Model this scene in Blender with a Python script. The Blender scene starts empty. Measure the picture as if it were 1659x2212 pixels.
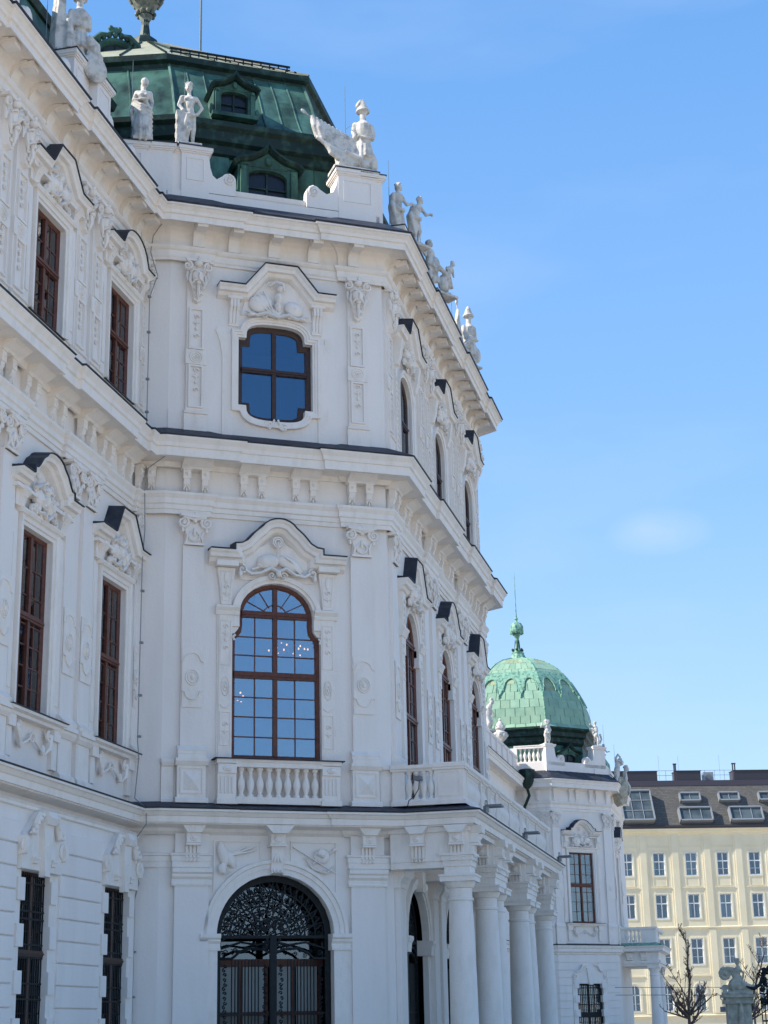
import bpy, bmesh, math, random
from mathutils import Vector, Matrix
from mathutils.geometry import tessellate_polygon
R = math.radians
sc = bpy.context.scene
col = sc.collection
random.seed(7)

# ------------------------------------------------------------------ camera, sky, sun, exposure
cam_d = bpy.data.cameras.new("camera"); cam = bpy.data.objects.new("camera", cam_d); col.objects.link(cam)
fw = Vector((0.93061596, 0.21442677, 0.29660595)); rt = Vector((0.23055293, -0.97285295, -0.02006205)); up = Vector((-0.28425213, -0.08705343, 0.9547892))
m = Matrix(((rt.x, up.x, -fw.x, 0), (rt.y, up.y, -fw.y, 0), (rt.z, up.z, -fw.z, 1.6), (0, 0, 0, 1)))
cam.matrix_world = m
cam_d.sensor_fit = 'VERTICAL'; cam_d.sensor_height = 36; cam_d.lens = 3600 / 2212 * 36
cam_d.clip_start = 0.1; cam_d.clip_end = 6000
sc.camera = cam
sc.render.resolution_x = 768; sc.render.resolution_y = 1024

SUN_A = 116.0; SUN_E = 40.0           # azimuth counter-clockwise from +X, elevation
w = bpy.data.worlds.new("World"); sc.world = w; w.use_nodes = True
nt = w.node_tree; nt.nodes.clear()
out = nt.nodes.new('ShaderNodeOutputWorld'); bg = nt.nodes.new('ShaderNodeBackground')
sky = nt.nodes.new('ShaderNodeTexSky'); sky.sky_type = 'NISHITA'; sky.sun_disc = False
sky.sun_elevation = R(SUN_E); sky.sun_rotation = R(90 - SUN_A)
sky.air_density = 1.25; sky.dust_density = 0.6; sky.ozone_density = 2.2
bg.inputs[1].default_value = 0.138
CLOUD = (0.9590, 0.0538, 0.2783)
# clear spring sky: the Nishita sky blended with a haze-free elevation ramp, plus faint cirrus
L = nt.links.new
tc = nt.nodes.new('ShaderNodeTexCoord'); sp = nt.nodes.new('ShaderNodeSeparateXYZ'); L(tc.outputs['Generated'], sp.inputs[0])
rs = nt.nodes.new('ShaderNodeValToRGB'); cr = rs.color_ramp; cr.elements[0].position = 0; cr.elements[0].color = (.44, .60, .78, 1)
cr.elements[1].position = 1; cr.elements[1].color = (.07, .17, .44, 1)
for ps, cc in ((.13, (.33, .52, .78, 1)), (.3, (.20, .40, .74, 1)), (.55, (.11, .29, .63, 1))):
    e = cr.elements.new(ps); e.color = cc
L(sp.outputs[2], rs.inputs[0])
sc_r = nt.nodes.new('ShaderNodeMixRGB'); sc_r.blend_type = 'MULTIPLY'; sc_r.inputs[0].default_value = 1; sc_r.inputs[2].default_value = (7.2, 7.2, 7.2, 1); L(rs.outputs[0], sc_r.inputs[1])
m1 = nt.nodes.new('ShaderNodeMixRGB'); m1.inputs[0].default_value = .85; L(sky.outputs[0], m1.inputs[1]); L(sc_r.outputs[0], m1.inputs[2])
mp = nt.nodes.new('ShaderNodeMapping'); mp.inputs['Scale'].default_value = (1.0, 1.6, 5.5); mp.inputs['Location'].default_value = (.35, .1, .2)
nz = nt.nodes.new('ShaderNodeTexNoise'); nz.inputs['Scale'].default_value = 2.6; nz.inputs['Detail'].default_value = 5; nz.inputs['Roughness'].default_value = .5
rp = nt.nodes.new('ShaderNodeValToRGB'); rp.color_ramp.elements[0].position = .5; rp.color_ramp.elements[1].position = .85
rp.color_ramp.elements[1].color = (.2, .2, .2, 1)
mx = nt.nodes.new('ShaderNodeMixRGB'); mx.inputs[2].default_value = (3.6, 4.2, 5.2, 1)
L(tc.outputs['Generated'], mp.inputs[0]); L(mp.outputs[0], nz.inputs[0]); L(nz.outputs[0], rp.inputs[0])
# one small soft cloud low on the right
vd = nt.nodes.new('ShaderNodeVectorMath'); vd.operation = 'DISTANCE'; vd.inputs[1].default_value = CLOUD
mpc = nt.nodes.new('ShaderNodeMapping'); mpc.vector_type = 'POINT'; mpc.inputs['Scale'].default_value = (1, 1, 2.2); mpc.inputs['Location'].default_value = (0, 0, -1.2 * CLOUD[2])
L(tc.outputs['Generated'], mpc.inputs[0]); L(mpc.outputs[0], vd.inputs[0])
mc = nt.nodes.new('ShaderNodeMapRange'); mc.inputs[1].default_value = .034; mc.inputs[2].default_value = 0; mc.inputs[3].default_value = 0; mc.inputs[4].default_value = 1; L(vd.outputs['Value'], mc.inputs[0])
nc = nt.nodes.new('ShaderNodeTexNoise'); nc.inputs['Scale'].default_value = 38; nc.inputs['Detail'].default_value = 4; L(tc.outputs['Generated'], nc.inputs[0])
mm = nt.nodes.new('ShaderNodeMath'); mm.operation = 'MULTIPLY'; L(mc.outputs[0], mm.inputs[0]); L(nc.outputs[0], mm.inputs[1])
ma_ = nt.nodes.new('ShaderNodeMath'); ma_.operation = 'MULTIPLY_ADD'; ma_.inputs[1].default_value = .6; ma_.use_clamp = True; L(mm.outputs[0], ma_.inputs[0]); L(rp.outputs[0], ma_.inputs[2])
L(ma_.outputs[0], mx.inputs[0]); L(m1.outputs[0], mx.inputs[1]); L(mx.outputs[0], bg.inputs[0]); L(bg.outputs[0], out.inputs[0])

sd = bpy.data.lights.new("sun", 'SUN'); so = bpy.data.objects.new("sun", sd); col.objects.link(so)
sd.energy = 4.8; sd.angle = R(.5); sd.color = (1, .93, .82)
sdir = Vector((math.cos(R(SUN_E)) * math.cos(R(SUN_A)), math.cos(R(SUN_E)) * math.sin(R(SUN_A)), math.sin(R(SUN_E))))
so.rotation_euler = sdir.to_track_quat('Z', 'Y').to_euler(); so.location = (0, 40, 60)
sc.view_settings.view_transform = 'Standard'; sc.view_settings.look = 'None'
sc.view_settings.exposure = 0.62; sc.view_settings.gamma = 1
sc.render.engine = 'CYCLES'
sc.cycles.max_bounces = 8; sc.cycles.transparent_max_bounces = 12

# ------------------------------------------------------------------ materials
def mat(name, base, rough=.8, metal=0, noise=None, bump=0, bscale=30, spec=.3, streak=None, rand=0):
    mt = bpy.data.materials.new(name); mt.use_nodes = True; n = mt.node_tree; b = n.nodes['Principled BSDF']
    b.inputs['Base Color'].default_value = (*base, 1); b.inputs['Roughness'].default_value = rough; b.inputs['Metallic'].default_value = metal
    b.inputs['Specular IOR Level'].default_value = spec
    geo = n.nodes.new('ShaderNodeNewGeometry')
    src = None
    if noise:
        c2, scl, lo, hi = noise
        t = n.nodes.new('ShaderNodeTexNoise'); t.inputs['Scale'].default_value = scl; t.inputs['Detail'].default_value = 8; t.inputs['Roughness'].default_value = .6
        mpn = n.nodes.new('ShaderNodeMapping'); mpn.inputs['Scale'].default_value = streak or (1, 1, 1)
        n.links.new(geo.outputs['Position'], mpn.inputs[0]); n.links.new(mpn.outputs[0], t.inputs[0])
        r = n.nodes.new('ShaderNodeValToRGB'); r.color_ramp.elements[0].position = lo; r.color_ramp.elements[1].position = hi
        r.color_ramp.elements[0].color = (*base, 1); r.color_ramp.elements[1].color = (*c2, 1)
        n.links.new(t.outputs[0], r.inputs[0]); src = r.outputs[0]
        if rand:
            oi = n.nodes.new('ShaderNodeObjectInfo'); hs = n.nodes.new('ShaderNodeHueSaturation')
            ma = n.nodes.new('ShaderNodeMapRange'); ma.inputs[3].default_value = 1 - rand; ma.inputs[4].default_value = 1 + rand
            mh = n.nodes.new('ShaderNodeMapRange'); mh.inputs[3].default_value = .5 - rand * .12; mh.inputs[4].default_value = .5 + rand * .05
            n.links.new(oi.outputs['Random'], ma.inputs[0]); n.links.new(oi.outputs['Random'], mh.inputs[0])
            n.links.new(ma.outputs[0], hs.inputs['Value']); n.links.new(mh.outputs[0], hs.inputs['Hue']); n.links.new(src, hs.inputs['Color']); src = hs.outputs[0]
        n.links.new(src, b.inputs['Base Color'])
    if bump:
        t2 = n.nodes.new('ShaderNodeTexNoise'); t2.inputs['Scale'].default_value = bscale; t2.inputs['Detail'].default_value = 6
        bu = n.nodes.new('ShaderNodeBump'); bu.inputs['Strength'].default_value = bump; bu.inputs['Distance'].default_value = .02
        n.links.new(geo.outputs['Position'], t2.inputs[0]); n.links.new(t2.outputs[0], bu.inputs['Height']); n.links.new(bu.outputs[0], b.inputs['Normal'])
    return mt
M = {}
M['white'] = mat('white_stucco', (.85, .79, .735), .85, noise=((.765, .705, .645), 1.1, .45, .85), bump=.3, bscale=14, streak=(1.6, 1.6, .28))
M['trim'] = mat('white_trim_stucco', (.86, .795, .73), .8, noise=((.72, .66, .58), 2.4, .48, .85), bump=.35, bscale=20, streak=(1.5, 1.5, .6))
M['stone'] = mat('statue_stone', (.66, .63, .58), .85, noise=((.30, .29, .27), 4.5, .46, .72), bump=.6, bscale=40)
M['stone2'] = mat('weathered_stone', (.5, .47, .38), .9, noise=((.3, .28, .22), 5, .4, .7), bump=.4, bscale=30)
M['slate'] = mat('dark_roof_sheet', (.022, .028, .042), .6, noise=((.05, .058, .075), 3, .42, .75), bump=.25, bscale=8, spec=.3)
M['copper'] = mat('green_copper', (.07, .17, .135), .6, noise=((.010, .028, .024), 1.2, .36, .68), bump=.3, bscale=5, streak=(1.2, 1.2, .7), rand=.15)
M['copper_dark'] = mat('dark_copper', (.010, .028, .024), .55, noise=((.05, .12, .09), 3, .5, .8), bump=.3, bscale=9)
M['copper_pale'] = mat('pale_copper', (.36, .38, .28), .45, noise=((.5, .48, .34), 2, .4, .7), bump=.2, bscale=6)
M['verdigris'] = mat('verdigris', (.285, .44, .315), .6, noise=((.21, .36, .265), 1.6, .4, .7), bump=.25, bscale=4, rand=.07)
M['verdi_trim'] = mat('verdigris_trim', (.22, .42, .31), .6, noise=((.04, .10, .08), 6, .45, .7), bump=.2, bscale=9)
M['rust_sheet'] = mat('brown_stained_copper', (.30, .42, .27), .65, noise=((.32, .30, .16), 2.5, .4, .65), bump=.2, bscale=5, rand=.15)
M['wood'] = mat('brown_window_wood', (.135, .042, .024), .45, noise=((.075, .022, .013), 9, .4, .7), bump=.1, bscale=30, spec=.4)
M['wood2'] = mat('dark_window_wood', (.058, .028, .02), .45, noise=((.035, .018, .014), 9, .4, .7), bump=.1, bscale=30, spec=.4)
M['iron'] = mat('black_iron', (.007, .010, .014), .55, noise=((.014, .02, .022), 12, .4, .7), spec=.25)
M['curtain'] = mat('white_curtain', (.42, .45, .42), .9)
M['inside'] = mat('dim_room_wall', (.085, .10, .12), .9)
M['dark_pane'] = mat('dark_pane', (.012, .016, .026), .25, spec=.35)
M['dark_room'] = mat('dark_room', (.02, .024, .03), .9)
M['door'] = mat('pale_door_glass', (.30, .29, .25), .4, noise=((.12, .12, .11), 2.2, .4, .7), streak=(1, 1, .4))
M['yellow'] = mat('yellow_stucco', (.80, .72, .52), .85, noise=((.73, .65, .46), .5, .4, .7), bump=.2, bscale=8)
M['ywhite'] = mat('white_window_paint', (.78, .78, .76), .5)
M['ygutter'] = mat('dark_gutter', (.05, .045, .055), .4)
M['alu'] = mat('grey_aluminium', (.3, .32, .34), .4, metal=.3)
M['grey'] = mat('grey_plastic', (.18, .19, .2), .5)
M['wire'] = mat('grey_wire', (.27, .27, .28), .6)
M['cable'] = mat('dark_cable', (.04, .045, .05), .6)
M['rod'] = mat('lightning_rod_metal', (.2, .24, .26), .5)
M['bronze'] = mat('weathered_bronze', (.20, .20, .15), .6, noise=((.06, .08, .07), 5, .4, .65), bump=.3)
M['bark'] = mat('tree_bark', (.19, .13, .105), .9, noise=((.11, .08, .07), 9, .4, .7), bump=.6, bscale=25)
M['gravel'] = mat('pale_gravel', (.50, .44, .345), .95, noise=((.40, .35, .28), .8, .4, .7), bump=.5, bscale=60)
def emis(name, c, s):
    mt = bpy.data.materials.new(name); mt.use_nodes = True; b = mt.node_tree.nodes['Principled BSDF']
    b.inputs['Emission Color'].default_value = (*c, 1); b.inputs['Emission Strength'].default_value = s; return mt
M['bulb'] = emis('lit_bulb', (1, .36, .10), 3.5)
def glass(name, tint, fac, rough=.02):
    mt = bpy.data.materials.new(name); mt.use_nodes = True; n = mt.node_tree; n.nodes.clear()
    o = n.nodes.new('ShaderNodeOutputMaterial'); mxs = n.nodes.new('ShaderNodeMixShader')
    g = n.nodes.new('ShaderNodeBsdfGlossy'); g.inputs['Roughness'].default_value = rough; g.inputs['Color'].default_value = (*tint, 1)
    t = n.nodes.new('ShaderNodeBsdfTransparent'); t.inputs[0].default_value = (.75, .8, .82, 1)
    f = n.nodes.new('ShaderNodeFresnel'); f.inputs[0].default_value = 1.5
    a = n.nodes.new('ShaderNodeMath'); a.operation = 'ADD'; a.inputs[1].default_value = fac; a.use_clamp = True
    tx = n.nodes.new('ShaderNodeTexNoise'); tx.inputs['Scale'].default_value = .9; ge = n.nodes.new('ShaderNodeNewGeometry')
    bu = n.nodes.new('ShaderNodeBump'); bu.inputs['Strength'].default_value = .05; bu.inputs['Distance'].default_value = .1
    n.links.new(ge.outputs['Position'], tx.inputs[0]); n.links.new(tx.outputs[0], bu.inputs['Height']); n.links.new(bu.outputs[0], g.inputs['Normal'])
    n.links.new(f.outputs[0], a.inputs[0]); n.links.new(a.outputs[0], mxs.inputs[0]); n.links.new(t.outputs[0], mxs.inputs[1]); n.links.new(g.outputs[0], mxs.inputs[2]); n.links.new(mxs.outputs[0], o.inputs[0])
    return mt
M['glass'] = glass('window_glass', (.60, .80, 1), .25)
M['glass_up'] = glass('upper_window_glass', (.45, .72, 1), .10)
M['glass_low'] = glass('dim_window_glass', (.9, .95, 1), .06)
def shingles():
    mt = mat('brown_grey_shingles', (.12, .10, .085), .8)
    n = mt.node_tree; b = n.nodes['Principled BSDF']
    tcx = n.nodes.new('ShaderNodeTexCoord'); br = n.nodes.new('ShaderNodeTexBrick')
    br.inputs['Scale'].default_value = 1.0; br.inputs['Brick Width'].default_value = .33; br.inputs['Row Height'].default_value = .17; br.inputs['Mortar Size'].default_value = .012
    br.inputs['Color1'].default_value = (.10, .096, .09, 1); br.inputs['Color2'].default_value = (.135, .13, .12, 1); br.inputs['Mortar'].default_value = (.05, .045, .04, 1)
    cx = n.nodes.new('ShaderNodeSeparateXYZ'); cb = n.nodes.new('ShaderNodeCombineXYZ')
    n.links.new(tcx.outputs['Object'], cx.inputs[0]); n.links.new(cx.outputs[0], cb.inputs[0]); n.links.new(cx.outputs[2], cb.inputs[1])
    n.links.new(cb.outputs[0], br.inputs[0]); n.links.new(br.outputs[0], b.inputs['Base Color'])
    return mt
M['shingle'] = shingles()

# ------------------------------------------------------------------ object helpers
WM = {}
class Fr:
    """facade frame: local x runs along the facade, local -y points out of it, z up"""
    def __init__(s, ox, oy, deg, oz=0):
        s.o = Vector((ox, oy, oz)); s.a = R(deg)
        s.m = Matrix.Translation(s.o) @ Matrix.Rotation(s.a, 4, 'Z')
    def at(s, x, d, z): return s.m @ Vector((x, -d, z))
    def xy(s, x, d): v = s.at(x, d, 0); return (v.x, v.y)
WORLD = Fr(0, 0, 0)
def put(o, parent, wm):
    WM[o.name] = wm
    if parent is not None:
        o.parent = parent; o.matrix_local = WM[parent.name].inverted() @ wm
    else:
        o.matrix_world = wm
    col.objects.link(o); return o
def tag(o, label=None, cat=None, group=None, kind=None):
    if label: o['label'] = label
    if cat: o['category'] = cat
    if group: o['group'] = group
    if kind: o['kind'] = kind
    return o
def empty(name, wm, parent=None):
    o = bpy.data.objects.new(name, None); o.empty_display_size = .2; return put(o, parent, wm)

class MB:
    def __init__(s): s.v = []; s.f = []
    def add(s, vs, fs):
        b = len(s.v); s.v += [(a[0], -a[1], a[2]) for a in vs]; s.f += [tuple(i + b for i in f) for f in fs]; return s
    def box(s, x0, x1, d0, d1, z0, z1):
        vs = [(x, d, z) for z in (z0, z1) for d in (d0, d1) for x in (x0, x1)]
        return s.add(vs, [(0, 1, 3, 2), (4, 6, 7, 5), (0, 4, 5, 1), (2, 3, 7, 6), (0, 2, 6, 4), (1, 5, 7, 3)])
    def prism(s, pts, d0, d1, inset=0):
        n = len(pts)
        if inset:
            cx = sum(p[0] for p in pts) / n; cz = sum(p[1] for p in pts) / n
            p2 = offset_poly(pts, -inset)
        else: p2 = pts
        vs = [(p[0], d0, p[1]) for p in pts] + [(p[0], d1, p[1]) for p in p2]
        fs = [(i, (i + 1) % n, (i + 1) % n + n, i + n) for i in range(n)]
        tr = tessellate_polygon([[Vector((p[0], p[1], 0)) for p in p2]])
        fs += [tuple(i + n for i in t) for t in tr] + [tuple(reversed(t)) for t in tr]
        return s.add(vs, fs)
    def xprism(s, prof, x0, x1):       # profile in (d, z) extruded along x
        n = len(prof)
        vs = [(x0, p[0], p[1]) for p in prof] + [(x1, p[0], p[1]) for p in prof]
        fs = [(i, (i + 1) % n, (i + 1) % n + n, i + n) for i in range(n)]
        tr = tessellate_polygon([[Vector((p[0], p[1], 0)) for p in prof]])
        fs += [tuple(i + n for i in t) for t in tr] + [tuple(reversed(t)) for t in tr]
        return s.add(vs, fs)
    def sweep(s, pts, prof, closed=False, caps=True):
        """in-plane sweep: pts (x,z); profile (o,d): o to the left of travel, d outwards"""
        n = len(pts); k = len(prof); nr = []
        for i in range(n):
            def nrm(a, b):
                dx, dz = b[0] - a[0], b[1] - a[1]; l = math.hypot(dx, dz) or 1; return (-dz / l, dx / l)
            if closed: n1 = nrm(pts[i - 1], pts[i]); n2 = nrm(pts[i], pts[(i + 1) % n])
            else:
                n1 = nrm(pts[i - 1], pts[i]) if i > 0 else nrm(pts[0], pts[1]); n2 = nrm(pts[i], pts[i + 1]) if i < n - 1 else n1
            q = 1 + n1[0] * n2[0] + n1[1] * n2[1]; q = max(q, .35); nr.append(((n1[0] + n2[0]) / q, (n1[1] + n2[1]) / q))
        vs = []
        for i in range(n):
            for o, d in prof: vs.append((pts[i][0] + nr[i][0] * o, d, pts[i][1] + nr[i][1] * o))
        fs = []
        for i in range(n if closed else n - 1):
            a = i * k; b = ((i + 1) % n) * k
            for j in range(k - 1): fs.append((a + j, a + j + 1, b + j + 1, b + j))
        if caps and not closed:
            fs.append(tuple(range(k))); fs.append(tuple(reversed(range((n - 1) * k, n * k))))
        return s.add(vs, fs)
    def lathe(s, cx, cd, prof, seg=12, z0=0, sc_=1, oct=False):
        vs = []; fs = []; k = len(prof); off = math.pi / seg if oct else 0
        for r, z in prof:
            for i in range(seg):
                a = 2 * math.pi * i / seg + off; vs.append((cx + r * sc_ * math.cos(a), cd + r * sc_ * math.sin(a), z0 + z * sc_))
        for j in range(k - 1):
            for i in range(seg): fs.append((j * seg + i, j * seg + (i + 1) % seg, (j + 1) * seg + (i + 1) % seg, (j + 1) * seg + i))
        fs.append(tuple(range(seg))); fs.append(tuple(reversed(range((k - 1) * seg, k * seg))))
        return s.add(vs, fs)
    def ell(s, x, d, z, rx, rd, rz, seg=8, ring=6, rot=0):
        vs = []; fs = []
        cr, sr = math.cos(rot), math.sin(rot)
        for j in range(ring + 1):
            t = math.pi * j / ring
            for i in range(seg):
                a = 2 * math.pi * i / seg; px = rx * math.sin(t) * math.cos(a); pd = rd * math.sin(t) * math.sin(a); pz = rz * math.cos(t)
                vs.append((x + px * cr - pz * sr, d + pd, z + px * sr + pz * cr))
        for j in range(ring):
            for i in range(seg): fs.append((j * seg + i, j * seg + (i + 1) % seg, (j + 1) * seg + (i + 1) % seg, (j + 1) * seg + i))
        return s.add(vs, fs)
    def tube(s, pts, r, seg=5, r2=None):
        """3D polyline (x,d,z) with radius r (or list)"""
        P = [Vector(p) for p in pts]; n = len(P); vs = []; fs = []; prev = None
        for i in range(n):
            t = (P[min(i + 1, n - 1)] - P[max(i - 1, 0)]);
            if t.length < 1e-9: t = Vector((0, 0, 1))
            t.normalize()
            if prev is None: prev = t.orthogonal().normalized()
            prev = (prev - t * prev.dot(t)); prev = prev.normalized() if prev.length > 1e-6 else t.orthogonal().normalized()
            b = t.cross(prev); rr = r[i] if isinstance(r, (list, tuple)) else (r + (r2 - r) * i / (n - 1) if r2 is not None else r)
            for j in range(seg):
                a = 2 * math.pi * j / seg; q = P[i] + (prev * math.cos(a) + b * math.sin(a)) * rr; vs.append(tuple(q))
        for i in range(n - 1):
            for j in range(seg): fs.append((i * seg + j, i * seg + (j + 1) % seg, (i + 1) * seg + (j + 1) % seg, (i + 1) * seg + j))
        fs.append(tuple(range(seg))); fs.append(tuple(reversed(range((n - 1) * seg, n * seg))))
        return s.add(vs, fs)
    def spiral(s, x, z, r, d, th, turns=1.6, a0=0, dirn=1, n=14):
        pts = []; rad = []
        for i in range(n + 1):
            t = i / n; a = a0 + dirn * turns * 2 * math.pi * t; q = r * (1 - .82 * t)
            pts.append((x + q * math.cos(a), d + th * .3 * t, z + q * math.sin(a))); rad.append(th * (1 - .45 * t))
        s.tube(pts, rad, 5); s.ell(x, d + th * .3, z, r * .24, th * 1.1, r * .24); return s
    def mesh(s, name, smooth=0):
        me = bpy.data.meshes.new(name); me.from_pydata(s.v, [], s.f)
        b = bmesh.new(); b.from_mesh(me); bmesh.ops.recalc_face_normals(b, faces=b.faces); b.to_mesh(me); b.free()
        if smooth:
            me.shade_smooth()
            if smooth < 179: me.set_sharp_from_angle(angle=R(smooth))
        return me
RELIEF = {'window_relief': 1.45, 'mask_capital': 1.45, 'panel_relief': 1.15, 'spandrel_relief': 1.35, 'medallion': 1.12, 'apron_relief': 1.2}
def add(name, mb, mt, parent=None, fr=WORLD, smooth=0, loc=None, tilt=0):
    if name in RELIEF and not isinstance(mb, bpy.types.Mesh): mb.v = [(a, b * RELIEF[name], c) for a, b, c in mb.v]
    me = mb if isinstance(mb, bpy.types.Mesh) else mb.mesh(name, smooth)
    if not me.materials: me.materials.append(M[mt])
    o = bpy.data.objects.new(name, me)
    wm = fr.m if loc is None else fr.m @ Matrix.Translation((loc[0], -loc[1], loc[2]))
    if tilt: wm = wm @ Matrix.Rotation(random.uniform(-tilt, tilt), 4, 'Z') @ Matrix.Rotation(random.uniform(-tilt, tilt), 4, 'X')
    return put(o, parent, wm)
def offset_poly(pts, o):
    n = len(pts); A = sum(pts[i][0] * pts[(i + 1) % n][1] - pts[(i + 1) % n][0] * pts[i][1] for i in range(n)); sg = 1 if A > 0 else -1
    r = []
    for i in range(n):
        def nrm(a, b):
            dx, dz = b[0] - a[0], b[1] - a[1]; l = math.hypot(dx, dz) or 1; return (dz / l * sg, -dx / l * sg)
        n1 = nrm(pts[i - 1], pts[i]); n2 = nrm(pts[i], pts[(i + 1) % n]); q = max(1 + n1[0] * n2[0] + n1[1] * n2[1], .35)
        r.append((pts[i][0] + (n1[0] + n2[0]) / q * o, pts[i][1] + (n1[1] + n2[1]) / q * o))
    return r
def clip(poly, a, b, c):       # keep a*x+b*z<=c
    r = []
    for i in range(len(poly)):
        p, q = poly[i - 1], poly[i]; fp = a * p[0] + b * p[1] - c; fq = a * q[0] + b * q[1] - c
        if (fp <= 0) != (fq <= 0):
            t = fp / (fp - fq); r.append((p[0] + (q[0] - p[0]) * t, p[1] + (q[1] - p[1]) * t))
        if fq <= 0: r.append(q)
    return r
def cliprect(poly, x0, x1, z0, z1):
    for a, b, c in ((1, 0, x1), (-1, 0, -x0), (0, 1, z1), (0, -1, -z0)):
        poly = clip(poly, a, b, c)
        if len(poly) < 3: return []
    return poly
def plansweep(mb, path, prof, closed=False):
    """path world XY (outward on the right of travel), profile (out,z). world coords (d=-y)"""
    n = len(path); k = len(prof); vs = []; fs = []
    for i in range(n):
        def nrm(a, b):
            dx, dy = b[0] - a[0], b[1] - a[1]; l = math.hypot(dx, dy) or 1; return (dy / l, -dx / l)
        if closed: n1 = nrm(path[i - 1], path[i]); n2 = nrm(path[i], path[(i + 1) % n])
        else:
            n1 = nrm(path[i - 1], path[i]) if i else nrm(path[0], path[1]); n2 = nrm(path[i], path[i + 1]) if i < n - 1 else n1
        q = max(1 + n1[0] * n2[0] + n1[1] * n2[1], .3); ox, oy = (n1[0] + n2[0]) / q, (n1[1] + n2[1]) / q
        for o, z in prof: vs.append((path[i][0] + ox * o, -(path[i][1] + oy * o), z))
    for i in range(n if closed else n - 1):
        a = i * k; b = ((i + 1) % n) * k
        for j in range(k - 1): fs.append((a + j, a + j + 1, b + j + 1, b + j))
    if not closed: fs.append(tuple(range(k))); fs.append(tuple(reversed(range((n - 1) * k, n * k))))
    return mb.add(vs, fs)
def wall(name, parent, fr, outer, holes, depth=.4, d=0, mt='white'):
    mb = MB(); loops = [outer] + holes; flat = [p for l in loops for p in l]
    tr = tessellate_polygon([[Vector((p[0], p[1], 0)) for p in l] for l in loops])
    mb.add([(p[0], d, p[1]) for p in flat], [tuple(t) for t in tr])
    for h in holes:
        n = len(h); mb.add([(p[0], d, p[1]) for p in h] + [(p[0], d - depth, p[1]) for p in h], [(i, (i + 1) % n, (i + 1) % n + n, i + n) for i in range(n)])
    return add(name, mb, mt, parent, fr)
def rect(x0, x1, z0, z1): return [(x0, z0), (x1, z0), (x1, z1), (x0, z1)]
def arc(cx, cz, rx, rz, a0, a1, n): return [(cx + rx * math.cos(R(a0 + (a1 - a0) * i / n)), cz + rz * math.sin(R(a0 + (a1 - a0) * i / n))) for i in range(n + 1)]
# ------------------------------------------------------------------ shared ornament and window builders
def blobs(mb, x0, x1, z0, z1, d, n, seed, sz=.07):
    rg = random.Random(seed)
    for i in range(n):
        x = rg.uniform(x0, x1); z = rg.uniform(z0, z1); r = sz * rg.uniform(.5, 1.3)
        mb.ell(x, d, z, r * rg.uniform(.5, 1.2), r * .6, r * rg.uniform(.6, 1.7), 6, 4, rg.uniform(-.8, .8))
def trophy(mb, cx, cz, w, h, d, seed):
    rg = random.Random(seed); s = rg.choice((-1, 1))
    mb.ell(cx + s * w * .2, d, cz - h * .05, w * .17, .07, h * .28, 12, 6, .5 * s)
    mb.ell(cx + s * w * .2, d + .05, cz - h * .05, w * .09, .05, h * .15, 10, 5, .5 * s)
    mb.ell(cx - s * w * .22, d, cz - h * .02, w * .16, .09, h * .2, 10, 6, -.3 * s)
    mb.ell(cx, d, cz + h * .22, w * .08, .12, h * .13, 8, 6)
    mb.ell(cx + s * .03, d, cz + h * .02, w * .1, .1, h * .2, 8, 6, .2)
    for a in (-62, -35, 38, 60, 15):
        q = w * rg.uniform(.36, .5); mb.tube([(cx, d, cz - h * .2), (cx + q * math.sin(R(a)), d + .03, cz - h * .2 + h * .62 * math.cos(R(a)))], [.03, .018], 5)
    mb.tube([(cx - w * .32, d, cz + h * .05), (cx - w * .4, d + .04, cz + h * .16), (cx - w * .26, d + .05, cz + h * .26), (cx - w * .12, d + .05, cz + h * .2)], [.03, .05, .06, .03], 5)
    for sg in (-1, 1):
        mb.spiral(cx + sg * w * .40, cz - h * .36, h * .11, d, .035, 1.3, math.pi / 2, -sg)
        mb.tube([(cx + sg * w * .4, d, cz - h * .26), (cx + sg * w * .26, d + .03, cz - h * .38), (cx + sg * w * .12, d + .05, cz - h * .34), (cx + sg * w * .03, d + .05, cz - h * .45)], [.03, .05, .05, .03], 6)
        mb.spiral(cx + sg * w * .10, cz - h * .42, h * .10, d, .03, 1.2, 0, sg)
    blobs(mb, cx - w * .4, cx + w * .4, cz - h * .42, cz + h * .12, d + .02, 26, seed, .055); blobs(mb, cx - w * .26, cx + w * .26, cz, cz + h * .42, d + .02, 16, seed + 9, .05)
    for k in range(9):
        a = rg.uniform(-1.2, 1.2); x0 = cx + rg.uniform(-.3, .3) * w; z0 = cz + rg.uniform(-.35, .15) * h; mb.tube([(x0, d + .03, z0), (x0 + .1 * math.sin(a), d + .08, z0 + .1), (x0 + .22 * math.sin(a), d + .04, z0 + .2 * math.cos(a))], [.02, .035, .01], 5)
    for s2 in (-1, 1): mb.spiral(cx + s2 * w * .3, cz + h * .12, h * .08, d, .025, 1.3, 1, s2)
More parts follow.
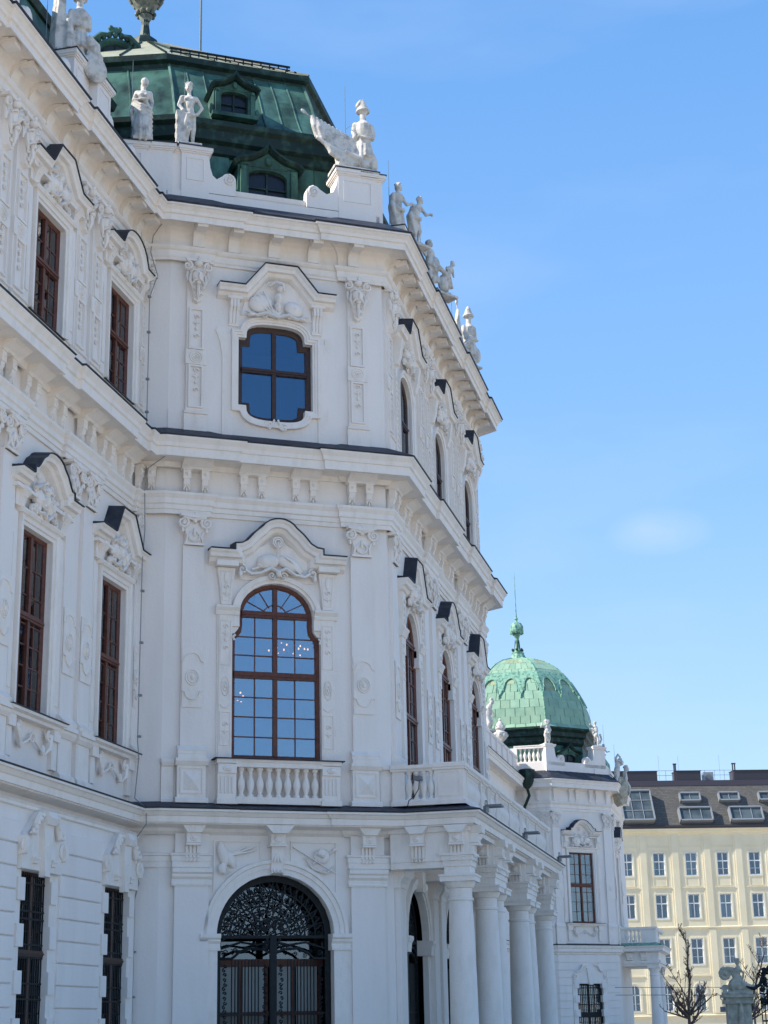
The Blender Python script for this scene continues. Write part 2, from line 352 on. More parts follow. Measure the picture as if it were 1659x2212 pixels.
def ionic(mb, cx, z0, z1, w, d=.14):
    h = z1 - z0; hw = w / 2
    mb.prism([(cx - hw * .85, z0), (cx + hw * .85, z0), (cx + hw * .92, z0 + .03), (cx + hw * .85, z0 + .06), (cx - hw * .85, z0 + .06), (cx - hw * .92, z0 + .03)], 0, d + .04)
    mb.box(cx - hw * .82, cx + hw * .82, 0, d, z0, z1 - .1)
    mb.prism([(cx - hw * 1.25, z1 - .06), (cx, z1 - .11), (cx + hw * 1.25, z1 - .06), (cx + hw * 1.3, z1), (cx - hw * 1.3, z1)], 0, d + .13)
    for s in (-1, 1):
        mb.spiral(cx + s * hw * 1.02, z1 - h * .28, h * .2, d + .06, .045, 1.7, math.pi / 2, s)
        mb.tube([(cx + s * hw * .1, d + .08, z1 - h * .18), (cx + s * hw * .55, d + .09, z1 - h * .13), (cx + s * hw, d + .09, z1 - h * .12)], .04, 5)
        mb.tube([(cx + s * hw * .18, d + .02, z0 + h * .45), (cx + s * hw * .45, d + .04, z0 + h * .33), (cx + s * hw * .4, d + .04, z0 + h * .18), (cx, d + .03, z0 + h * .1)], [.02, .03, .03, .02], 5)
        mb.tube([(cx + s * hw * .72, d, z0 + h * .08), (cx + s * hw * .62, d + .05, z0 + h * .28), (cx + s * hw * .8, d + .05, z0 + h * .45)], [.03, .045, .02], 5)
        mb.ell(cx + s * hw * 1.05, d + .04, z0 + h * .47, .05, .05, .07, 6, 4)
    mb.ell(cx, d + .05, z1 - h * .2, hw * .22, .07, h * .1); mb.ell(cx, d + .08, z1 - h * .02, .05, .06, .07)
    mb.ell(cx, d + .02, z0 + h * .42, hw * .14, .05, h * .16)
def mask(mb, cx, z0, z1, w, d=.12):
    h = z1 - z0; hw = w / 2
    mb.prism([(cx - hw * .9, z1 - .28), (cx - hw * .55, z0 + .28), (cx - hw * .45, z0 + .08), (cx, z0), (cx + hw * .45, z0 + .08), (cx + hw * .55, z0 + .28), (cx + hw * .9, z1 - .28), (cx + hw * .9, z1 - .05), (cx - hw * .9, z1 - .05)], 0, d + .03, .03)
    mb.box(cx - hw * 1.15, cx + hw * 1.15, 0, d + .1, z1 - .07, z1)
    for s in (-1, 1):
        mb.spiral(cx + s * hw * 1.0, z1 - .2, .13, d + .05, .04, 1.5, math.pi / 2, s)
        mb.tube([(cx + s * hw * .95, d, z1 - .32), (cx + s * hw * 1.05, d + .03, z1 - .5), (cx + s * hw * .95, d + .02, z1 - .62)], [.03, .035, .02], 5)
        mb.tube([(cx + s * .03, d + .11, z1 - .36), (cx + s * .12, d + .13, z1 - .33), (cx + s * .2, d + .07, z1 - .38)], [.02, .035, .015], 5)   # brow
        mb.ell(cx + s * .09, d + .07, z1 - .41, .04, .035, .022)
        mb.tube([(cx + s * .02, d + .12, z1 - .60), (cx + s * .1, d + .1, z1 - .63), (cx + s * .17, d + .07, z1 - .72)], [.03, .035, .015], 5)
        for q in (.0, .09): mb.spiral(cx + s * (.07 + q * .5), z0 + .22 + q * 2, .055, d + .05, .022, 1.2, 0, s, 8)
        mb.tube([(cx + s * .2, d + .05, z1 - .45), (cx + s * .22, d + .06, z1 - .62), (cx + s * .14, d + .06, z0 + .4)], [.03, .04, .02], 5)
    mb.ell(cx, d + .03, z1 - .47, .17, .10, .24, 10, 8)
    mb.ell(cx, d + .13, z1 - .50, .035, .06, .09); mb.ell(cx, d + .1, z1 - .70, .07, .05, .05)
    mb.tube([(cx, d + .07, z1 - .72), (cx, d + .08, z0 + .3), (cx, d + .05, z0 + .1)], [.04, .05, .02], 5)
    mb.ell(cx, d + .08, z1 - .12, .12, .08, .09); mb.ell(cx, d + .1, z1 - .0, .05, .05, .07)
def drops(mb, cx, z0, z1, d, seed=0):
    z = z1
    k = 0
    while z > z0 + .1:
        if k % 3 == 0: mb.spiral(cx, z - .1, .075, d, .024, 1, 0, 1, 8); z -= .24
        elif k % 3 == 1:
            mb.ell(cx, d, z - .03, .03, .03, .08, 5, 4); mb.tube([(cx - .08, d, z - .02), (cx + .08, d, z - .02)], .022, 4); z -= .16
        else: mb.ell(cx, d, z - .03, .045, .035, .055, 6, 4); z -= .14
        k += 1
def console(mb, cx, z0, z1, w, d=.0):
    """double-frieze console: square block with rosette over a leafed scroll"""
    h = z1 - z0; hw = w / 2
    mb.box(cx - hw, cx + hw, d, d + .17, z1 - h * .45, z1); mb.box(cx - hw * 1.15, cx + hw * 1.15, d, d + .2, z1 - .04, z1 + .02)
    mb.lathe_dummy = 0
    mb.ell(cx, d + .17, z1 - h * .23, hw * .55, .03, hw * .55, 8, 4); mb.ell(cx, d + .2, z1 - h * .23, hw * .22, .03, hw * .22, 6, 4)
    mb.xprism([(d, z1 - h * .45), (d + .15, z1 - h * .45), (d + .13, z1 - h * .6), (d + .07, z1 - h * .75), (d + .05, z1 - h * .9), (d, z0)], cx - hw * .8, cx + hw * .8)
    mb.spiral(cx, z1 - h * .72, hw * .7, d + .1, .02, 1, 0, 1, 8)
    for s in (-1, 1): mb.ell(cx + s * hw * .55, d + .08, z0 + h * .17, hw * .3, .05, h * .12, 6, 4, s * .4)
    mb.ell(cx, d + .07, z0 + h * .1, hw * .25, .05, h * .12, 6, 4)
def hood_pts(cx, hw, z, rise, kind):
    if kind == 'poly':
        return [(cx - hw, z), (cx - hw * .55, z), (cx - hw * .22, z + rise), (cx + hw * .34, z + rise), (cx + hw * .68, z), (cx + hw, z)] if hw > 1.6 else \
               [(cx - hw, z), (cx - hw * .5, z), (cx - hw * .24, z + rise), (cx + hw * .24, z + rise), (cx + hw * .6, z), (cx + hw, z)]
    st = rise * .22
    p = [(cx - hw, z), (cx - hw * .66, z), (cx - hw * .66, z + st), (cx - hw * .58, z + st)]
    p += [(cx - hw * .52, z + rise * .34), (cx - hw * .42, z + rise * .6)] + arc(cx, z + rise * .62, hw * .33, rise * .38, 160, 20, 8) + [(cx + hw * .42, z + rise * .6), (cx + hw * .52, z + rise * .34)]
    return p + [(cx + hw * .58, z + st), (cx + hw * .66, z + st), (cx + hw * .66, z), (cx + hw, z)]
def hood_round(cx, hw, z, rise):
    return [(cx - hw, z), (cx - hw * .56, z)] + arc(cx, z, hw * .52, rise, 165, 15, 9) + [(cx + hw * .56, z), (cx + hw, z)]
HOODP = [(0, 0), (0, .38), (-.05, .38), (-.09, .33), (-.17, .3), (-.19, .21), (-.27, .16), (-.31, .08), (-.34, 0)]
def hood(parent, fr, pts, sc_=1.0, depth=1.0):
    o = add('window_hood', MB().sweep(pts, [(a * sc_, b * depth) for a, b in HOODP]), 'trim', parent, fr)
    add('hood_flashing', MB().sweep(pts, [(.004, -.01), (.004, .42 * depth), (.03, .41 * depth), (.07, -.01)]), 'slate', o, fr)
    return o
PANE = {}
def windows_fill(parent, fr, outline, xs, zs, wood, glass_m, depth, bars=.028, fw_=.09, mull=None, transoms=(), behind=None, fan=None, inner=False, name='window'):
    """frame that follows the outline, glazing bars and panes cut to it"""
    f = MB(); inn = offset_poly(outline, -fw_ - .005); n = len(outline)
    A = offset_poly(outline, .03)
    f.sweep(outline if _ccw(outline) else outline[::-1], [(-.03, -depth - .06), (-.03, -depth + .01), (.0, -depth + .03), (fw_ * .6, -depth + .02), (fw_, -depth - .01), (fw_, -depth - .06)], closed=True)
    x0 = min(p[0] for p in inn); x1 = max(p[0] for p in inn); z0 = min(p[1] for p in inn); z1 = max(p[1] for p in inn)
    if mull:
        for x in mull: f.box(x - .055, x + .055, -depth - .06, -depth + .035, z0 - .02, min(z1 + .02, top_at(inn, x) + .03))
    for z, hh in transoms:
        a, b = span_at(inn, z); f.box(a - .03, b + .03, -depth - .07, -depth + .05, z - hh / 2, z + hh / 2); f.box(a - .03, b + .03, -depth - .07, -depth + .075, z - hh * .15, z + hh * .15)
    fo = add(name, f, wood, parent, fr)
    b = MB()
    for x in xs[1:-1]:
        t = top_at(inn, x); t = min(t, fan[1]) if fan else t
        b.box(x - bars / 2, x + bars / 2, -depth - .045, -depth - .005, bot_at(inn, x), t)
    for z in zs[1:-1]:
        a, c = span_at(inn, z); b.box(a, c, -depth - .046, -depth - .004, z - bars / 2, z + bars / 2)
    if fan:
        cx, cz, rx, rz = fan
        for a in (30, 60, 120, 150): b.tube([(cx + .35 * rx * math.cos(R(a)), -depth - .02, cz + .35 * rz * math.sin(R(a))), (cx + rx * math.cos(R(a)), -depth - .02, cz + rz * math.sin(R(a)))], .018, 4)
        b.tube([(p[0], -depth - .02, p[1]) for p in arc(cx, cz, rx * .38, rz * .42, 0, 180, 10)], .018, 4)
    add('glazing_bars', b, wood, fo, fr)
    if inner:
        q = MB(); dd = depth + .32
        for x in list(xs[1:-1]) + list(mull or []): q.box(x - .03, x + .03, -dd - .03, -dd, z0, min(top_at(inn, x), 1e9))
        for z in list(zs[1:-1]): a, c = span_at(inn, z); q.box(a, c, -dd - .03, -dd, z - .015, z + .015)
        add('inner_sash', q, wood, fo, fr)
    zz = list(zs)
    if fan: zz = [z for z in zs if z <= fan[1] + .01] + [z1]
    for i in range(len(xs) - 1):
        for j in range(len(zz) - 1):
            c = cliprect(inn, xs[i], xs[i + 1], zz[j], zz[j + 1])
            if len(c) >= 3:
                xa = min(p[0] for p in c); za = min(p[1] for p in c)
                key = (glass_m,) + tuple((round(p[0] - xa, 2), round(p[1] - za, 2)) for p in c)
                if key not in PANE:
                    me = MB().prism([(p[0] - xa, p[1] - za) for p in c], -.004, .004).mesh('pane'); me.materials.append(M[glass_m]); PANE[key] = me
                add('pane', PANE[key], glass_m, fo, fr, loc=(xa, -depth - .028, za), tilt=.012)
    if behind:
        q = MB(); nf = 26
        for (kind, a, c, lo, hi) in behind:
            pts = [(a + (c - a) * i / nf, -depth - .5 + .05 * math.sin(i * 1.9), 0) for i in range(nf + 1)]
            q2 = MB(); q2.add([(p[0], p[1], lo) for p in pts] + [(p[0], p[1], hi) for p in pts], [(i, i + 1, i + 2 + nf, i + 1 + nf) for i in range(nf)])
            add('curtain' if kind == 'curtain' else 'inner_panel', q2, kind, fo, fr, smooth=60)
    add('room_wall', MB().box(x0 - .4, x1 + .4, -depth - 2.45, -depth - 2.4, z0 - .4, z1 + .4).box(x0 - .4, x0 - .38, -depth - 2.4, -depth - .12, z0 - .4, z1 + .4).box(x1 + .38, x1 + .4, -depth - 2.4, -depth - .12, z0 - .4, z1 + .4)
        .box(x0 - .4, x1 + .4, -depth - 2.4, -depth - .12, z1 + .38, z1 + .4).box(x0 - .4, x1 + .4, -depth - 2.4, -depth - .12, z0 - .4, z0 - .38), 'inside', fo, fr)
    return fo
def _ccw(p): return sum(p[i][0] * p[(i + 1) % len(p)][1] - p[(i + 1) % len(p)][0] * p[i][1] for i in range(len(p))) > 0
def hits(poly, v, ax):
    r = []
    for i in range(len(poly)):
        p, q = poly[i - 1], poly[i]
        if (p[ax] <= v) != (q[ax] <= v): t = (v - p[ax]) / (q[ax] - p[ax]); r.append(p[1 - ax] + (q[1 - ax] - p[1 - ax]) * t)
    return sorted(r) or [min(p[1 - ax] for p in poly), max(p[1 - ax] for p in poly)]
def top_at(poly, x): return hits(poly, x, 0)[-1]
def bot_at(poly, x): return hits(poly, x, 0)[0]
def span_at(poly, z): h = hits(poly, z, 1); return h[0], h[-1]
def lin(a, b, n): return [a + (b - a) * i / n for i in range(n + 1)]
BAL = [(.075, 0), (.075, .06), (.05, .07), (.045, .1), (.075, .2), (.095, .3), (.085, .38), (.05, .48), (.038, .55), (.055, .58), (.04, .62), (.075, .66), (.075, .72)]
BALM = None
def baluster(parent, fr, x, d, z, h=.66, r=1.0):
    global BALM
    if BALM is None:
        BALM = MB().lathe(0, 0, BAL, 10).mesh('baluster', 50); BALM.materials.append(M['trim'])
    o = bpy.data.objects.new('baluster', BALM); wm = fr.m @ Matrix.Translation((x, -d, z)) @ Matrix.Diagonal((r, r, h / .72, 1)); return put(o, parent, wm)
# ------------------------------------------------------------------ ground
g = MB().add([(-400, 900, 0), (1500, 900, 0), (1500, -900, 0), (-400, -900, 0)], [(0, 1, 2, 3)])
tag(add('ground', g, 'gravel'), kind='structure')

# ------------------------------------------------------------------ palace
palace = tag(empty('palace', Matrix.Translation((45, 15, 0))), 'white baroque palace front with green mansard roof, tall arched window and columned portico', 'palace')
FW = Fr(0, 15.05, 0); FF = Fr(37.72, 14.32, -58); FR = Fr(0, 9.36, 0); FG0 = Fr(0, 14.73, 0); FL = Fr(37.5, 15.05, math.degrees(math.atan2(-.73, .22))); FB = Fr(54.9, 9.36, 58)
LF = 5.85; E3 = 54.9
def e2(r): return (40.82 - .554 * r, 9.36 - r)
def e3(r): return (E3 + .554 * r, 9.36 - r)
def path(r, wing=True, right=True):
    p = []
    for a, b in ((28.6, 30.75), (32.95, 35.05)):
        p += [FW.xy(a, 0), FW.xy(a, r), FW.xy(b, r), FW.xy(b, 0)]
    p = [FW.xy(22, 0)] + p + [FW.xy(37.25, 0), FW.xy(37.25, r), (37.46, 15.05 - r), FF.xy(-.05, r), FF.xy(1.08, r), FF.xy(1.08, 0), FF.xy(4.62, 0), FF.xy(4.62, r), e2(r)]
    for a, b in ((45.05, 46.65), (49.95, 51.55)):
        p += [FR.xy(a, 0), FR.xy(a, r), FR.xy(b, r), FR.xy(b, 0)] if not p[-1] == e2(r) else [FR.xy(41.75, r), FR.xy(41.75, 0), FR.xy(a, 0), FR.xy(a, r), FR.xy(b, r), FR.xy(b, 0)]
    p += [FR.xy(54.1, 0), FR.xy(54.1, r), e3(r), FB.xy(5.85, r)]
    return p
def band(name, r, prof, mt='trim', pth=None):
    return add(name, plansweep(MB(), pth or path(r), prof), mt, palace)
# walls with openings
def arch_open(cx, hw, z0, zs, rise, n=14): return [(cx - hw, z0), (cx + hw, z0)] + arc(cx, zs, hw, rise, 0, 180, n)
def mid_open(cx, hw=1.11, z0=7.98, flat=11.1, neck=.93, top=12.45):
    a = hw - neck
    r = [(cx - hw, z0), (cx + hw, z0), (cx + hw, flat), (cx + hw - a * .45, flat + .03), (cx + neck + .02, flat + .14), (cx + neck, flat + .3), (cx + neck, 11.62)]
    r += arc(cx, 11.62, neck, top - 11.62, 12, 168, 11)
    return r + [(cx - neck, 11.62), (cx - neck, flat + .3), (cx - neck - .02, flat + .14), (cx - hw + a * .45, flat + .03), (cx - hw, flat)]
def sarc(cx, cz, rx, rz, a0, a1, n, e=.62):
    r = []
    for p in arc(0, 0, 1, 1, a0, a1, n): r.append((cx + rx * math.copysign(abs(p[0]) ** e, p[0]), cz + rz * math.copysign(abs(p[1]) ** e, p[1])))
    return r
def quat_open(cx, k=1.0):
    w, a = 1.01 * k, .8 * k
    return [(cx - w, 17.2), (cx - a, 17.2)] + sarc(cx, 17.2, a, .38, 180, 360, 14)[1:-1] + [(cx + a, 17.2), (cx + w, 17.2), (cx + w, 19.1), (cx + a, 19.1)] + sarc(cx, 19.1, a, .44, 0, 180, 14)[1:] + [(cx - w, 19.1)]
WC = (31.9, 36.2); RC = (43.45, 48.3, 53.15); FC = 2.85
def fix(l):   # drop duplicate vertices
    r = []
    for p in l:
        if not r or math.hypot(p[0] - r[-1][0], p[1] - r[-1][1]) > 1e-4: r.append(p)
    if math.hypot(r[0][0] - r[-1][0], r[0][1] - r[-1][1]) < 1e-4: r.pop()
    return r
up_w = [rect(c - .77, c + .77, 16.9, 19.57) for c in WC]; md_w = [rect(c - .75, c + .75, 8.08, 11.97) for c in WC]
g_w = [rect(c - .74, c + .74, .9, 4.78) for c in WC]
wall('wing_wall', palace, FW, rect(22, 37.55, 0, 22.9), up_w + md_w, .15)
wall('wing_base_wall', palace, FG0, rect(22, 37.3, 0, 6.14), g_w, .2)
add('base_wall_edge', MB().box(22, 37.3, -.3, -.01, 6.1, 6.13).box(37.28, 37.3, -.3, 0, 0, 6.12), 'white', palace, FG0)
fa = fix(quat_open(FC)); fm = fix(mid_open(2.87, 1.15, neck=.96)); fg = arch_open(2.85, 1.45, 0, 3.79, 1.43)
wall('canted_wall', palace, FF, rect(0, LF, 0, 23.2), [fa, fm, fg], .42)
ru = [fix(arch_open(c, .78, 16.35, 18.75, .6)) for c in RC]; rm = [fix(mid_open(c, .98, 7.3, 11.1, .82)) for c in RC]; rg = [arch_open(c, 1.3, 0, 3.79, 1.3) for c in RC]
wall('garden_wall', palace, FR, rect(40.82, E3, 0, 23.2), ru + rm + rg, .15)
wall('corner_return', palace, FL, rect(0, .765, 0, 23.0), [])
wall('far_canted_wall', palace, FB, rect(0, 5.85, 0, 23.2), [])
# --- ground floor: entablature and cornice
p0 = path(.07)
COR0 = [(0, 6.13), (.1, 6.2), (.14, 6.27), (.44, 6.33), (.44, 6.36), (.50, 6.36), (.50, 6.50), (.54, 6.52), (.60, 6.60), (.65, 6.61), (.65, 6.66), (-.1, 6.66)]
LOW = [q for q in path(.07)]
def lowpath(r):   # the low cornice leaves the garden wall and runs out round the portico
    a = [FW.xy(22, 0), FW.xy(37.25, 0), (37.46, 15.05), FF.xy(-.05, r), FF.xy(1.12, r), FF.xy(1.12, 0), FF.xy(4.6, 0), FF.xy(4.6, r), e2(r)]
    return a
PX0, PX1, PY = 40.85, 55.6, 7.7
lp = lowpath(.06)[:-1] + [(40.86 - .0, 9.1), (40.86, PY - .0), (PX1, PY), (PX1, 9.4)]
band('low_cornice', 0, COR0, pth=lp)
add('low_cornice_flashing', plansweep(MB(), lp, [(-.05, 6.66), (.67, 6.665), (.68, 6.69), (0.0, 6.90)]), 'slate', palace)
FASC = [(0, 5.36), (.03, 5.36), (.03, 5.5), (.05, 5.5), (.05, 5.62), (.09, 5.64), (.09, 5.68), (0, 5.7)]
archp = [FF.xy(-.02, 0), FF.xy(.38, 0), FF.xy(.38, .13), FF.xy(1.15, .13), FF.xy(1.15, 0)]
for seg in (([(37.46, 15.05), FF.xy(-.03, 0), FF.xy(.32, 0), FF.xy(.32, .12), FF.xy(1.16, .12), FF.xy(1.16, 0)]), ([FF.xy(4.68, 0), FF.xy(4.68, .12), e2(.12), (41.6, 9.24)])):
    band('low_architrave', 0, FASC, pth=seg)
# wing string course (no brackets there)
band('wing_string', 0, [(0, 5.98), (.06, 6.0), (.06, 6.06), (.1, 6.1), (0, 6.12)], pth=[FG0.xy(22, 0), FG0.xy(37.3, 0)])
# pilasters on the canted face
def pil(fr, x0, x1, z0, z1, d=.1): return add('pilaster', MB().box(x0, x1, 0, d, z0, z1), 'white', palace, fr)
for (a, b) in ((.36, 1.18), (4.72, 5.58)):
    o = pil(FF, a, b, 0, 6.15, .12)
    cp = MB()
    cp.sweep([(b + .0, 0), (b, 0)], [(0, 0)]) if 0 else None
    cp.xprism([(0, 4.93), (.15, 4.93), (.16, 4.97), (.14, 5.0), (.14, 5.08), (.2, 5.14), (.2, 5.2), (.25, 5.24), (.25, 5.34), (0, 5.36)], a - .08, b + .06)
    add('capital', cp, 'trim', o, FF)
def triglyph(fr, cx, w=.34, d=.12, par=palace, tall=False):
    h = w / 2; mb = MB()
    mb.xprism([(d - .1, 5.92), (d + .2, 5.92), (d + .2, 6.15), (d - .1, 6.15)], cx - h, cx + h)
    mb.box(cx - h * 1.08, cx + h * 1.08, d - .1, d + .23, 5.86, 5.91)
    mb.prism([(cx - h, 6.15), (cx + h, 6.15), (cx + h * 1.7, 6.33), (cx - h * 1.7, 6.33)], d - .1, d + .3)
    for i in range(4):
        x = cx - h * .8 + i * h * 1.6 / 3; mb.box(x - .03, x + .03, d - .02, d + .09, 5.58, 5.86)
        if not tall: mb.prism([(x - .035, 5.49), (x + .035, 5.49), (x, 5.56)], d - .01, d + .1)
    mb.box(cx - h * .95, cx + h * .95, d - .05, d + .045, 5.56, 5.87)
    mb.ell(cx, d + .2, 6.03, h * .6, .04, .085, 10, 4); mb.ell(cx, d + .235, 6.03, h * .3, .03, .04, 8, 4)
    return add('frieze_console', mb, 'trim', par, fr, smooth=30)
triglyph(FF, .76); triglyph(FF, 5.14)
ks = MB(); ks.xprism([(0, 5.92), (.3, 5.92), (.3, 6.15), (0, 6.15)], 2.66, 3.02); ks.box(2.63, 3.05, 0, .33, 5.86, 5.91)
ks.prism([(2.66, 6.15), (3.02, 6.15), (3.2, 6.34), (2.48, 6.34)], 0, .5); ks.ell(2.84, .3, 6.03, .12, .05, .09, 10, 4)
ks.xprism([(0, 5.86), (.22, 5.86), (.2, 5.6), (.14, 5.35), (.18, 5.3), (.18, 5.24), (0, 5.2)], 2.70, 3.0)
for s in (-1, 0, 1): ks.ell(2.85 + s * .09, .2, 5.29, .035, .04, .05, 6, 4); ks.ell(2.85 + s * .06, .2, 5.6, .04, .04, .14, 6, 4, s * .3)
add('keystone', ks, 'trim', palace, FF, smooth=30)
# recessed panel outlines and the two spandrel trophies
for s in (-1, 1):
    mb = MB(); c = 2.85
    P = [(c + s * .38, 6.0), (c + s * 1.52, 6.0), (c + s * 1.52, 4.6)]
    mb.sweep(P, [(-.02, 0), (-.02, .03), (.02, .03), (.02, 0)])
    P2 = [(c + s * .38, 6.0), (c + s * .38, 5.55), (c + s * .7, 5.45)]
    mb.sweep(P2, [(-.015, 0), (-.015, .03), (.015, .03), (.015, 0)])
    x = c + s * 1.12; z = 5.68
    if s < 0:
        mb.ell(x - .2, .05, z + .0, .13, .07, .3, 8, 6, .25); mb.ell(x - .02, .05, z - .12, .12, .06, .24, 8, 6, .5); mb.ell(x - .22, .08, z - .33, .1, .04, .14, 6, 5, -.3)
        for a, l in ((48, .5), (62, .72), (75, .66)): mb.tube([(x, .04, z - .02), (x + l * math.sin(R(a)), .05, z + l * math.cos(R(a)) * .6)], [.04, .012], 5)
        mb.tube([(x - .3, .05, z - .3), (x - .18, .07, z - .45), (x - .02, .06, z - .42)], [.02, .05, .02], 5)
    else:
        mb.ell(x + .02, .05, z - .02, .2, .06, .19, 8, 6); mb.tube([(x - .05, .05, z + .12), (x - .12, .09, z + .02), (x + .05, .09, z - .05)], .05, 5)
        mb.tube([(x - .7, .03, z + .2), (x + .35, .06, z - .42)], .018, 5); mb.tube([(x - .2, .03, z - .2), (x + .42, .05, z + .16)], .02, 5); mb.box(x + .3, x + .42, .03, .07, z + .12, z + .17)
        mb.tube([(x - .4, .04, z - .05), (x - .2, .06, z - .32), (x + .15, .05, z - .42), (x + .33, .04, z - .25)], [.02, .045, .04, .02], 5)
    add('spandrel_relief', mb, 'trim', palace, FF, smooth=60)
# archivolt and imposts of the big gate
mb = MB(); mb.sweep(arc(2.85, 3.79, 1.45, 1.43, 0, 180, 30), [(-.0, -.01), (-.0, .05), (-.14, .05), (-.14, .08), (-.24, .08), (-.26, .12), (-.34, .12), (-.36, 0)])
add('archivolt', mb, 'trim', palace, FF, smooth=25)
for s in (-1, 1):
    mb = MB(); x0, x1 = sorted((2.85 + s * 1.37, 2.85 + s * 1.87)); mb.box(x0 + (.06 if s > 0 else 0), x1 - (0 if s > 0 else .06), -.3, .06, 0, 3.45)
    mb.xprism([(-.35, 3.45), (.1, 3.45), (.1, 3.5), (.07, 3.52), (.07, 3.6), (.12, 3.66), (.12, 3.7), (.17, 3.74), (.17, 3.83), (-.35, 3.84)], x0, x1)
    add('impost', mb, 'trim', palace, FF)
# wrought-iron gate
def iron_gate(fr, cx, hw, zs, rise, dd, full=True):
    gate = add('iron_gate', MB().sweep([(cx + hw, 0)] + arc(cx, zs, hw, rise, 0, 180, 24) + [(cx - hw, 0)], [(-.02, -dd), (-.02, -dd + .08), (.14, -dd + .08), (.14, -dd)]).box(cx - hw, cx + hw, -dd, -dd + .07, zs - .05, zs + .02)
               .box(cx - .08, cx + .08, -dd, -dd + .1, 0, zs), 'iron', palace, fr)
    sc2 = MB(); rr = hw - .14; rg = random.Random(5)
    for i in range(1, 12):
        a = R(180 * i / 12); sc2.tube([(cx + .2 * math.cos(a), -dd + .04, zs + .2 * math.sin(a)), (cx + rr * math.cos(a), -dd + .04, zs + rise / hw * rr * math.sin(a))], .02, 4)
    for k in (.34, .62, .82): sc2.tube([(cx + rr * k * math.cos(R(a)), -dd + .04, zs + rr * k * rise / hw * math.sin(R(a))) for a in range(0, 181, 9)], .024, 4)
    for k, cnt, r_ in ((.9, 22, .07), (.72, 17, .085), (.5, 12, .085), (.24, 6, .07)):
        for i in range(cnt):
            a = R(180 * (i + .5) / cnt); sc2.spiral(cx + rr * k * math.cos(a), zs + rr * k * rise / hw * math.sin(a), r_, -dd + .04, .02, 1.2, a + i, 1 if i % 2 else -1, 9)
            a2 = a + .06; sc2.tube([(cx + rr * (k - .08) * math.cos(a2), -dd + .05, zs + rr * (k - .08) * math.sin(a2)), (cx + rr * (k + .07) * math.cos(a2 + .09), -dd + .05, zs + rr * (k + .07) * math.sin(a2 + .09))], .02, 4)
    for i in range(26): sc2.ell(cx + rg.uniform(-.42, .42) * (1 if i % 2 else .5), -dd + .05, zs + rg.uniform(-.3, .42), .04, .03, .05, 5, 4)
    # wavy rail under the lunette
    for s in (-1, 1):
        sc2.tube([(cx, -dd + .06, zs - .42), (cx + s * .25, -dd + .06, zs - .3), (cx + s * .6, -dd + .06, zs - .28), (cx + s * .85, -dd + .06, zs - .38), (cx + s * 1.02, -dd + .06, zs - .52), (cx + s * (hw - .1), -dd + .06, zs - .52)], .035, 5)
        sc2.tube([(cx, -dd + .06, zs - .12), (cx + s * .4, -dd + .06, zs - .2), (cx + s * .8, -dd + .06, zs - .14), (cx + s * (hw - .1), -dd + .06, zs - .3)], .028, 5)
        for q in range(5): sc2.spiral(cx + s * (.2 + .24 * q), zs - .25 - .03 * q, .07, -dd + .05, .016, 1.3, q, s, 9)
        # scrolled strips left and right of the bars
        for xx in (.19, hw - .26):
            for k in range(28):
                z = zs - .68 - k * .105
                if z < .1: break
                sc2.spiral(cx + s * (xx + .02 * (k % 2)), z, .05, -dd + .04, .018, 1.1, k * 1.57, 1 if k % 2 else -1, 7)
    add('scrollwork', sc2, 'iron', gate, fr)
    bm_ = MB().box(-.013, .013, -.013, .013, 0, zs - .55).mesh('gate_bar'); bm_.materials.append(M['iron'])
    for s in (-1, 1):
        for k in range(9):
            x = .36 + k * (hw - .78) / 8
            add('gate_bar', bm_, 'iron', gate, fr, loc=(cx + s * x, -dd + .05, 0))
        for z in (.9, 2.0): add('gate_rail', MB().box(cx + min(s * .1, s * (hw - .1)), cx + max(s * .1, s * (hw - .1)), -dd + .02, -dd + .06, z, z + .03), 'iron', gate, fr)
    # glazed inner doors behind the ironwork
    dr = MB().box(cx - hw, cx + hw, -dd - .62, -dd - .6, zs - .6, zs + rise)
    add('lunette_glass', dr, 'glass_low', gate, fr)
    for k in range(4):
        x = cx - hw + .12 + k * (2 * hw - .2) / 4
        add('door_glass', MB().box(x + .07, x + (2 * hw - .2) / 4 - .07, -dd - .62, -dd - .6, 2.05, zs - .68), 'curtain', gate, fr)
        add('door_panel', MB().box(x + .07, x + (2 * hw - .2) / 4 - .07, -dd - .62, -dd - .6, .1, 1.98), 'door', gate, fr)
    q = MB()
    for k in range(5): x = cx - hw + .1 + k * (2 * hw - .2) / 4; q.box(x - .03, x + .03, -dd - .64, -dd - .56, 0, zs - .5)
    for z in (1.98, zs - .68, .0): q.box(cx - hw, cx + hw, -dd - .63, -dd - .57, z, z + (.18 if z > 3 else .09))
    add('door_frame', q, 'wood', gate, fr)
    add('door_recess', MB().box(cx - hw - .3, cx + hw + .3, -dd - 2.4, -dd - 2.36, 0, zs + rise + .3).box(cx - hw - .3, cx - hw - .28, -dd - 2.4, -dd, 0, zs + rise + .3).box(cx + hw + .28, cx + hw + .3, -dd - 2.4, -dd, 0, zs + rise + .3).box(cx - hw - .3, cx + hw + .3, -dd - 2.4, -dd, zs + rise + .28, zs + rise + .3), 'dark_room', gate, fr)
    return gate
iron_gate(FF, 2.85, 1.43, 3.79, 1.41, .30)
for c in RC: iron_gate(FR, c, 1.28, 3.79, 1.28, .36)
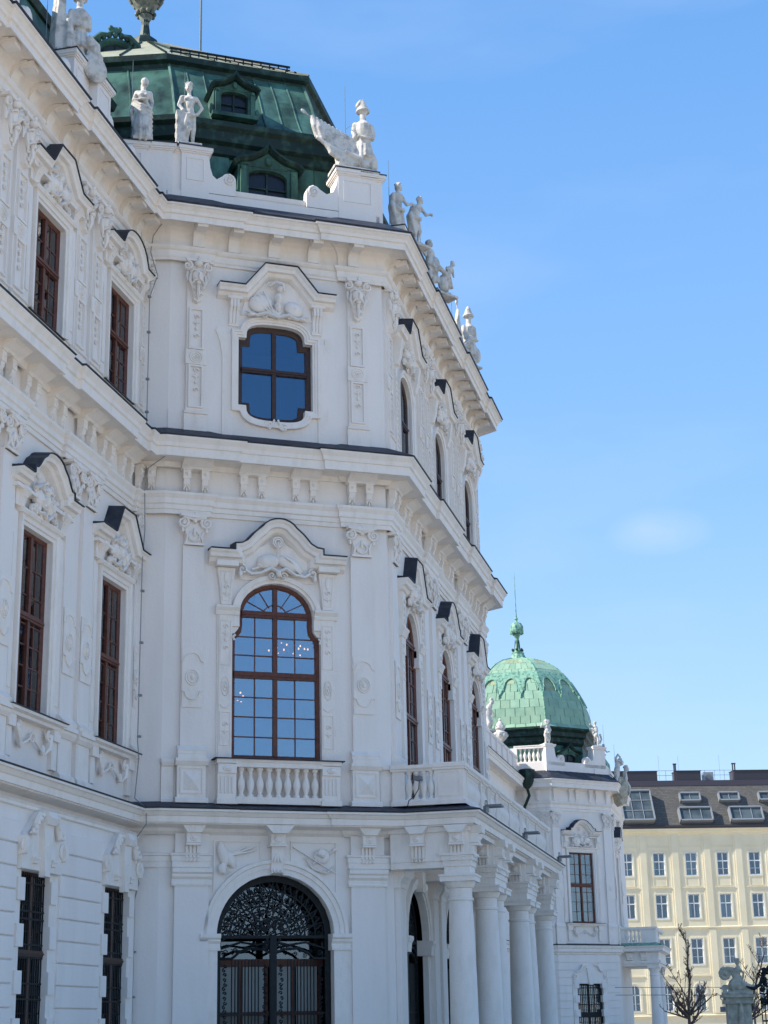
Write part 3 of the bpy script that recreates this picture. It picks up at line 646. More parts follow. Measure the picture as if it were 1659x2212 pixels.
# --- ground floor wing: stucco courses
cz = [.35 + i * .4467 for i in range(13)]      # joints
lim = [(24, 31.9 - 1.04), (31.9 + 1.04, 36.2 - 1.04)]
for i in range(len(cz) - 1):
    for k, (a, b) in enumerate(lim):
        aa, bb = (a, b)
        if cz[i + 1] > 5.3: 
            if k == 0: aa, bb = 24, 30.95
            else: aa, bb = 32.85, 35.25
        add('stucco_course', MB().xprism([(0, cz[i] + .015), (.03, cz[i] + .015), (.055, cz[i] + .035), (.055, cz[i + 1] - .02), (.03, cz[i + 1]), (0, cz[i + 1])], aa, bb), 'white', palace, FG0)
add('plinth', MB().box(22, 37.3, 0, .1, 0, .35), 'trim', palace, FG0)
for c in WC:
    zt = 4.78
    mb = MB()
    mb.prism([(c - .98, zt), (c - .98, 5.4), (c - .5, 5.75), (c - .22, 6.0), (c + .22, 6.0), (c + .5, 5.75), (c + .98, 5.4), (c + .98, zt)], 0, .12, .02)
    mb.prism([(c - .12, zt - .1), (c + .12, zt - .1), (c + .24, 5.75), (c - .24, 5.75)], .1, .24, .01)
    mb.xprism([(.1, 5.7), (.3, 5.72), (.36, 5.85), (.3, 5.98), (.2, 6.02), (.1, 6.02)], c - .2, c + .2)
    for s in (-1, 1):
        mb.spiral(c + s * .95, 5.25, .17, .14, .045, 1.5, math.pi / 2, s); mb.xprism([(0, 5.05), (.2, 5.08), (.24, 5.25), (.2, 5.42), (0, 5.45)], c + s * .95 - .07, c + s * .95 + .07)
        mb.tube([(c + s * .25, .2, 5.88), (c + s * .45, .22, 5.9), (c + s * .52, .18, 5.7), (c + s * .6, .2, 5.52), (c + s * .78, .2, 5.5)], [.05, .06, .07, .08, .03], 6)
        for k in range(5): mb.ell(c + s * (.3 + .11 * k), .24, 5.9 - .09 * k, .05, .05, .06, 6, 4)
        mb.box(c + s * .42 - .1, c + s * .42 + .1, .1, .19, 4.92, 5.0); mb.box(c + s * .42 - .12, c + s * .42 + .12, .1, .22, 5.0, 5.05)
    mb.spiral(c + .02, 5.3, .12, .22, .03, 1, 0, 1)
    add('window_crest', mb, 'trim', palace, FG0, smooth=35)
    for s in (-1, 1):
        add('window_jamb', MB().box(min(c + s * (.74 if s < 0 else .63), c + s * 1.04), max(c + s * (.74 if s < 0 else .63), c + s * 1.04), -.18, .01, .5, zt), 'trim', palace, FG0)
        for i in range(5):
            z = .62 + i * .893; add('quoin_block', MB().box(min(c + s * .62, c + s * .94), max(c + s * .62, c + s * .94), -.12, .055, z, z + .44), 'white', palace, FG0)
    # barred window
    ol = rect(c - .74, c + .74, .9, zt)
    fo = windows_fill(palace, FG0, ol, lin(c - .65, c + .65, 4), lin(1.0, zt - .1, 7), 'wood2', 'glass_low', .13, mull=(c,), transoms=((3.2, .12),), behind=[('curtain', c - .5, c - .1, 1, 4.5)])
    gr = MB()
    for k in range(15): x = c - .7 + k * .1; gr.box(x - .011, x + .011, -.12, -.098, .9, zt)
    for z in (4.55, 4.0, 3.35, 3.1, 2.6, 2.3, 1.3, 1.05, 3.85): gr.box(c - .74, c + .74, -.13, -.09, z, z + .035)
    for z in (4.2, 3.2, 1.15):
        for k in range(14): gr.spiral(c - .65 + k * .1, z, .04, -.11, .01, 1, k, 1, 6)
    for z in (3.2, 2.42):
        gr.box(c - .74, c + .74, -.135, -.11, z - .04, z + .14)
    add('window_grille', gr, 'iron', palace, FG0)
# ground window sill shelf of the wing is below the picture
# --- piano nobile
band('plinth_band', .04, [(0, 6.88), (.12, 6.88), (.12, 6.95), (.07, 7.0), (.07, 7.72), (.12, 7.76), (.16, 7.84), (.16, 7.90), (.06, 7.94), (0, 7.96)], 'white', pth=[FF.xy(0, -.02), FF.xy(.3, -.02)])
def pedestal(fr, x0, x1, diamond=True, d=.2, z0=6.86, z1=7.92):
    mb = MB().box(x0 + .05, x1 - .05, 0, d, z0 + .12, z1 - .1)
    mb.xprism([(0, z0), (d + .08, z0), (d + .08, z0 + .08), (d + .03, z0 + .13), (0, z0 + .13)], x0, x1)
    mb.xprism([(0, z1 - .16), (d + .03, z1 - .16), (d + .07, z1 - .1), (d + .09, z1 - .07), (d + .09, z1), (0, z1 + .02)], x0, x1)
    if diamond:
        a, b, c_, e = x0 + .15, x1 - .15, z0 + .25, z1 - .24; mx_, mz_ = (a + b) / 2, (c_ + e) / 2
        mb.sweep(rect(a, b, c_, e)[::-1], [(0, d), (0, d + .03), (.03, d + .03), (.03, d)], closed=True)
        mb.add([(a + .05, d, c_ + .05), (b - .05, d, c_ + .05), (b - .05, d, e - .05), (a + .05, d, e - .05), (mx_, d + .1, mz_)], [(0, 1, 4), (1, 2, 4), (2, 3, 4), (3, 0, 4)])
    return add('pedestal', mb, 'trim', palace, fr)
def mid_pilaster(fr, cx, w=.56, circ=9.92, ctop=14.07, par=palace):
    h = w / 2; o = add('pilaster', MB().box(cx - h, cx + h, 0, .1, 8.2, 13.3), 'white', par, fr)
    add('capital', (lambda q: (ionic(q, cx, 13.28, ctop, w * 1.06), q)[1])(MB()), 'trim', o, fr, smooth=40)
    add('base', MB().xprism([(0, 7.92), (.26, 7.92), (.26, 8.02), (.2, 8.05), (.23, 8.12), (.17, 8.18), (.12, 8.24), (0, 8.26)], cx - h - .07, cx + h + .07), 'trim', o, fr)
    mb = MB().box(cx - h + .02, cx + h - .02, .1, .115, 9.18, 10.66)
    mb.sweep([(cx - h, 10.3)] + [(cx - h * .8, 10.32)] + arc(cx, 10.32, h * .72, .2, 180, 0, 8) + [(cx + h * .8, 10.32), (cx + h, 10.3)], [(0, .1), (0, .14), (.025, .14), (.03, .1)])
    mb.sweep([(cx - h, 9.58)] + [(cx - h * .8, 9.56)] + arc(cx, 9.56, h * .72, .2, 180, 360, 8) + [(cx + h * .8, 9.56), (cx + h, 9.58)], [(0, .1), (0, .15), (.025, .15), (.03, .1)])
    for r_, t in ((.19, .02), (.13, .016)): mb.tube([(cx + r_ * .85 * math.cos(R(a)), .125, circ + r_ * math.sin(R(a))) for a in range(0, 361, 24)], t, 5)
    mb.ell(cx, .13, circ, .05, .04, .07); mb.ell(cx, .11, circ, .1, .02, .15, 10, 4)
    add('medallion', mb, 'trim', o, fr, smooth=40)
    return o
for cx, w_ in ((.71, .55), (5.12, .58)):
    mid_pilaster(FF, cx, w_); pedestal(FF, cx - .40, cx + .40)
add('corner_pedestal', MB().box(0, .3, 0, .06, 6.88, 7.9).box(-.02, .34, 0, .12, 7.82, 7.92), 'trim', palace, FF)
add('corner_pedestal', MB().box(5.52, LF + .02, 0, .08, 6.88, 7.9).box(5.5, LF + .05, 0, .16, 7.8, 7.92), 'trim', palace, FF)
for cx in (30.25, 33.5, 34.45, 37.55):
    if cx < 37: mid_pilaster(FW, cx, .62); pedestal(FW, cx - .4, cx + .4, False, .12)
    else: mid_pilaster(FW, 37.52, .34)
mid_pilaster(FW, 29.3, .62)
for cx in (41.3, 45.35, 46.35, 50.25, 51.25, 54.55): mid_pilaster(FR, cx, .56)
# entablature
band('architrave', .09, [(0, 14.07), (.05, 14.07), (.05, 14.18), (.08, 14.19), (.08, 14.3), (.12, 14.33), (.12, 14.46), (.15, 14.5), (.19, 14.56), (.19, 14.62), (0, 14.66)])
COR1 = [(0, 15.3), (.06, 15.3), (.1, 15.36), (.12, 15.42), (.62, 15.42), (.62, 15.40), (.66, 15.40), (.66, 15.62), (.7, 15.64), (.72, 15.74), (.8, 15.84), (.8, 15.89), (0, 15.89)]
band('middle_cornice', .09, COR1)
band('middle_cornice_flashing', .09, [(0, 15.89), (.82, 15.893), (.835, 15.92), (.0, 16.36), (-.1, 16.38)], 'slate')
seam = MB()
for x in lin(23, 37, 12): seam.box(x - .02, x + .02, 0, .82, 16.0, 16.03)
# consoles
def cpair(fr, cx, gap=.47, d=.0, w=.2):
    for s in (-1, 1):
        mb = MB(); console(mb, cx + s * gap / 2, 14.66, 15.26, w, d); add('frieze_console', mb, 'trim', palace, fr, smooth=35)
    hw = gap / 2 + w / 2 + .05
    add('corbel_block', MB().xprism([(0, 15.24), (d + .2, 15.24), (d + .24, 15.28), (d + .3, 15.31), (d + .42, 15.38), (d + .5, 15.42), (0, 15.44)], cx - hw, cx + hw), 'trim', palace, fr)
cpair(FF, .72, d=.09); cpair(FF, 2.22); cpair(FF, 3.6); cpair(FF, 5.1, d=.09)
for cx in (28.3, 29.7, 31.1, 32.5, 33.95, 35.35, 36.6): cpair(FW, cx, .5, .09 if cx in (29.7, 33.95) else 0)
mb = MB(); console(mb, 37.3, 14.66, 15.26, .2, .09); add('frieze_console', mb, 'trim', palace, FW, smooth=35)
mb = MB(); console(mb, .4, 14.66, 15.26, .2, .05); add('frieze_console', mb, 'trim', palace, FL, smooth=35)
for cx in (41.2, 42.8, 44.25, 45.85, 47.5, 49.1, 50.75, 52.4, 53.6, 54.5): cpair(FR, cx, .5, .09 if cx in (41.2, 45.85, 50.75, 54.5) else 0)
# windows of the middle storey
def mid_window_main():
    ol = fm; c = 2.87
    fo = windows_fill(palace, FF, ol, lin(c - 1.04, c + 1.04, 4), [8.07, 8.55, 9.05, 9.54, 10.03, 10.6, 11.07, 11.62], 'wood', 'glass', .13, fw_=.115, mull=(c,), transoms=((10.1, .17), (11.66, .16)), fan=(c, 11.62, .85, .74), inner=True)
    tag(fo, 'tall arched window with brown frames, blue reflections and a lit chandelier inside')
    # surround
    mb = MB()
    mb.sweep(arc(c, 11.62, .965, .83, 0, 180, 20), [(0, -.01), (0, .06), (-.08, .06), (-.08, .1), (-.16, .12), (-.2, .12), (-.22, 0)])
    for s in (-1, 1):
        x0, x1 = sorted((c + s * 1.15, c + s * 1.49)); mb.box(x0, x1, 0, .07, 7.95, 11.58)
        x2, x3 = sorted((c + s * .965, c + s * 1.18)); mb.box(x2, x3, -.3, .065, 11.28, 11.6)
        mb.xprism([(0, 11.56), (.1, 11.56), (.12, 11.62), (.1, 11.65), (.15, 11.7), (.18, 11.74), (.18, 11.79), (0, 11.8)], *sorted((c + s * .97, c + s * 1.58)))
        a = c + s * 1.32
        mb.prism([(a - .14, 11.8), (a + .14, 11.8), (a + .17, 12.2), (a + .24, 12.7), (a + .24, 12.78), (a - .24, 12.78), (a - .24, 12.7), (a - .17, 12.2)], 0, .12, .015)
        mb.sweep([(a - .1, 11.9), (a + .1, 11.9), (a + .12, 12.2), (a + .17, 12.68), (a - .17, 12.68), (a - .12, 12.2)], [(0, .11), (0, .14), (.02, .14), (.02, .11)], closed=True)
        mb.ell(a, .13, 12.5, .07, .04, .16); drops(mb, a, 11.92, 12.35, .14)
        mb.sweep(rect(a - .12, a + .12, 8.3, 9.1)[::-1], [(0, .06), (0, .09), (.018, .09), (.018, .06)], closed=True)
        mb.sweep(rect(a - .12, a + .12, 10.3, 11.4)[::-1], [(0, .06), (0, .09), (.018, .09), (.018, .06)], closed=True)
        for r_ in (.16, .08): mb.tube([(a + r_ * .6 * math.cos(R(t)), .085, 9.75 + r_ * 1.5 * math.sin(R(t))) for t in range(0, 361, 30)], .014, 4)
        mb.ell(a, .08, 9.75, .03, .03, .05); drops(mb, a, 10.6, 11.35, .08); drops(mb, a, 8.4, 8.9, .08)
        mb.tube([(a - .12, .08, 9.3), (a - .05, .09, 9.22), (a + .05, .09, 9.22), (a + .12, .08, 9.3)], .016, 4)
        mb.box(c + s * 1.5 - .03, c + s * 1.5 + .03, 0, .04, 7.95, 11.58)
        mb.tube([(c + s * 1.08, .08, 11.06), (c + s * 1.14, .1, 11.0), (c + s * 1.1, .09, 10.92)], .03, 5)
    add('window_surround', mb, 'trim', palace, FF, smooth=30)
    hood(palace, FF, [(x, z) for x, z in [(c - 1.78, 13.18), (c - 1.14, 13.18), (c - 1.14, 13.34), (c - .98, 13.36), (c - .82, 13.45), (c - .62, 13.68)] + arc(c, 13.62, .5, .44, 150, 30, 8) + [(c + .62, 13.68), (c + .82, 13.45), (c + .98, 13.36), (c + 1.14, 13.34), (c + 1.14, 13.18), (c + 1.78, 13.18)]], 1.05)
    mb = MB(); mb.box(c - 1.6, c - 1.05, 0, .2, 12.78, 12.92); mb.box(c + 1.05, c + 1.6, 0, .2, 12.78, 12.92)
    mb.prism([(c - 1.0, 12.5), (c - .9, 13.0), (c - .5, 13.35), (c, 13.6), (c + .5, 13.35), (c + .9, 13.0), (c + 1.0, 12.5)], 0, .03)
    # the relief: rings, a pole, helmet and wing, long scrolls
    for r_ in (.13, .08): mb.tube([(c + r_ * math.cos(R(a)), .12, 13.5 + r_ * math.sin(R(a))) for a in range(0, 361, 30)], .03, 5)
    mb.tube([(c, .14, 13.5), (c - .02, .15, 13.2), (c, .13, 12.95)], .03, 5)
    mb.ell(c - .25, .08, 12.98, .3, .13, .2, 12, 8, .15); mb.ell(c - .48, .1, 12.86, .08, .08, .07); mb.tube([(c - .48, .12, 12.82), (c - .68, .1, 12.76)], .035, 5)
    mb.ell(c + .3, .08, 12.96, .36, .1, .17, 12, 8, -.45); mb.ell(c + .5, .1, 12.84, .2, .06, .08, 8, 5, -.6); mb.tube([(c + .16, .17, 13.1), (c + .3, .2, 13.0), (c + .42, .16, 12.92)], [.02, .03, .01], 5)
    for k in range(6): mb.tube([(c + .25 + .05 * k, .15, 13.0 - .05 * k), (c + .35 + .07 * k, .14, 12.86 - .05 * k)], [.025, .01], 4)
    for s in (-1, 1):
        mb.tube([(c, .12, 12.72), (c + s * .2, .15, 12.8), (c + s * .45, .12, 12.66), (c + s * .7, .12, 12.62), (c + s * .85, .12, 12.72)], [.05, .06, .05, .05, .04], 6)
        mb.spiral(c + s * .15, 12.62, .1, .1, .035, 1.4, 0, s); mb.spiral(c + s * .92, 12.74, .12, .1, .04, 1.4, math.pi / 2, s); mb.ell(c + s * .97, .1, 12.6, .06, .07, .1, 6, 5)
    mb.ell(c, .16, 12.66, .07, .06, .1)
    add('window_relief', mb, 'trim', palace, FF, smooth=60)
    # small balustrade below
    bl = add('balustrade', MB().box(c - 1.1, c + 1.1, -.02, .34, 7.74, 7.9).box(c - 1.1, c + 1.1, -.02, .3, 6.86, 7.03).box(c - 1.12, c + 1.12, 0, .37, 7.86, 7.92), 'trim', palace, FF)
    for k in range(9): baluster(bl, FF, c - .93 + k * .2325, .18, 7.03, .71, 1.02)
    add('balustrade_flashing', MB().box(c - 1.64, c + 1.64, -.02, .42, 7.921, 7.945), 'slate', bl, FF)
    for s in (-1, 1):
        x0, x1 = sorted((c + s * 1.08, c + s * 1.54)); q = MB().box(x0, x1, 0, .3, 6.96, 7.84).box(x0 - .03, x1 + .03, 0, .36, 6.84, 6.97).box(x0 - .03, x1 + .03, 0, .36, 7.82, 7.92).box(x0, x1, .3, .35, 7.58, 7.8)
        q.ell((x0 + x1) / 2, .35, 7.69, .13, .04, .075, 10, 4); q.ell((x0 + x1) / 2, .38, 7.69, .06, .03, .04)
        for k in range(4): xx = x0 + .09 + k * .093; q.box(xx - .018, xx + .018, .3, .335, 7.1, 7.5)
        add('balustrade_pier', q, 'trim', bl, FF, smooth=30)
mid_window_main()
def rect_surround(fr, c, hw, z0, z1, zs, seed, kind, par=palace, base=True, hoodhw=1.5, zh=12.95, rise=.6, ears=True, sc_=.85):
    mb = MB(); P = [(c + hw, z0), (c + hw, z1), (c - hw, z1), (c - hw, z0)]
    mb.sweep(P, [(0, -.005), (0, .05), (-.08, .05), (-.09, .09), (-.17, .09), (-.2, .12), (-.22, .12), (-.23, 0)])
    mb.xprism([(0, z1 + .2), (.14, z1 + .2), (.18, z1 + .26), (.18, z1 + .3), (0, z1 + .32)], c - hw - .3, c + hw + .3)
    for s in (-1, 1):
        x = c + s * (hw + .42); mb.box(x - .13, x + .13, 0, .05, z0, z1 + .2); mb.box(x - .09, x + .09, .05, .07, z0 + .3, z1 - .3)
        mb.box(x - .12, x + .12, 0, .1, z1 + .3, zh - .3)
        x2 = c + s * (hw + .3); mb.spiral(x2, z1 + .62, .14, .16, .05, 1.5, math.pi / 2, s); mb.xprism([(0, z1 + .28), (.12, z1 + .3), (.18, z1 + .5), (.3, z1 + .62), (.28, zh - .32), (0, zh - .3)], x2 - .12, x2 + .12)
    mb.box(c - hoodhw + .1, c - hw * .62, 0, .22, zh - .38, zh - .3); mb.box(c + hw * .62, c + hoodhw - .1, 0, .22, zh - .38, zh - .3)
    add('window_surround', mb, 'trim', par, fr, smooth=30)
    hood(par, fr, hood_pts(c, hoodhw, zh, rise, kind) if kind != 'round' else hood_round(c, hoodhw, zh, rise), sc_)
    mb = MB(); trophy(mb, c, z1 + .72, hw * 1.9, .95, .1, seed); blobs(mb, c - hw * .5, c + hw * .5, zh - .1, zh + rise * .4, .08, 6, seed + 3)
    add('window_relief', mb, 'trim', par, fr, smooth=60)
def sill_apron(fr, c, hw, z, par=palace, seed=1):
    o = add('window_sill', MB().xprism([(0, z - .16), (.18, z - .16), (.2, z - .1), (.28, z - .06), (.28, z), (0, z + .01)], c - hw, c + hw), 'trim', par, fr)
    add('sill_flashing', MB().box(c - hw - .03, c + hw + .03, 0, .31, z + .002, z + .022), 'slate', o, fr)
    mb = MB()
    for s in (-1, 1):
        mb.box(*sorted((c + s * (hw - .08), c + s * (hw - .42))), 0, .14, z - .4, z - .16)
        mb.box(*sorted((c + s * (hw - .12), c + s * (hw - .38))), 0, .08, z - 1.0, z - .4)
        mb.spiral(c + s * (hw - .6), z - .35, .12, .1, .04, 1.4, math.pi / 2, s); mb.tube([(c + s * (hw - .5), .1, z - .3), (c + s * (hw - .62), .12, z - .6), (c + s * (hw - .75), .08, z - .75)], [.05, .06, .02], 5)
        mb.tube([(c + s * (hw - .75), .06, z - .72), (c + s * .3, .08, z - .6), (c + s * .1, .07, z - .5)], [.02, .03, .02], 5); mb.ell(c + s * (hw - .8), .07, z - .66, .05, .05, .12)
    mb.spiral(c, z - .5, .14, .07, .03, 1.2, 0, 1)
    add('apron_relief', mb, 'trim', par, fr, smooth=50)
for i, c in enumerate(WC):
    rect_surround(FW, c, .75, 8.1, 11.97, 0, 11 + i, 'arch' if i == 0 else 'poly', hoodhw=1.55, zh=13.0, rise=.72)
    sill_apron(FW, c, 1.35, 8.02)
    windows_fill(palace, FW, md_w[i], lin(c - .66, c + .66, 4), [8.17, 8.62, 9.07, 9.52, 9.97, 10.6, 11.2, 11.88], 'wood', 'glass_low', .13, mull=(c,), transoms=((10.12, .16),), behind=[('curtain', c - .7, c + .1, 8.1, 11.9), ('curtain', c + .25, c + .72, 8.1, 11.9)])
    rect_surround(FW, c, .77, 16.9, 19.57, 0, 21 + i, 'poly' if i == 0 else 'round', hoodhw=1.5, zh=20.55, rise=.6)
    windows_fill(palace, FW, up_w[i], lin(c - .68, c + .68, 4), [16.98, 17.4, 17.85, 18.3, 18.9, 19.48], 'wood', 'glass_low', .13, mull=(c,), transoms=((18.36, .15),), behind=[('curtain', c - .7, c + .7, 18.4, 19.5)])
    add('sill_flashing', MB().box(c - .95, c + .95, -.12, .05, 16.875, 16.895), 'slate', palace, FW)
for i, c in enumerate(RC):
    fo = windows_fill(palace, FR, rm[i], lin(c - .9, c + .9, 4), [7.4, 7.95, 8.5, 9.05, 9.6, 10.1, 10.6, 11.07, 11.62], 'wood', 'glass_low', .1, mull=(c,), transoms=((9.6, .16), (11.66, .16)), fan=(c, 11.62, .76, .76))
    mb = MB(); mb.sweep(arc(c, 11.62, .82, .83, 0, 180, 16), [(0, -.01), (0, .06), (-.1, .06), (-.1, .1), (-.2, .12), (-.22, 0)])
    for s in (-1, 1):
        mb.box(*sorted((c + s * .98, c + s * 1.3)), 0, .07, 7.0, 11.58); mb.box(*sorted((c + s * .82, c + s * 1.05)), -.4, .065, 11.12, 11.6)
        mb.xprism([(0, 11.56), (.1, 11.56), (.15, 11.7), (.18, 11.74), (.18, 11.79), (0, 11.8)], *sorted((c + s * .86, c + s * 1.4)))
        a = c + s * 1.15; mb.prism([(a - .12, 11.8), (a + .12, 11.8), (a + .2, 12.78), (a - .2, 12.78)], 0, .12, .015); drops(mb, a, 11.9, 12.6, .14); drops(mb, a, 10.3, 11.4, .08)
    add('window_surround', mb, 'trim', palace, FR, smooth=30)
    hood(palace, FR, hood_pts(c, 1.5, 13.1, .8, 'arch' if i == 1 else 'poly'), 1.0, .85)
    mb = MB(); trophy(mb, c, 12.95, 1.7, .95, .12, 31 + i); add('window_relief', mb, 'trim', palace, FR, smooth=60)
    # upper storey
    fo = windows_fill(palace, FR, ru[i], lin(c - .69, c + .69, 2), [16.4, 17.2, 18.1, 19.3], 'wood2', 'glass_low', .1, mull=(c,), transoms=((18.05, .14),))
    mb = MB(); mb.sweep([(c + .78, 16.3), (c + .78, 18.4)] + arc(c, 18.75, .78, .6, 0, 180, 14) + [(c - .78, 18.4), (c - .78, 16.3)], [(0, -.01), (0, .06), (-.09, .06), (-.1, .1), (-.2, .12), (-.22, 0)])
    for s in (-1, 1):
        a = c + s * 1.15; mb.box(a - .12, a + .12, 0, .06, 16.3, 19.2); mb.xprism([(0, 19.3), (.12, 19.35), (.2, 19.6), (.26, 20.1), (0, 20.15)], a - .12, a + .12); mb.spiral(a, 19.8, .13, .18, .04, 1.4, 0, s); drops(mb, a, 16.8, 19, .07)
    add('window_surround', mb, 'trim', palace, FR, smooth=30)
    hood(palace, FR, hood_pts(c, 1.5, 20.4, .62, 'poly'), .9)
    mb = MB(); trophy(mb, c, 19.95, 1.6, .9, .12, 41 + i); add('window_relief', mb, 'trim', palace, FR, smooth=60)
# upper window of the canted face
def up_window_main():
    c = FC; ol = fa
    fo = windows_fill(palace, FF, ol, [c - 1.2, c, c + 1.2], [16.6, 18.27, 19.8], 'wood2', 'glass_up', .16, bars=.05, fw_=.15, mull=(c,), transoms=((18.27, .13),))
    tag(fo, 'four-light upper window with notched curved corners and dark brown frame')
    mb = MB()
    o1 = offset_poly(ol, .0)
    mb.sweep(o1[::-1] if _ccw(o1) else o1, [(0, -.02), (0, .05), (.06, .05), (.06, .08), (.13, .08), (.13, .11), (.19, .11), (.2, 0)], closed=True)
    # outer ears and side strips
    for s in (-1, 1):
        a = c + s * 1.28; mb.box(*sorted((c + s * 1.16, c + s * 1.36)), 0, .04, 16.32, 19.15)
        mb.prism([(c + s * 1.36, 18.3), (c + s * 1.36, 19.3), (c + s * 1.58, 19.34), (c + s * 1.62, 19.22), (c + s * 1.5, 18.9), (c + s * 1.44, 18.5), (c + s * 1.44, 18.3)][::s], 0, .04)
        mb.box(*sorted((c + s * 1.36, c + s * 1.44)), 0, .035, 16.32, 18.35)
        # triple volute brackets
        x = c + s * 1.14
        for k in (-1, 0, 1): mb.xprism([(0, 19.45), (.06, 19.45), (.1, 19.55), (.08, 19.7), (.12, 19.82), (.2, 19.9), (.2, 20.12), (0, 20.14)], x + k * .085 - .036, x + k * .085 + .036)
        mb.box(x - .14, x + .14, 0, .05, 19.4, 20.15); mb.box(x - .2, x + .2, 0, .22, 20.12, 20.2)
        mb.spiral(c + s * .2, 16.68, .12, .09, .03, 1.2, math.pi, s)
        mb.tube([(c + s * .05, .08, 16.86), (c + s * .1, .1, 16.7), (c + s * .2, .09, 16.58)], .03, 5)
    add('window_surround', mb, 'trim', palace, FF, smooth=30)
    hood(palace, FF, [(c - 1.6, 20.47), (c - .9, 20.47), (c - .36, 21.16), (c + .52, 21.16), (c + 1.08, 20.47), (c + 1.6, 20.47)], .98)
    mb = MB(); mb.prism([(c - .95, 19.75), (c - .85, 20.15), (c - .35, 20.75), (c + .4, 20.78), (c + .95, 20.2), (c + 1.0, 19.75)], 0, .03)
    mb.ell(c - .42, .07, 20.1, .34, .09, .27, 14, 7, .2); mb.ell(c + .48, .07, 20.02, .27, .1, .22, 12, 7, -.4); mb.ell(c + .48, .15, 20.02, .05, .04, .05)
    for k in range(8):
        a = k * .8; mb.tube([(c + .48, .16, 20.02), (c + .48 + .2 * math.cos(a), .13, 20.02 + .17 * math.sin(a))], [.02, .01], 4)
    mb.ell(c + .05, .1, 20.28, .11, .12, .17); mb.ell(c + .08, .12, 20.55, .08, .1, .1); mb.ell(c + .02, .12, 20.03, .09, .1, .14)
    for a in (-55, -40, -25): mb.tube([(c - .05, .14, 19.75), (c - .05 + .75 * math.sin(R(a)), .12, 19.75 + .75 * math.cos(R(a)))], [.025, .035], 5)
    mb.tube([(c - .2, .13, 20.6), (c - .05, .16, 20.72), (c + .15, .16, 20.68), (c + .2, .14, 20.5)], [.03, .05, .05, .03], 6)
    for s in (-1, 1): mb.spiral(c + s * .16, 20.68, .08, .1, .025, 1.2, 0, s)
    for s in (-1, 1):
        mb.tube([(c, .12, 19.72), (c + s * .3, .14, 19.8), (c + s * .55, .12, 19.72), (c + s * .85, .12, 19.82)], [.05, .06, .05, .03], 6); mb.spiral(c + s * .35, 19.76, .09, .12, .03, 1.2, 0, s); mb.ell(c + s * .7, .13, 19.72, .13, .07, .05, 8, 5, -s * .2)
    for k in (-2, -1, 0, 1, 2): mb.tube([(c + .02, .12, 19.72), (c + .02 + k * .06, .14, 19.95)], [.03, .015], 5)
    add('window_relief', mb, 'trim', palace, FF, smooth=60)
up_window_main()
# upper pilasters with masks
def up_pilaster(fr, cx, w=.5):
    h = w / 2; o = add('pilaster', MB().box(cx - h, cx + h, 0, .08, 16.8, 21.1), 'white', palace, fr)
    mb = MB(); mask(mb, cx, 19.85, 21.08, w * 1.1); add('mask_capital', mb, 'trim', o, fr, smooth=50)
    add('base', MB().xprism([(0, 16.2), (.13, 16.2), (.13, 16.78), (.17, 16.8), (.17, 16.84), (.09, 16.88), (0, 16.88)], cx - h - .05, cx + h + .05), 'trim', o, fr)
    mb = MB()
    for a, b in ((17.0, 18.12), (18.62, 19.72)): mb.sweep(rect(cx - h * .66, cx + h * .66, a, b)[::-1], [(-.02, .07), (-.02, .12), (.03, .12), (.03, .07)], closed=True)
    mb.box(cx - h - .02, cx + h + .02, .07, .1, 18.17, 18.58)
    for r_ in (.16, .1, .05): mb.tube([(cx + r_ * math.cos(R(a)), .105, 18.37 + r_ * math.sin(R(a))) for a in range(0, 361, 24)], .016, 5)
    mb.ell(cx, .11, 18.37, .025, .03, .025); drops(mb, cx, 17.3, 18.1, .095); drops(mb, cx, 18.75, 19.6, .095)
    add('panel_relief', mb, 'trim', o, fr, smooth=50)
for cx in (.69, 5.1): up_pilaster(FF, cx)
for cx in (29.35, 30.2, 33.5, 34.45): up_pilaster(FW, cx, .6)
up_pilaster(FW, 37.5, .36)
for cx in (41.3, 45.4, 46.3, 50.3, 51.2, 54.5): up_pilaster(FR, cx, .5)
add('attic_band', MB().box(0, .4, 0, .03, 16.2, 16.9).box(1.0, 4.8, 0, .03, 16.2, 16.3), 'white', palace, FF)
# top entablature
band('top_astragal', .08, [(0, 21.06), (.05, 21.06), (.05, 21.12), (.08, 21.16), (.08, 21.32), (.13, 21.35), (.17, 21.4), (.17, 21.45), (.1, 21.48), (0, 21.5)])
band('top_cove', .08, [(0, 21.46), (.02, 21.5), (.03, 21.72), (.07, 21.88), (.16, 21.98), (.30, 22.03), (.3, 22.06), (0, 22.06)])
COR2 = [(.2, 22.03), (.4, 22.03), (.62, 22.0), (.66, 21.98), (.66, 21.9), (.71, 21.88), (.71, 22.05), (.76, 22.07), (.78, 22.15), (.86, 22.24), (.9, 22.25), (.9, 22.30), (0, 22.32)]
band('top_cornice', .08, COR2)
band('top_cornice_flashing', .08, [(0, 22.3), (.92, 22.302), (.94, 22.34), (.0, 22.98), (-.2, 23.0)], 'slate')
def fin(fr, cx, d=0, w=.28):
    mb = MB().xprism([(d, 21.48), (d + .14, 21.48), (d + .15, 21.66), (d + .22, 21.8), (d + .36, 21.9), (d + .5, 21.95), (d + .5, 22.01), (d, 22.02)], cx - w * .55, cx + w * .55)
    mb.box(cx - w / 2, cx + w / 2, d + .34, d + .66, 21.82, 21.99)
    add('cornice_bracket', mb, 'trim', palace, fr)
for cx, dd in ((.7, .08), (1.68, 0), (2.78, 0), (3.88, 0), (5.0, .08)): fin(FF, cx, dd)
for k in range(11): fin(FW, 27.6 + k * .93)
for k in range(15): fin(FR, 41.35 + k * .94)
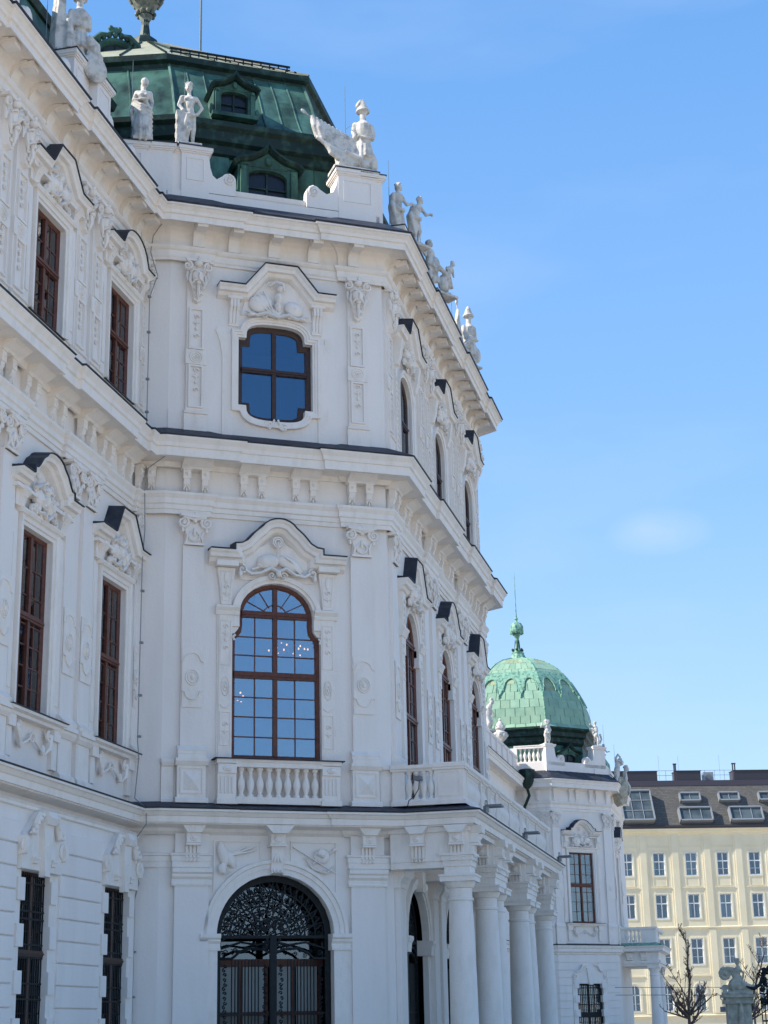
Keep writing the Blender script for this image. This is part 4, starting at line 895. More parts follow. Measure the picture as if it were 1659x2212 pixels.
# ------------------------------------------------------------------ portico
def column(cx, cy, r=.34):
    fr = Fr(cx, cy, 0); mb = MB().lathe(0, 0, [(r * 1.0, .3), (r * 1.0, 1.6), (r * .97, 2.8), (r * .88, 4.2), (r * .84, 4.55)], 28)
    o = add('column', mb, 'trim', palace, fr, smooth=40)
    cp = MB().lathe(0, 0, [(r * .84, 4.55), (r * .93, 4.56), (r * .93, 4.61), (r * .84, 4.63), (r * .84, 4.84), (r * .95, 4.86), (r * 1.12, 4.98), (r * 1.12, 5.0)], 28).box(-r * 1.25, r * 1.25, -r * 1.25, r * 1.25, 5.0, 5.12).box(-r * 1.32, r * 1.32, -r * 1.32, r * 1.32, 5.12, 5.17)
    add('capital', cp, 'trim', o, fr, smooth=30)
    add('base', MB().lathe(0, 0, [(r * 1.35, .12), (r * 1.35, .2), (r * 1.2, .24), (r * 1.15, .3), (r * 1.0, .33)], 28).box(-r * 1.4, r * 1.4, -r * 1.4, r * 1.4, 0, .12), 'trim', o, fr, smooth=30)
CX = (40.85, 44.45, 45.6, 50.0, 51.15, 55.0)
for x in CX: column(x, PY)
ENT = [(0, 5.17), (0, 5.17)]
def ent_block(x0, x1, y0, y1, front=1):
    fr = WORLD; mb = MB()
    def bx(o, z0, z1): mb.box(x0 - o, x1 + o, -y1 - o, -y0 + o, z0, z1)
    bx(0, 5.17, 5.36); bx(.03, 5.36, 5.5); bx(.06, 5.5, 5.62); bx(.1, 5.62, 5.68); bx(-.02, 5.68, 6.2)
    add('entablature_block', mb, 'trim', palace)
ent_block(40.52, 41.18, 7.38, 8.02); ent_block(44.1, 45.95, 7.38, 8.02); ent_block(49.65, 51.5, 7.38, 8.02); ent_block(54.65, 55.35, 7.38, 8.02)
# side beam from the wall to the corner column, and cross beams under the slab
for x0, x1 in ((40.56, 41.12), (44.14, 45.9), (49.7, 51.45), (54.7, 55.3)):
    add('portico_beam', MB().box(x0, x1, -9.36, -8.0, 5.34, 6.2).box(x0 - .03, x1 + .03, -9.36, -8.0, 5.5, 5.66), 'trim', palace)
add('portico_slab', MB().box(40.5, 55.9, -9.4, -7.35, 6.2, 6.64), 'white', palace)
FS = Fr(40.54, 9.3, -90)                                        # west side of the portico, x runs outward
def tri(fr, cx, d, w=.34): triglyph(fr, cx, w, d)
tri(FS, .65, .0); tri(FS, 1.62, .0)
FP = Fr(0, 7.38, 0)
for x in (40.85, 44.4, 45.65, 49.95, 51.2, 55.0): tri(FP, x, .0)
for x in (44.12, 49.67, 54.67):
    f2 = Fr(x, 9.3, -90); tri(f2, 1.6, .0)
# wall pilasters with capitals behind the columns
for x in (41.25, 45.3, 46.3, 50.2, 51.3, 54.5):
    o = pil(FR, x - .3, x + .3, 0, 5.6, .14); add('capital', MB().xprism([(0, 4.93), (.17, 4.93), (.16, 5.05), (.22, 5.15), (.26, 5.2), (.26, 5.34), (0, 5.36)], x - .36, x + .36), 'trim', o, FR)
for c in RC:
    mb = MB(); mb.sweep(arc(c, 3.79, 1.3, 1.3, 0, 180, 24), [(0, -.01), (0, .05), (-.12, .05), (-.12, .08), (-.26, .1), (-.28, 0)])
    mb.prism([(c - .12, 5.0), (c + .12, 5.0), (c + .2, 5.5), (c - .2, 5.5)], 0, .22); mb.ell(c, .2, 5.1, .1, .12, .14)
    for s in (-1, 1): mb.xprism([(-.3, 3.45), (.1, 3.45), (.12, 3.66), (.17, 3.74), (.17, 3.83), (-.3, 3.84)], *sorted((c + s * 1.22, c + s * 1.62)))
    add('archivolt', mb, 'trim', palace, FR, smooth=25)
# balustrade over the portico
bal = add('portico_balustrade', MB().box(0, .01, 0, .01, 6.9, 6.91), 'trim', palace)
railp = [(40.66, 9.3), (40.66, 7.52), (55.75, 7.52), (55.75, 9.3)]
RAIL = [(-.12, 7.72), (.04, 7.72), (.06, 7.76), (.1, 7.8), (.1, 7.88), (-.16, 7.9), (-.16, 7.74)]
add('rail', plansweep(MB(), railp, RAIL), 'trim', bal); add('base_rail', plansweep(MB(), railp, [(-.14, 6.88), (.07, 6.88), (.07, 6.98), (.02, 7.04), (-.12, 7.04)]), 'trim', bal)
def pier(fr, x0, x1, d0, d1, panel=True):
    q = MB().box(x0, x1, d0, d1, 6.88, 7.74).box(x0 - .03, x1 + .03, d0 - .03, d1 + .03, 6.88, 7.0).box(x0 - .04, x1 + .04, d0 - .04, d1 + .05, 7.74, 7.91)
    if panel: q.sweep(rect(x0 + .1, x1 - .1, 7.1, 7.66)[::-1], [(0, d1), (0, d1 + .02), (.02, d1 + .02), (.02, d1)], closed=True)
    add('balustrade_pier', q, 'trim', bal, fr)
FSb = Fr(40.66, 9.3, -90)
pier(FSb, 0, .32, -.12, .02, False); pier(FSb, 1.08, 1.8, -.14, .03)
for k in range(4): baluster(bal, FSb, .42 + k * .185, -.05, 7.02, .71)
FPb = Fr(0, 7.52, 0)
prs = [(40.68, 41.1), (43.1, 43.25), (44.15, 44.5), (45.5, 45.9), (47.75, 47.9), (49.65, 50.05), (51.05, 51.4), (53.1, 53.25), (55.3, 55.74)]
for a, b in prs: pier(FPb, a, b, -.14, .03, b - a > .3)
for i in range(len(prs) - 1):
    a, b = prs[i][1], prs[i + 1][0]; n = max(1, round((b - a) / .2)) - 1
    for k in range(n): baluster(bal, FPb, a + (k + 1) * (b - a) / (n + 1), -.05, 7.02, .71)
# ------------------------------------------------------------------ attic parapet
def ped(fr, x0, x1, d0, d1, z0, z1, panel=True, name='attic_pedestal'):
    mb = MB().box(x0, x1, d0, d1, z0, z1 - .2)
    for o, a, b in ((.03, z1 - .22, z1 - .18), (.06, z1 - .18, z1 - .13), (.09, z1 - .13, z1 - .03)): mb.box(x0 - o, x1 + o, d0 - o, d1 + o, a, b)
    if panel: mb.sweep(rect(x0 + .16, x1 - .16, z0 + .85, z1 - .38)[::-1], [(0, d1 - .01), (0, d1 + .02), (.02, d1 + .02), (.03, d1 - .01)], closed=True)
    o = add(name, mb, 'white', palace, fr); add('cap_flashing', MB().box(x0 - .11, x1 + .11, d0 - .11, d1 + .11, z1 - .03, z1), 'slate', o, fr); return o
def volute(fr, x, z, s, xe, d=-.02):
    mb = MB(); pts = [(xe, 23.22), (x + s * .2, 23.22), (x + s * .2, z)] + [(x + .2 * math.cos(R(a)) * s, z + .2 * math.sin(R(a))) for a in range(0, 151, 25)]
    dx = xe - (x - s * .18); pts += [(x - s * .24 + dx * .25, z - .02 + .0), (xe - dx * .28, z + .08), (xe - dx * .1, z + .3), (xe, z + .62)]
    mb.prism(pts, d - .3, d + .02); mb.spiral(x, z, .17, d + .03, .035, 1.8, math.pi / 2, -s); 
    add('attic_volute', mb, 'white', palace, fr, smooth=30)
par = add('attic_parapet', plansweep(MB(), [(22, 15.4)] + [(37.1, 15.4), FF.xy(-.1, -.12), FF.xy(LF - .1, -.12), (40.9, 9.5), (E3, 9.5), FB.xy(5, -.1)], [(-.3, 22.5), (.0, 22.5), (.0, 23.25), (.03, 23.3), (.05, 23.42), (-.3, 23.45)]), 'white', palace)
ped(FF, .24, 1.0, -.55, .02, 22.7, 24.55); ped(FF, -.1, .3, -.5, -.06, 22.7, 24.53, False)
FL2 = Fr(37.02, 15.45, math.degrees(math.atan2(-.87, .42)))
ped(FL2, .0, .62, -.6, .0, 22.6, 24.45); ped(FL2, .5, 1.32, -.6, -.06, 22.6, 24.5, False)
ped(FF, 4.66, 5.75, -.75, .02, 22.7, 24.55); ped(FF, 5.4, 5.95, -.75, .0, 22.7, 24.5, False)
volute(FF, 1.55, 23.68, 1, 1.0); volute(FF, 3.95, 23.7, -1, 4.66)
ped(FR, 43.4, 44.3, -.7, .1, 22.6, 24.2, False); ped(FR, 44.4, 45.5, -.7, .15, 22.6, 24.2, False)
ped(FR, 48.2, 49.0, -.7, .1, 22.6, 24.3, False); ped(FR, 49.0, 50.0, -.7, .15, 22.6, 24.0, False)
ped(FR, 53.2, 54.3, -.7, .1, 22.6, 23.8, False); ped(FR, 54.2, 54.9, -.7, .15, 22.6, 23.7, False)
ped(FW, 33.05, 34.05, -1.4, -.1, 22.6, 24.72); ped(FW, 34.0, 34.85, -1.0, .12, 22.6, 24.6)
ped(FW, 29.0, 30.0, -1.4, -.1, 22.6, 24.72)
for x, s in ((32.6, -1), (30.4, 1), (35.3, 1), (36.9, -1)):
    mb = MB(); mb.xprism([(-.5, 22.6), (-.1, 22.6), (-.1, 24.0), (-.5, 24.0)], x - .15 * s, x + .3 * s); mb.spiral(x, 23.95, .2, -.1, .05, 1.4, 0, s); mb.ell(x, -.2, 23.95, .24, .2, .24, 10, 8)
    add('attic_volute', mb, 'trim', palace, FW, smooth=40)
# ------------------------------------------------------------------ roofs
roof = add('wing_roof', MB().xprism([(-.5, 22.7), (-.85, 24.2), (-1.15, 25.6), (-1.28, 26.1), (-1.28, 26.2), (-1.4, 26.45), (-1.55, 26.5), (-6, 28.2), (-6, 22.7)], 20, 37.9), 'copper', palace, FW)
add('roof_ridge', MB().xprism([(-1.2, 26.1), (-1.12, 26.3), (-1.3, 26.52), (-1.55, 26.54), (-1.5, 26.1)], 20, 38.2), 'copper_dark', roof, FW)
def poly_lvl(d, s0, s1):
    B = FF.xy(s0, d); Cc = FF.xy(s1, d); A = (B[0] - .65, B[1] + 4.2); D = (Cc[0] + 9, Cc[1]); return [A, B, Cc, D]
def lvl_strip(mb, rows):
    n = len(rows[0][0]); vs = []; fs = []
    for pts, z in rows: vs += [(p[0], -p[1], z) for p in pts]
    for j in range(len(rows) - 1):
        for i in range(n - 1): fs.append((j * n + i, j * n + i + 1, (j + 1) * n + i + 1, (j + 1) * n + i))
    return mb.add(vs, fs)
tower = add('mansard_roof', lvl_strip(MB(), [(poly_lvl(-1.7, .5, 5.1), 22.6), (poly_lvl(-1.75, .5, 5.1), 25.45)]), 'copper', palace)
# sheets on the lower drum
def sheet(fr, pts3, par_, mt='copper', th=.015):
    v = [Vector(p) for p in pts3]; n = (v[1] - v[0]).cross(v[3] - v[0]).normalized() * th
    mb = MB().add([tuple(q) for q in v] + [tuple(q + n) for q in v] + [tuple(q - n) for q in v], [(4, 5, 6, 7), (8, 9, 10, 11), (4, 5, 9, 8), (5, 6, 10, 9), (6, 7, 11, 10), (7, 4, 8, 11)])
    return add('copper_sheet', mb, mt, par_, fr)
for a, b in ((.52, 1.3), (1.32, 1.95), (3.8, 4.45), (4.47, 5.08)): sheet(FF, [(a, -1.66, 23), (b, -1.66, 23), (b, -1.70, 25.4), (a, -1.70, 25.4)], tower)
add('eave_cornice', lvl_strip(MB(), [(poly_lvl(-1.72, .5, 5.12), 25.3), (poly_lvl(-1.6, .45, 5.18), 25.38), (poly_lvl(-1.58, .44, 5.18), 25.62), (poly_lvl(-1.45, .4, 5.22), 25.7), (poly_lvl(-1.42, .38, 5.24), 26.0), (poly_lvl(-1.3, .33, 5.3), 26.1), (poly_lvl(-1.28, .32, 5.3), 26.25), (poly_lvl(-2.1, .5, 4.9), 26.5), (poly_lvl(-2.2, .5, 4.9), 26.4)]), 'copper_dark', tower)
BELL = [(-1.85, .44, 4.93, 26.42), (-2.1, .48, 4.88, 26.62), (-2.45, .52, 4.87, 27.0), (-2.85, .56, 4.86, 27.6), (-3.3, .6, 4.86, 28.35), (-3.75, .63, 4.86, 29.0), (-4.2, .66, 4.86, 29.6)]
bell = add('bell_roof', lvl_strip(MB(), [(poly_lvl(d, a, b), z) for d, a, b, z in BELL]), 'copper', tower, smooth=40)
def bellpt(t, z_i):      # t 0..1 across the front facet
    d, a, b, z = BELL[z_i]; return (a + (b - a) * t, d + .02, z + .01)
for t0, t1 in ((.0, .12), (.125, .24), (.62, .74), (.745, .86), (.865, 1.0)):
    for i0, i1 in ((0, 2), (2, 4), (4, 6)):
        p = [bellpt(t0, i0), bellpt(t1, i0), bellpt(t1, i1), bellpt(t0, i1)]; q = i0 + 1
        v = [bellpt(t0, i0), bellpt(t1, i0), bellpt(t1, q), bellpt(t0, q), bellpt(t1, i1), bellpt(t0, i1)]
        me = MB().add(v + [(a, b_ + .02, c_) for a, b_, c_ in v], [(0, 1, 2, 3), (3, 2, 4, 5), (6, 7, 8, 9), (9, 8, 10, 11), (0, 1, 7, 6), (1, 2, 8, 7), (2, 4, 10, 8), (4, 5, 11, 10), (5, 3, 9, 11), (3, 0, 6, 9)])
        add('copper_sheet', me, 'copper', bell, FF)
sm = MB()
for t in (.0, .12, .24, .62, .74, .86, 1.0): sm.tube([(p[0], p[1] + .02, p[2]) for p in (bellpt(t, i) for i in range(7))], .028 if 0 < t < 1 else .06, 5)
add('standing_seams', sm, 'copper', bell, FF)
sm = MB()
for t in (.1, .3, .5, .7):
    sm.tube([(lambda P: (P[0][0] + (P[1][0] - P[0][0]) * t, -(P[0][1] + (P[1][1] - P[0][1]) * t), z + .02))(poly_lvl(d, a, b)) for d, a, b, z in BELL], .03, 5)
add('standing_seams', sm, 'copper', bell)
add('top_eave', lvl_strip(MB(), [(poly_lvl(-4.3, .66, 4.86), 29.3), (poly_lvl(-4.15, .6, 4.92), 29.4), (poly_lvl(-4.1, .6, 4.95), 29.62), (poly_lvl(-3.95, .55, 5.0), 29.68), (poly_lvl(-3.93, .53, 5.0), 29.86), (poly_lvl(-4.3, .6, 4.9), 29.95)]), 'copper_dark', tower)
AP = FF.at(.76, -9.0, 0); apx, apy, apz = AP.x, AP.y, 33.5
base = poly_lvl(-3.95, .52, 5.0)
mb = MB(); mb.add([(p[0], -p[1], 29.87) for p in base] + [(apx, -apy, apz)], [(0, 1, 4), (1, 2, 4), (2, 3, 4)])
top = add('low_roof', mb, 'copper_pale', tower)
sm = MB()
for i, n in ((0, 3), (1, 6)):
    for k in range(n + 1):
        t = k / n; p = (base[i][0] + (base[i + 1][0] - base[i][0]) * t, base[i][1] + (base[i + 1][1] - base[i][1]) * t); sm.tube([(p[0], -p[1], 29.9), (p[0] + (apx - p[0]) * .85, -(p[1] + (apy - p[1]) * .85), 29.9 + (apz - 29.87) * .85)], .035, 4)
add('standing_seams', sm, 'copper_dark', top)
sg = MB().box(.7, 4.5, -4.36, -4.3, 30.3, 30.35).box(.7, 4.5, -4.36, -4.3, 30.2, 30.22)
for k in range(14): sg.box(.75 + k * .28, .78 + k * .28, -4.36, -4.3, 29.95, 30.32)
add('snow_guard', sg, 'iron', top, FF)
FINZ = 33.5 - 35.0
# small spiked ornament: lantern-shaped finial on a dark collar
ff = Fr(apx, apy, 0, FINZ)
fin_ = add('roof_finial', MB().lathe(0, 0, [(.52, 34.3), (.5, 34.75), (.42, 34.95), (.2, 34.97), (.17, 35.3), (.13, 35.6), (.17, 35.85), (.27, 35.95), (.16, 36.02)], 8), 'copper_dark', palace, ff, smooth=30)
q = MB().lathe(0, 0, [(.15, 34.97), (.2, 35.05), (.14, 35.3), (.13, 35.7), (.24, 35.9), (.2, 36.0), (.3, 36.15), (.48, 36.5), (.56, 36.9), (.5, 37.3), (.3, 37.8)], 16)
for k in range(10):
    a = k * math.pi / 5; q.tube([(.46 * math.cos(a), .46 * math.sin(a), 36.4), (.62 * math.cos(a), .62 * math.sin(a), 36.75), (.66 * math.cos(a), .66 * math.sin(a), 37.3)], [.05, .08, .04], 5)
    q.ell(.3 * math.cos(a), .3 * math.sin(a), 36.0, .07, .07, .09, 6, 4)
add('finial_lantern', q, 'bronze', fin_, ff, smooth=60)
def dormer(fr, cx, d, z0, k=1.0, par_=None, wood='copper_dark', h2=1.0):
    """copper dormer window with curved, pointed pediment"""
    mb = MB(); W = .5 * k
    op = [(cx - W, z0), (cx + W, z0), (cx + W, z0 + .75 * k)] + arc(cx, z0 + .75 * k, W, .2 * k, 0, 180, 8)[1:]
    mb.box(cx - W - .28 * k, cx - W, d - 1.2, d, z0 - .1, z0 + 1.05 * k); mb.box(cx + W, cx + W + .28 * k, d - 1.2, d, z0 - .1, z0 + 1.05 * k)
    up_ = [(cx - W - .3 * k, z0 + 1.0 * k), (cx + W + .3 * k, z0 + 1.0 * k), (cx + W + .2 * k, z0 + 1.18 * k), (cx + .22 * k, z0 + 1.36 * k), (cx, z0 + 1.6 * k), (cx - .22 * k, z0 + 1.36 * k), (cx - W - .2 * k, z0 + 1.18 * k)]
    mb.prism(up_, d - 1.2, d + .0)
    mb.prism([(cx - W, z0 + .75 * k)] + arc(cx, z0 + .75 * k, W, .2 * k, 180, 0, 8) + [(cx + W, z0 + 1.02 * k), (cx - W, z0 + 1.02 * k)], d - .2, d - .02)
    for s in (-1, 1):
        x = cx + s * (W + .15 * k); mb.box(x - .07 * k, x + .07 * k, d, d + .1 * k, z0, z0 + .95 * k); mb.ell(x, d + .1, z0 + .88 * k, .07 * k, .05, .07 * k); mb.ell(cx + s * (W + .36 * k), d - .03, z0 + .15 * k, .1 * k, .06, .22 * k)
    mb.box(cx - W - .35 * k, cx + W + .35 * k, d - .1, d + .14, z0 - .14, z0 - .02); mb.ell(cx, d + .06, z0 + 1.17 * k, .09 * k, .05, .13 * k)
    o = add('dormer_window', mb, 'copper', par_, fr, smooth=35)
    hp = [(cx - W - .42 * k, z0 + 1.02 * k), (cx - W - .3 * k, z0 + 1.14 * k), (cx - W * .9, z0 + 1.24 * k), (cx - .25 * k, z0 + 1.36 * k), (cx - .1 * k, z0 + 1.48 * k), (cx, z0 + 1.66 * k), (cx + .1 * k, z0 + 1.48 * k), (cx + .25 * k, z0 + 1.36 * k), (cx + W * .9, z0 + 1.24 * k), (cx + W + .3 * k, z0 + 1.14 * k), (cx + W + .42 * k, z0 + 1.02 * k)]
    add('dormer_hood', MB().sweep(hp, [(0, d - 1.2), (.02, d + .2), (-.04, d + .2), (-.1, d + .1), (-.12, d), (-.12, d - 1.2)]), 'copper_dark', o, fr)
    g = MB().prism(op, d - .2, d - .18); add('pane', g, 'dark_pane', o, fr)
    add('glazing_bars', MB().box(cx - .025, cx + .025, d - .18, d - .12, z0, z0 + .9 * k).box(cx - W, cx + W, d - .18, d - .12, z0 + .45 * k, z0 + .48 * k), 'copper_dark', o, fr)
    add('dormer_inside', MB().box(cx - W, cx + W, d - .6, d - .55, z0, z0 + k), 'dark_room', o, fr)
    return o
dormer(FF, 2.95, -1.15, 23.75, 1.12, tower); dormer(FF, 2.2, -2.1, 27.0, .8, tower)
# round ventilation dormer on the left roof slope
OC = Vector((42.9, 18.3, 31.0)); fo_ = Fr(OC.x, OC.y, -62)
mb = MB(); mb.sweep([(.52 * math.cos(R(a)), 31.05 + .5 * math.sin(R(a))) for a in range(0, 360, 20)], [(-.0, -.1), (-.0, .02), (-.06, .1), (-.16, .1), (-.2, 0), (-.2, -.1)], closed=True)
pr = [(-.75, 30.3), (.75, 30.3), (.78, 31.1)] + [(.76 * math.cos(R(a)), 31.1 + .68 * math.sin(R(a))) for a in range(10, 171, 16)] + [(-.78, 31.1)]
mb.prism(pr, -2.6, -.08)
oc = add('round_dormer', mb, 'copper', tower, fo_, smooth=40)
mb = MB()
for a in range(0, 181, 15): mb.ell(.74 * math.cos(R(a)), .05, 31.1 + .74 * math.sin(R(a)), .1, .14, .11, 6, 4)
for s in (-1, 1): mb.spiral(s * .62, 30.75, .16, .1, .05, 1.3, 0, s); mb.tube([(s * .2, .1, 31.8), (s * .45, .15, 31.75), (s * .75, .1, 31.5), (s * .82, .1, 31.1)], [.07, .09, .08, .04], 5)
mb.ell(0, .05, 31.98, .2, .12, .14); mb.ell(-.15, .08, 32.05, .09, .09, .1); mb.ell(.12, .08, 32.02, .09, .09, .1)
add('dormer_garland', mb, 'copper', oc, fo_, smooth=60)
add('louvre_disc', MB().prism([(.5 * math.cos(R(a)), 31.05 + .48 * math.sin(R(a))) for a in range(0, 360, 20)], -.07, -.05), 'slate', oc, fo_)
mb = MB()
for k in range(7): mb.box(-.22, .22, -.05, -.02, 30.88 + k * .05, 30.9 + k * .05)
mb.box(-.015, .015, -.05, -.02, 30.6, 31.5); add('louvre_slats', mb, 'iron', oc, fo_)
# facade lightning-conductor cable and downpipe of the inner corner
pts = [(37.42, -14.35 - .0, 23.0), (37.36, -14.3, 22.2), (37.4, -14.7, 21.7), (37.35, -14.74, 21.2), (37.52, -14.6, 20.6), (37.35, -14.74, 19.9), (37.35, -14.74, 16.2), (37.15, -14.1, 15.92), (37.15, -14.1, 15.45), (37.3, -14.65, 15.2), (37.33, -14.74, 14.6), (37.35, -14.72, 13.6), (37.28, -14.74, 12.8), (37.25, -14.74, 8.3), (37.35, -14.74, 7.9), (37.3, -14.8, 6.95), (37.05, -14.4, 6.68), (37.05, -14.4, 6.3), (37.25, -14.8, 5.9), (37.3, -14.8, 5.4), (37.45, -14.7, 5.0), (37.3, -14.8, 4.4), (37.3, -14.8, .4)]
cb = add('lightning_cable', MB().tube(pts, .013, 5), 'wire', palace)
q = MB()
for z in (19.9, 18.9, 17.6, 16.7, 12.0, 10.7, 9.4, 8.4, 3.4, 2.4): q.box(37.3, 37.38, -14.78, -14.7, z, z + .05)
add('cable_clip', q, 'wire', cb)

# unseen slabs and walls added to stop sun leaking through the hollow block
plan = [(22, 15.6), (37.4, 15.6), (38.3, 14.3), (41.1, 9.9), (54.7, 9.9), (57.5, 14.3), (58.8, 15.7), (101.5, 15.7), (101.5, 34), (22, 34)]
mb = MB(); mb.add([(p[0], -p[1], 22.62) for p in plan[:7]] + [(58.8, -34, 22.62), (22, -34, 22.62)], [tuple(range(9))]); add('attic_sun_blocker', mb, 'inside', palace)
add('rear_sun_blocker', MB().box(22, 101, -34.4, -34, 0, 22.7).box(21.6, 22, -34, -15.4, 0, 22.7), 'white', palace)
mb = MB(); mb.add([(p[0], -p[1], 16.42) for p in [(58, 15.5), (101.2, 15.5), (101.3, 13.6), (104.4, 10.5), (112, 10.5), (112, 34), (58, 34)]], [tuple(range(7))]); add('link_sun_blocker', mb, 'slate', palace)
for z in (6.7, 15.9): mb = MB(); mb.add([(p[0], -p[1], z) for p in plan], [tuple(range(10))]); add('floor_sun_blocker', mb, 'inside', palace)
# ------------------------------------------------------------------ statues: carved as one remeshed body each
def body(name, mb, fr, label, cat='statue', group=None, vox=.03, mt='stone', parent=None):
    me = mb.mesh(name); me.materials.append(M[mt]); o = bpy.data.objects.new(name, me)
    r = o.modifiers.new('carve', 'REMESH'); r.mode = 'VOXEL'; r.voxel_size = vox; r.use_smooth_shade = True
    s = o.modifiers.new('soften', 'SMOOTH'); s.factor = .5; s.iterations = 1
    put(o, parent, fr.m)
    return tag(o, label, cat, group) if label else o
def limb(mb, *pr, seg=8):
    """points with radii: (x,d,z,r) ..."""
    P = [p[:3] for p in pr]; Rr = [p[3] for p in pr]; mb.tube(P, Rr, seg)
    for p in pr: mb.ell(p[0], p[1], p[2], p[3], p[3], p[3], 8, 6)
def head(mb, x, d, z, r=.115, look=0, hair='curls', tilt=0):
    mb.ell(x, d, z, r * .82, r * .92, r * 1.1, 12, 9, tilt)
    fx, fd = math.sin(look), math.cos(look)
    mb.ell(x + fx * r * .95, d + fd * r * .95, z - r * .1, r * .16, r * .2, r * .28, 6, 5)
    mb.ell(x + fx * r * .75, d + fd * r * .75, z - r * .62, r * .35, r * .3, r * .28, 6, 5)
    mb.ell(x + fx * r * .7, d + fd * r * .7, z + r * .28, r * .6, r * .25, r * .16, 6, 5)
    if hair == 'curls':
        rg = random.Random(int(x * 97 + z * 31)); 
        for i in range(26):
            a = rg.uniform(0, 6.28); t = rg.uniform(.15, 1.5); px, pd = math.cos(a) * math.sin(t), math.sin(a) * math.sin(t)
            if px * fx + pd * fd > .55 and t > .7: continue
            mb.ell(x + px * r * .95, d + pd * r, z + r * .25 + math.cos(t) * r * .95, r * .28, r * .28, r * .26, 6, 4)
    elif hair == 'bun':
        mb.ell(x, d, z + r * .35, r * .98, r * 1.05, r * .95); mb.ell(x - fx * r * .8, d - fd * r * .8, z + r * .9, r * .5, r * .5, r * .5)
        mb.tube([(x - fx * r, d - fd * r, z), (x - .02 - fx * r, d - fd * r * .9, z - r * 2)], [r * .4, r * .2], 6)
def skirt(mb, x, d, z0, z1, r0, r1, folds=16, lean=0, seed=1):
    rg = random.Random(seed)
    prof = [(r0, z0), (r0 * .96, z0 + (z1 - z0) * .3), (r0 * .8, z0 + (z1 - z0) * .7), (r1, z1)]
    mb.lathe(x, d, prof, 14)
    for i in range(folds):
        a = 2 * math.pi * i / folds + rg.uniform(-.1, .1); q = rg.uniform(.9, 1.04)
        mb.tube([(x + r1 * .9 * math.cos(a + lean), d + r1 * .9 * math.sin(a + lean), z1 - .05), (x + r0 * .85 * math.cos(a + lean * .5), d + r0 * .85 * math.sin(a + lean * .5), (z0 + z1) / 2), (x + r0 * q * math.cos(a), d + r0 * q * math.sin(a), z0)], [.03, .045, .05], 5)
def torso(mb, x, d, hip, sh, wide=.19, bust=False, lean=0, waist=.115):
    """hip/sh heights; chest ellipses"""
    mb.ell(x, d, hip, .155, .12, .13, 12, 8); h = sh - hip
    limb(mb, (x, d, hip + .02, .125), (x + lean * .3, d, hip + h * .35, waist), (x + lean * .7, d + .015, hip + h * .7, .14))
    mb.ell(x + lean, d + .02, sh - .13, .17, .125, .17, 12, 8); limb(mb, (x + lean - wide + .02, d, sh - .03, .065), (x + lean + wide - .02, d, sh - .03, .065)); limb(mb, (x + lean, d, sh, .065), (x + lean, d + .01, sh + .12, .055))
    if bust:
        for s in (-1, 1): mb.ell(x + lean + s * .07, d + .12, sh - .15, .06, .06, .06)
def woman_statue():
    fr = Fr(37.26, 15.03, -68, 24.45); mb = MB(); mb.box(-.24, .24, -.2, .2, 0, .08)
    skirt(mb, 0, 0, .06, 1.02, .25, .15, 18, .5); torso(mb, 0, 0, 1.0, 1.52, bust=True, lean=.02, waist=.105); head(mb, .04, .03, 1.78, .12, .6, 'bun')
    limb(mb, (-.18, 0, 1.48, .06), (-.25, .04, 1.24, .052), (-.06, .17, 1.2, .045), (.08, .19, 1.2, .04)); mb.ell(.12, .19, 1.2, .055, .04, .03)
    limb(mb, (.2, 0, 1.48, .06), (.25, -.02, 1.2, .052), (.22, .1, .98, .045)); mb.ell(.22, .13, .94, .04, .04, .05)
    for k in range(6): mb.tube([(-.24, .06, 1.2 - .05 * k), (-.05, .2 - .01 * k, 1.02 - .09 * k), (.2, .15, .95 - .13 * k), (.27, .02, .85 - .13 * k)], [.03, .05, .045, .03], 5)
    for k in range(3): mb.tube([(-.22, -.02, 1.35), (-.28 - .02 * k, -.02, .9), (-.26 + .02 * k, .0, .45)], [.05, .06, .03], 5)
    mb.tube([(-.2, .02, 1.5), (-.08, .13, 1.35), (.1, .14, 1.12), (.2, .1, 1.0)], [.04, .05, .05, .04], 6)
    mb.ell(-.06, .18, .32, .07, .09, .4); mb.ell(.09, .16, .34, .08, .09, .42)
    body('statue', mb, fr, 'stone statue of a draped woman with bun and one arm across her waist,', group=None, vox=.02)
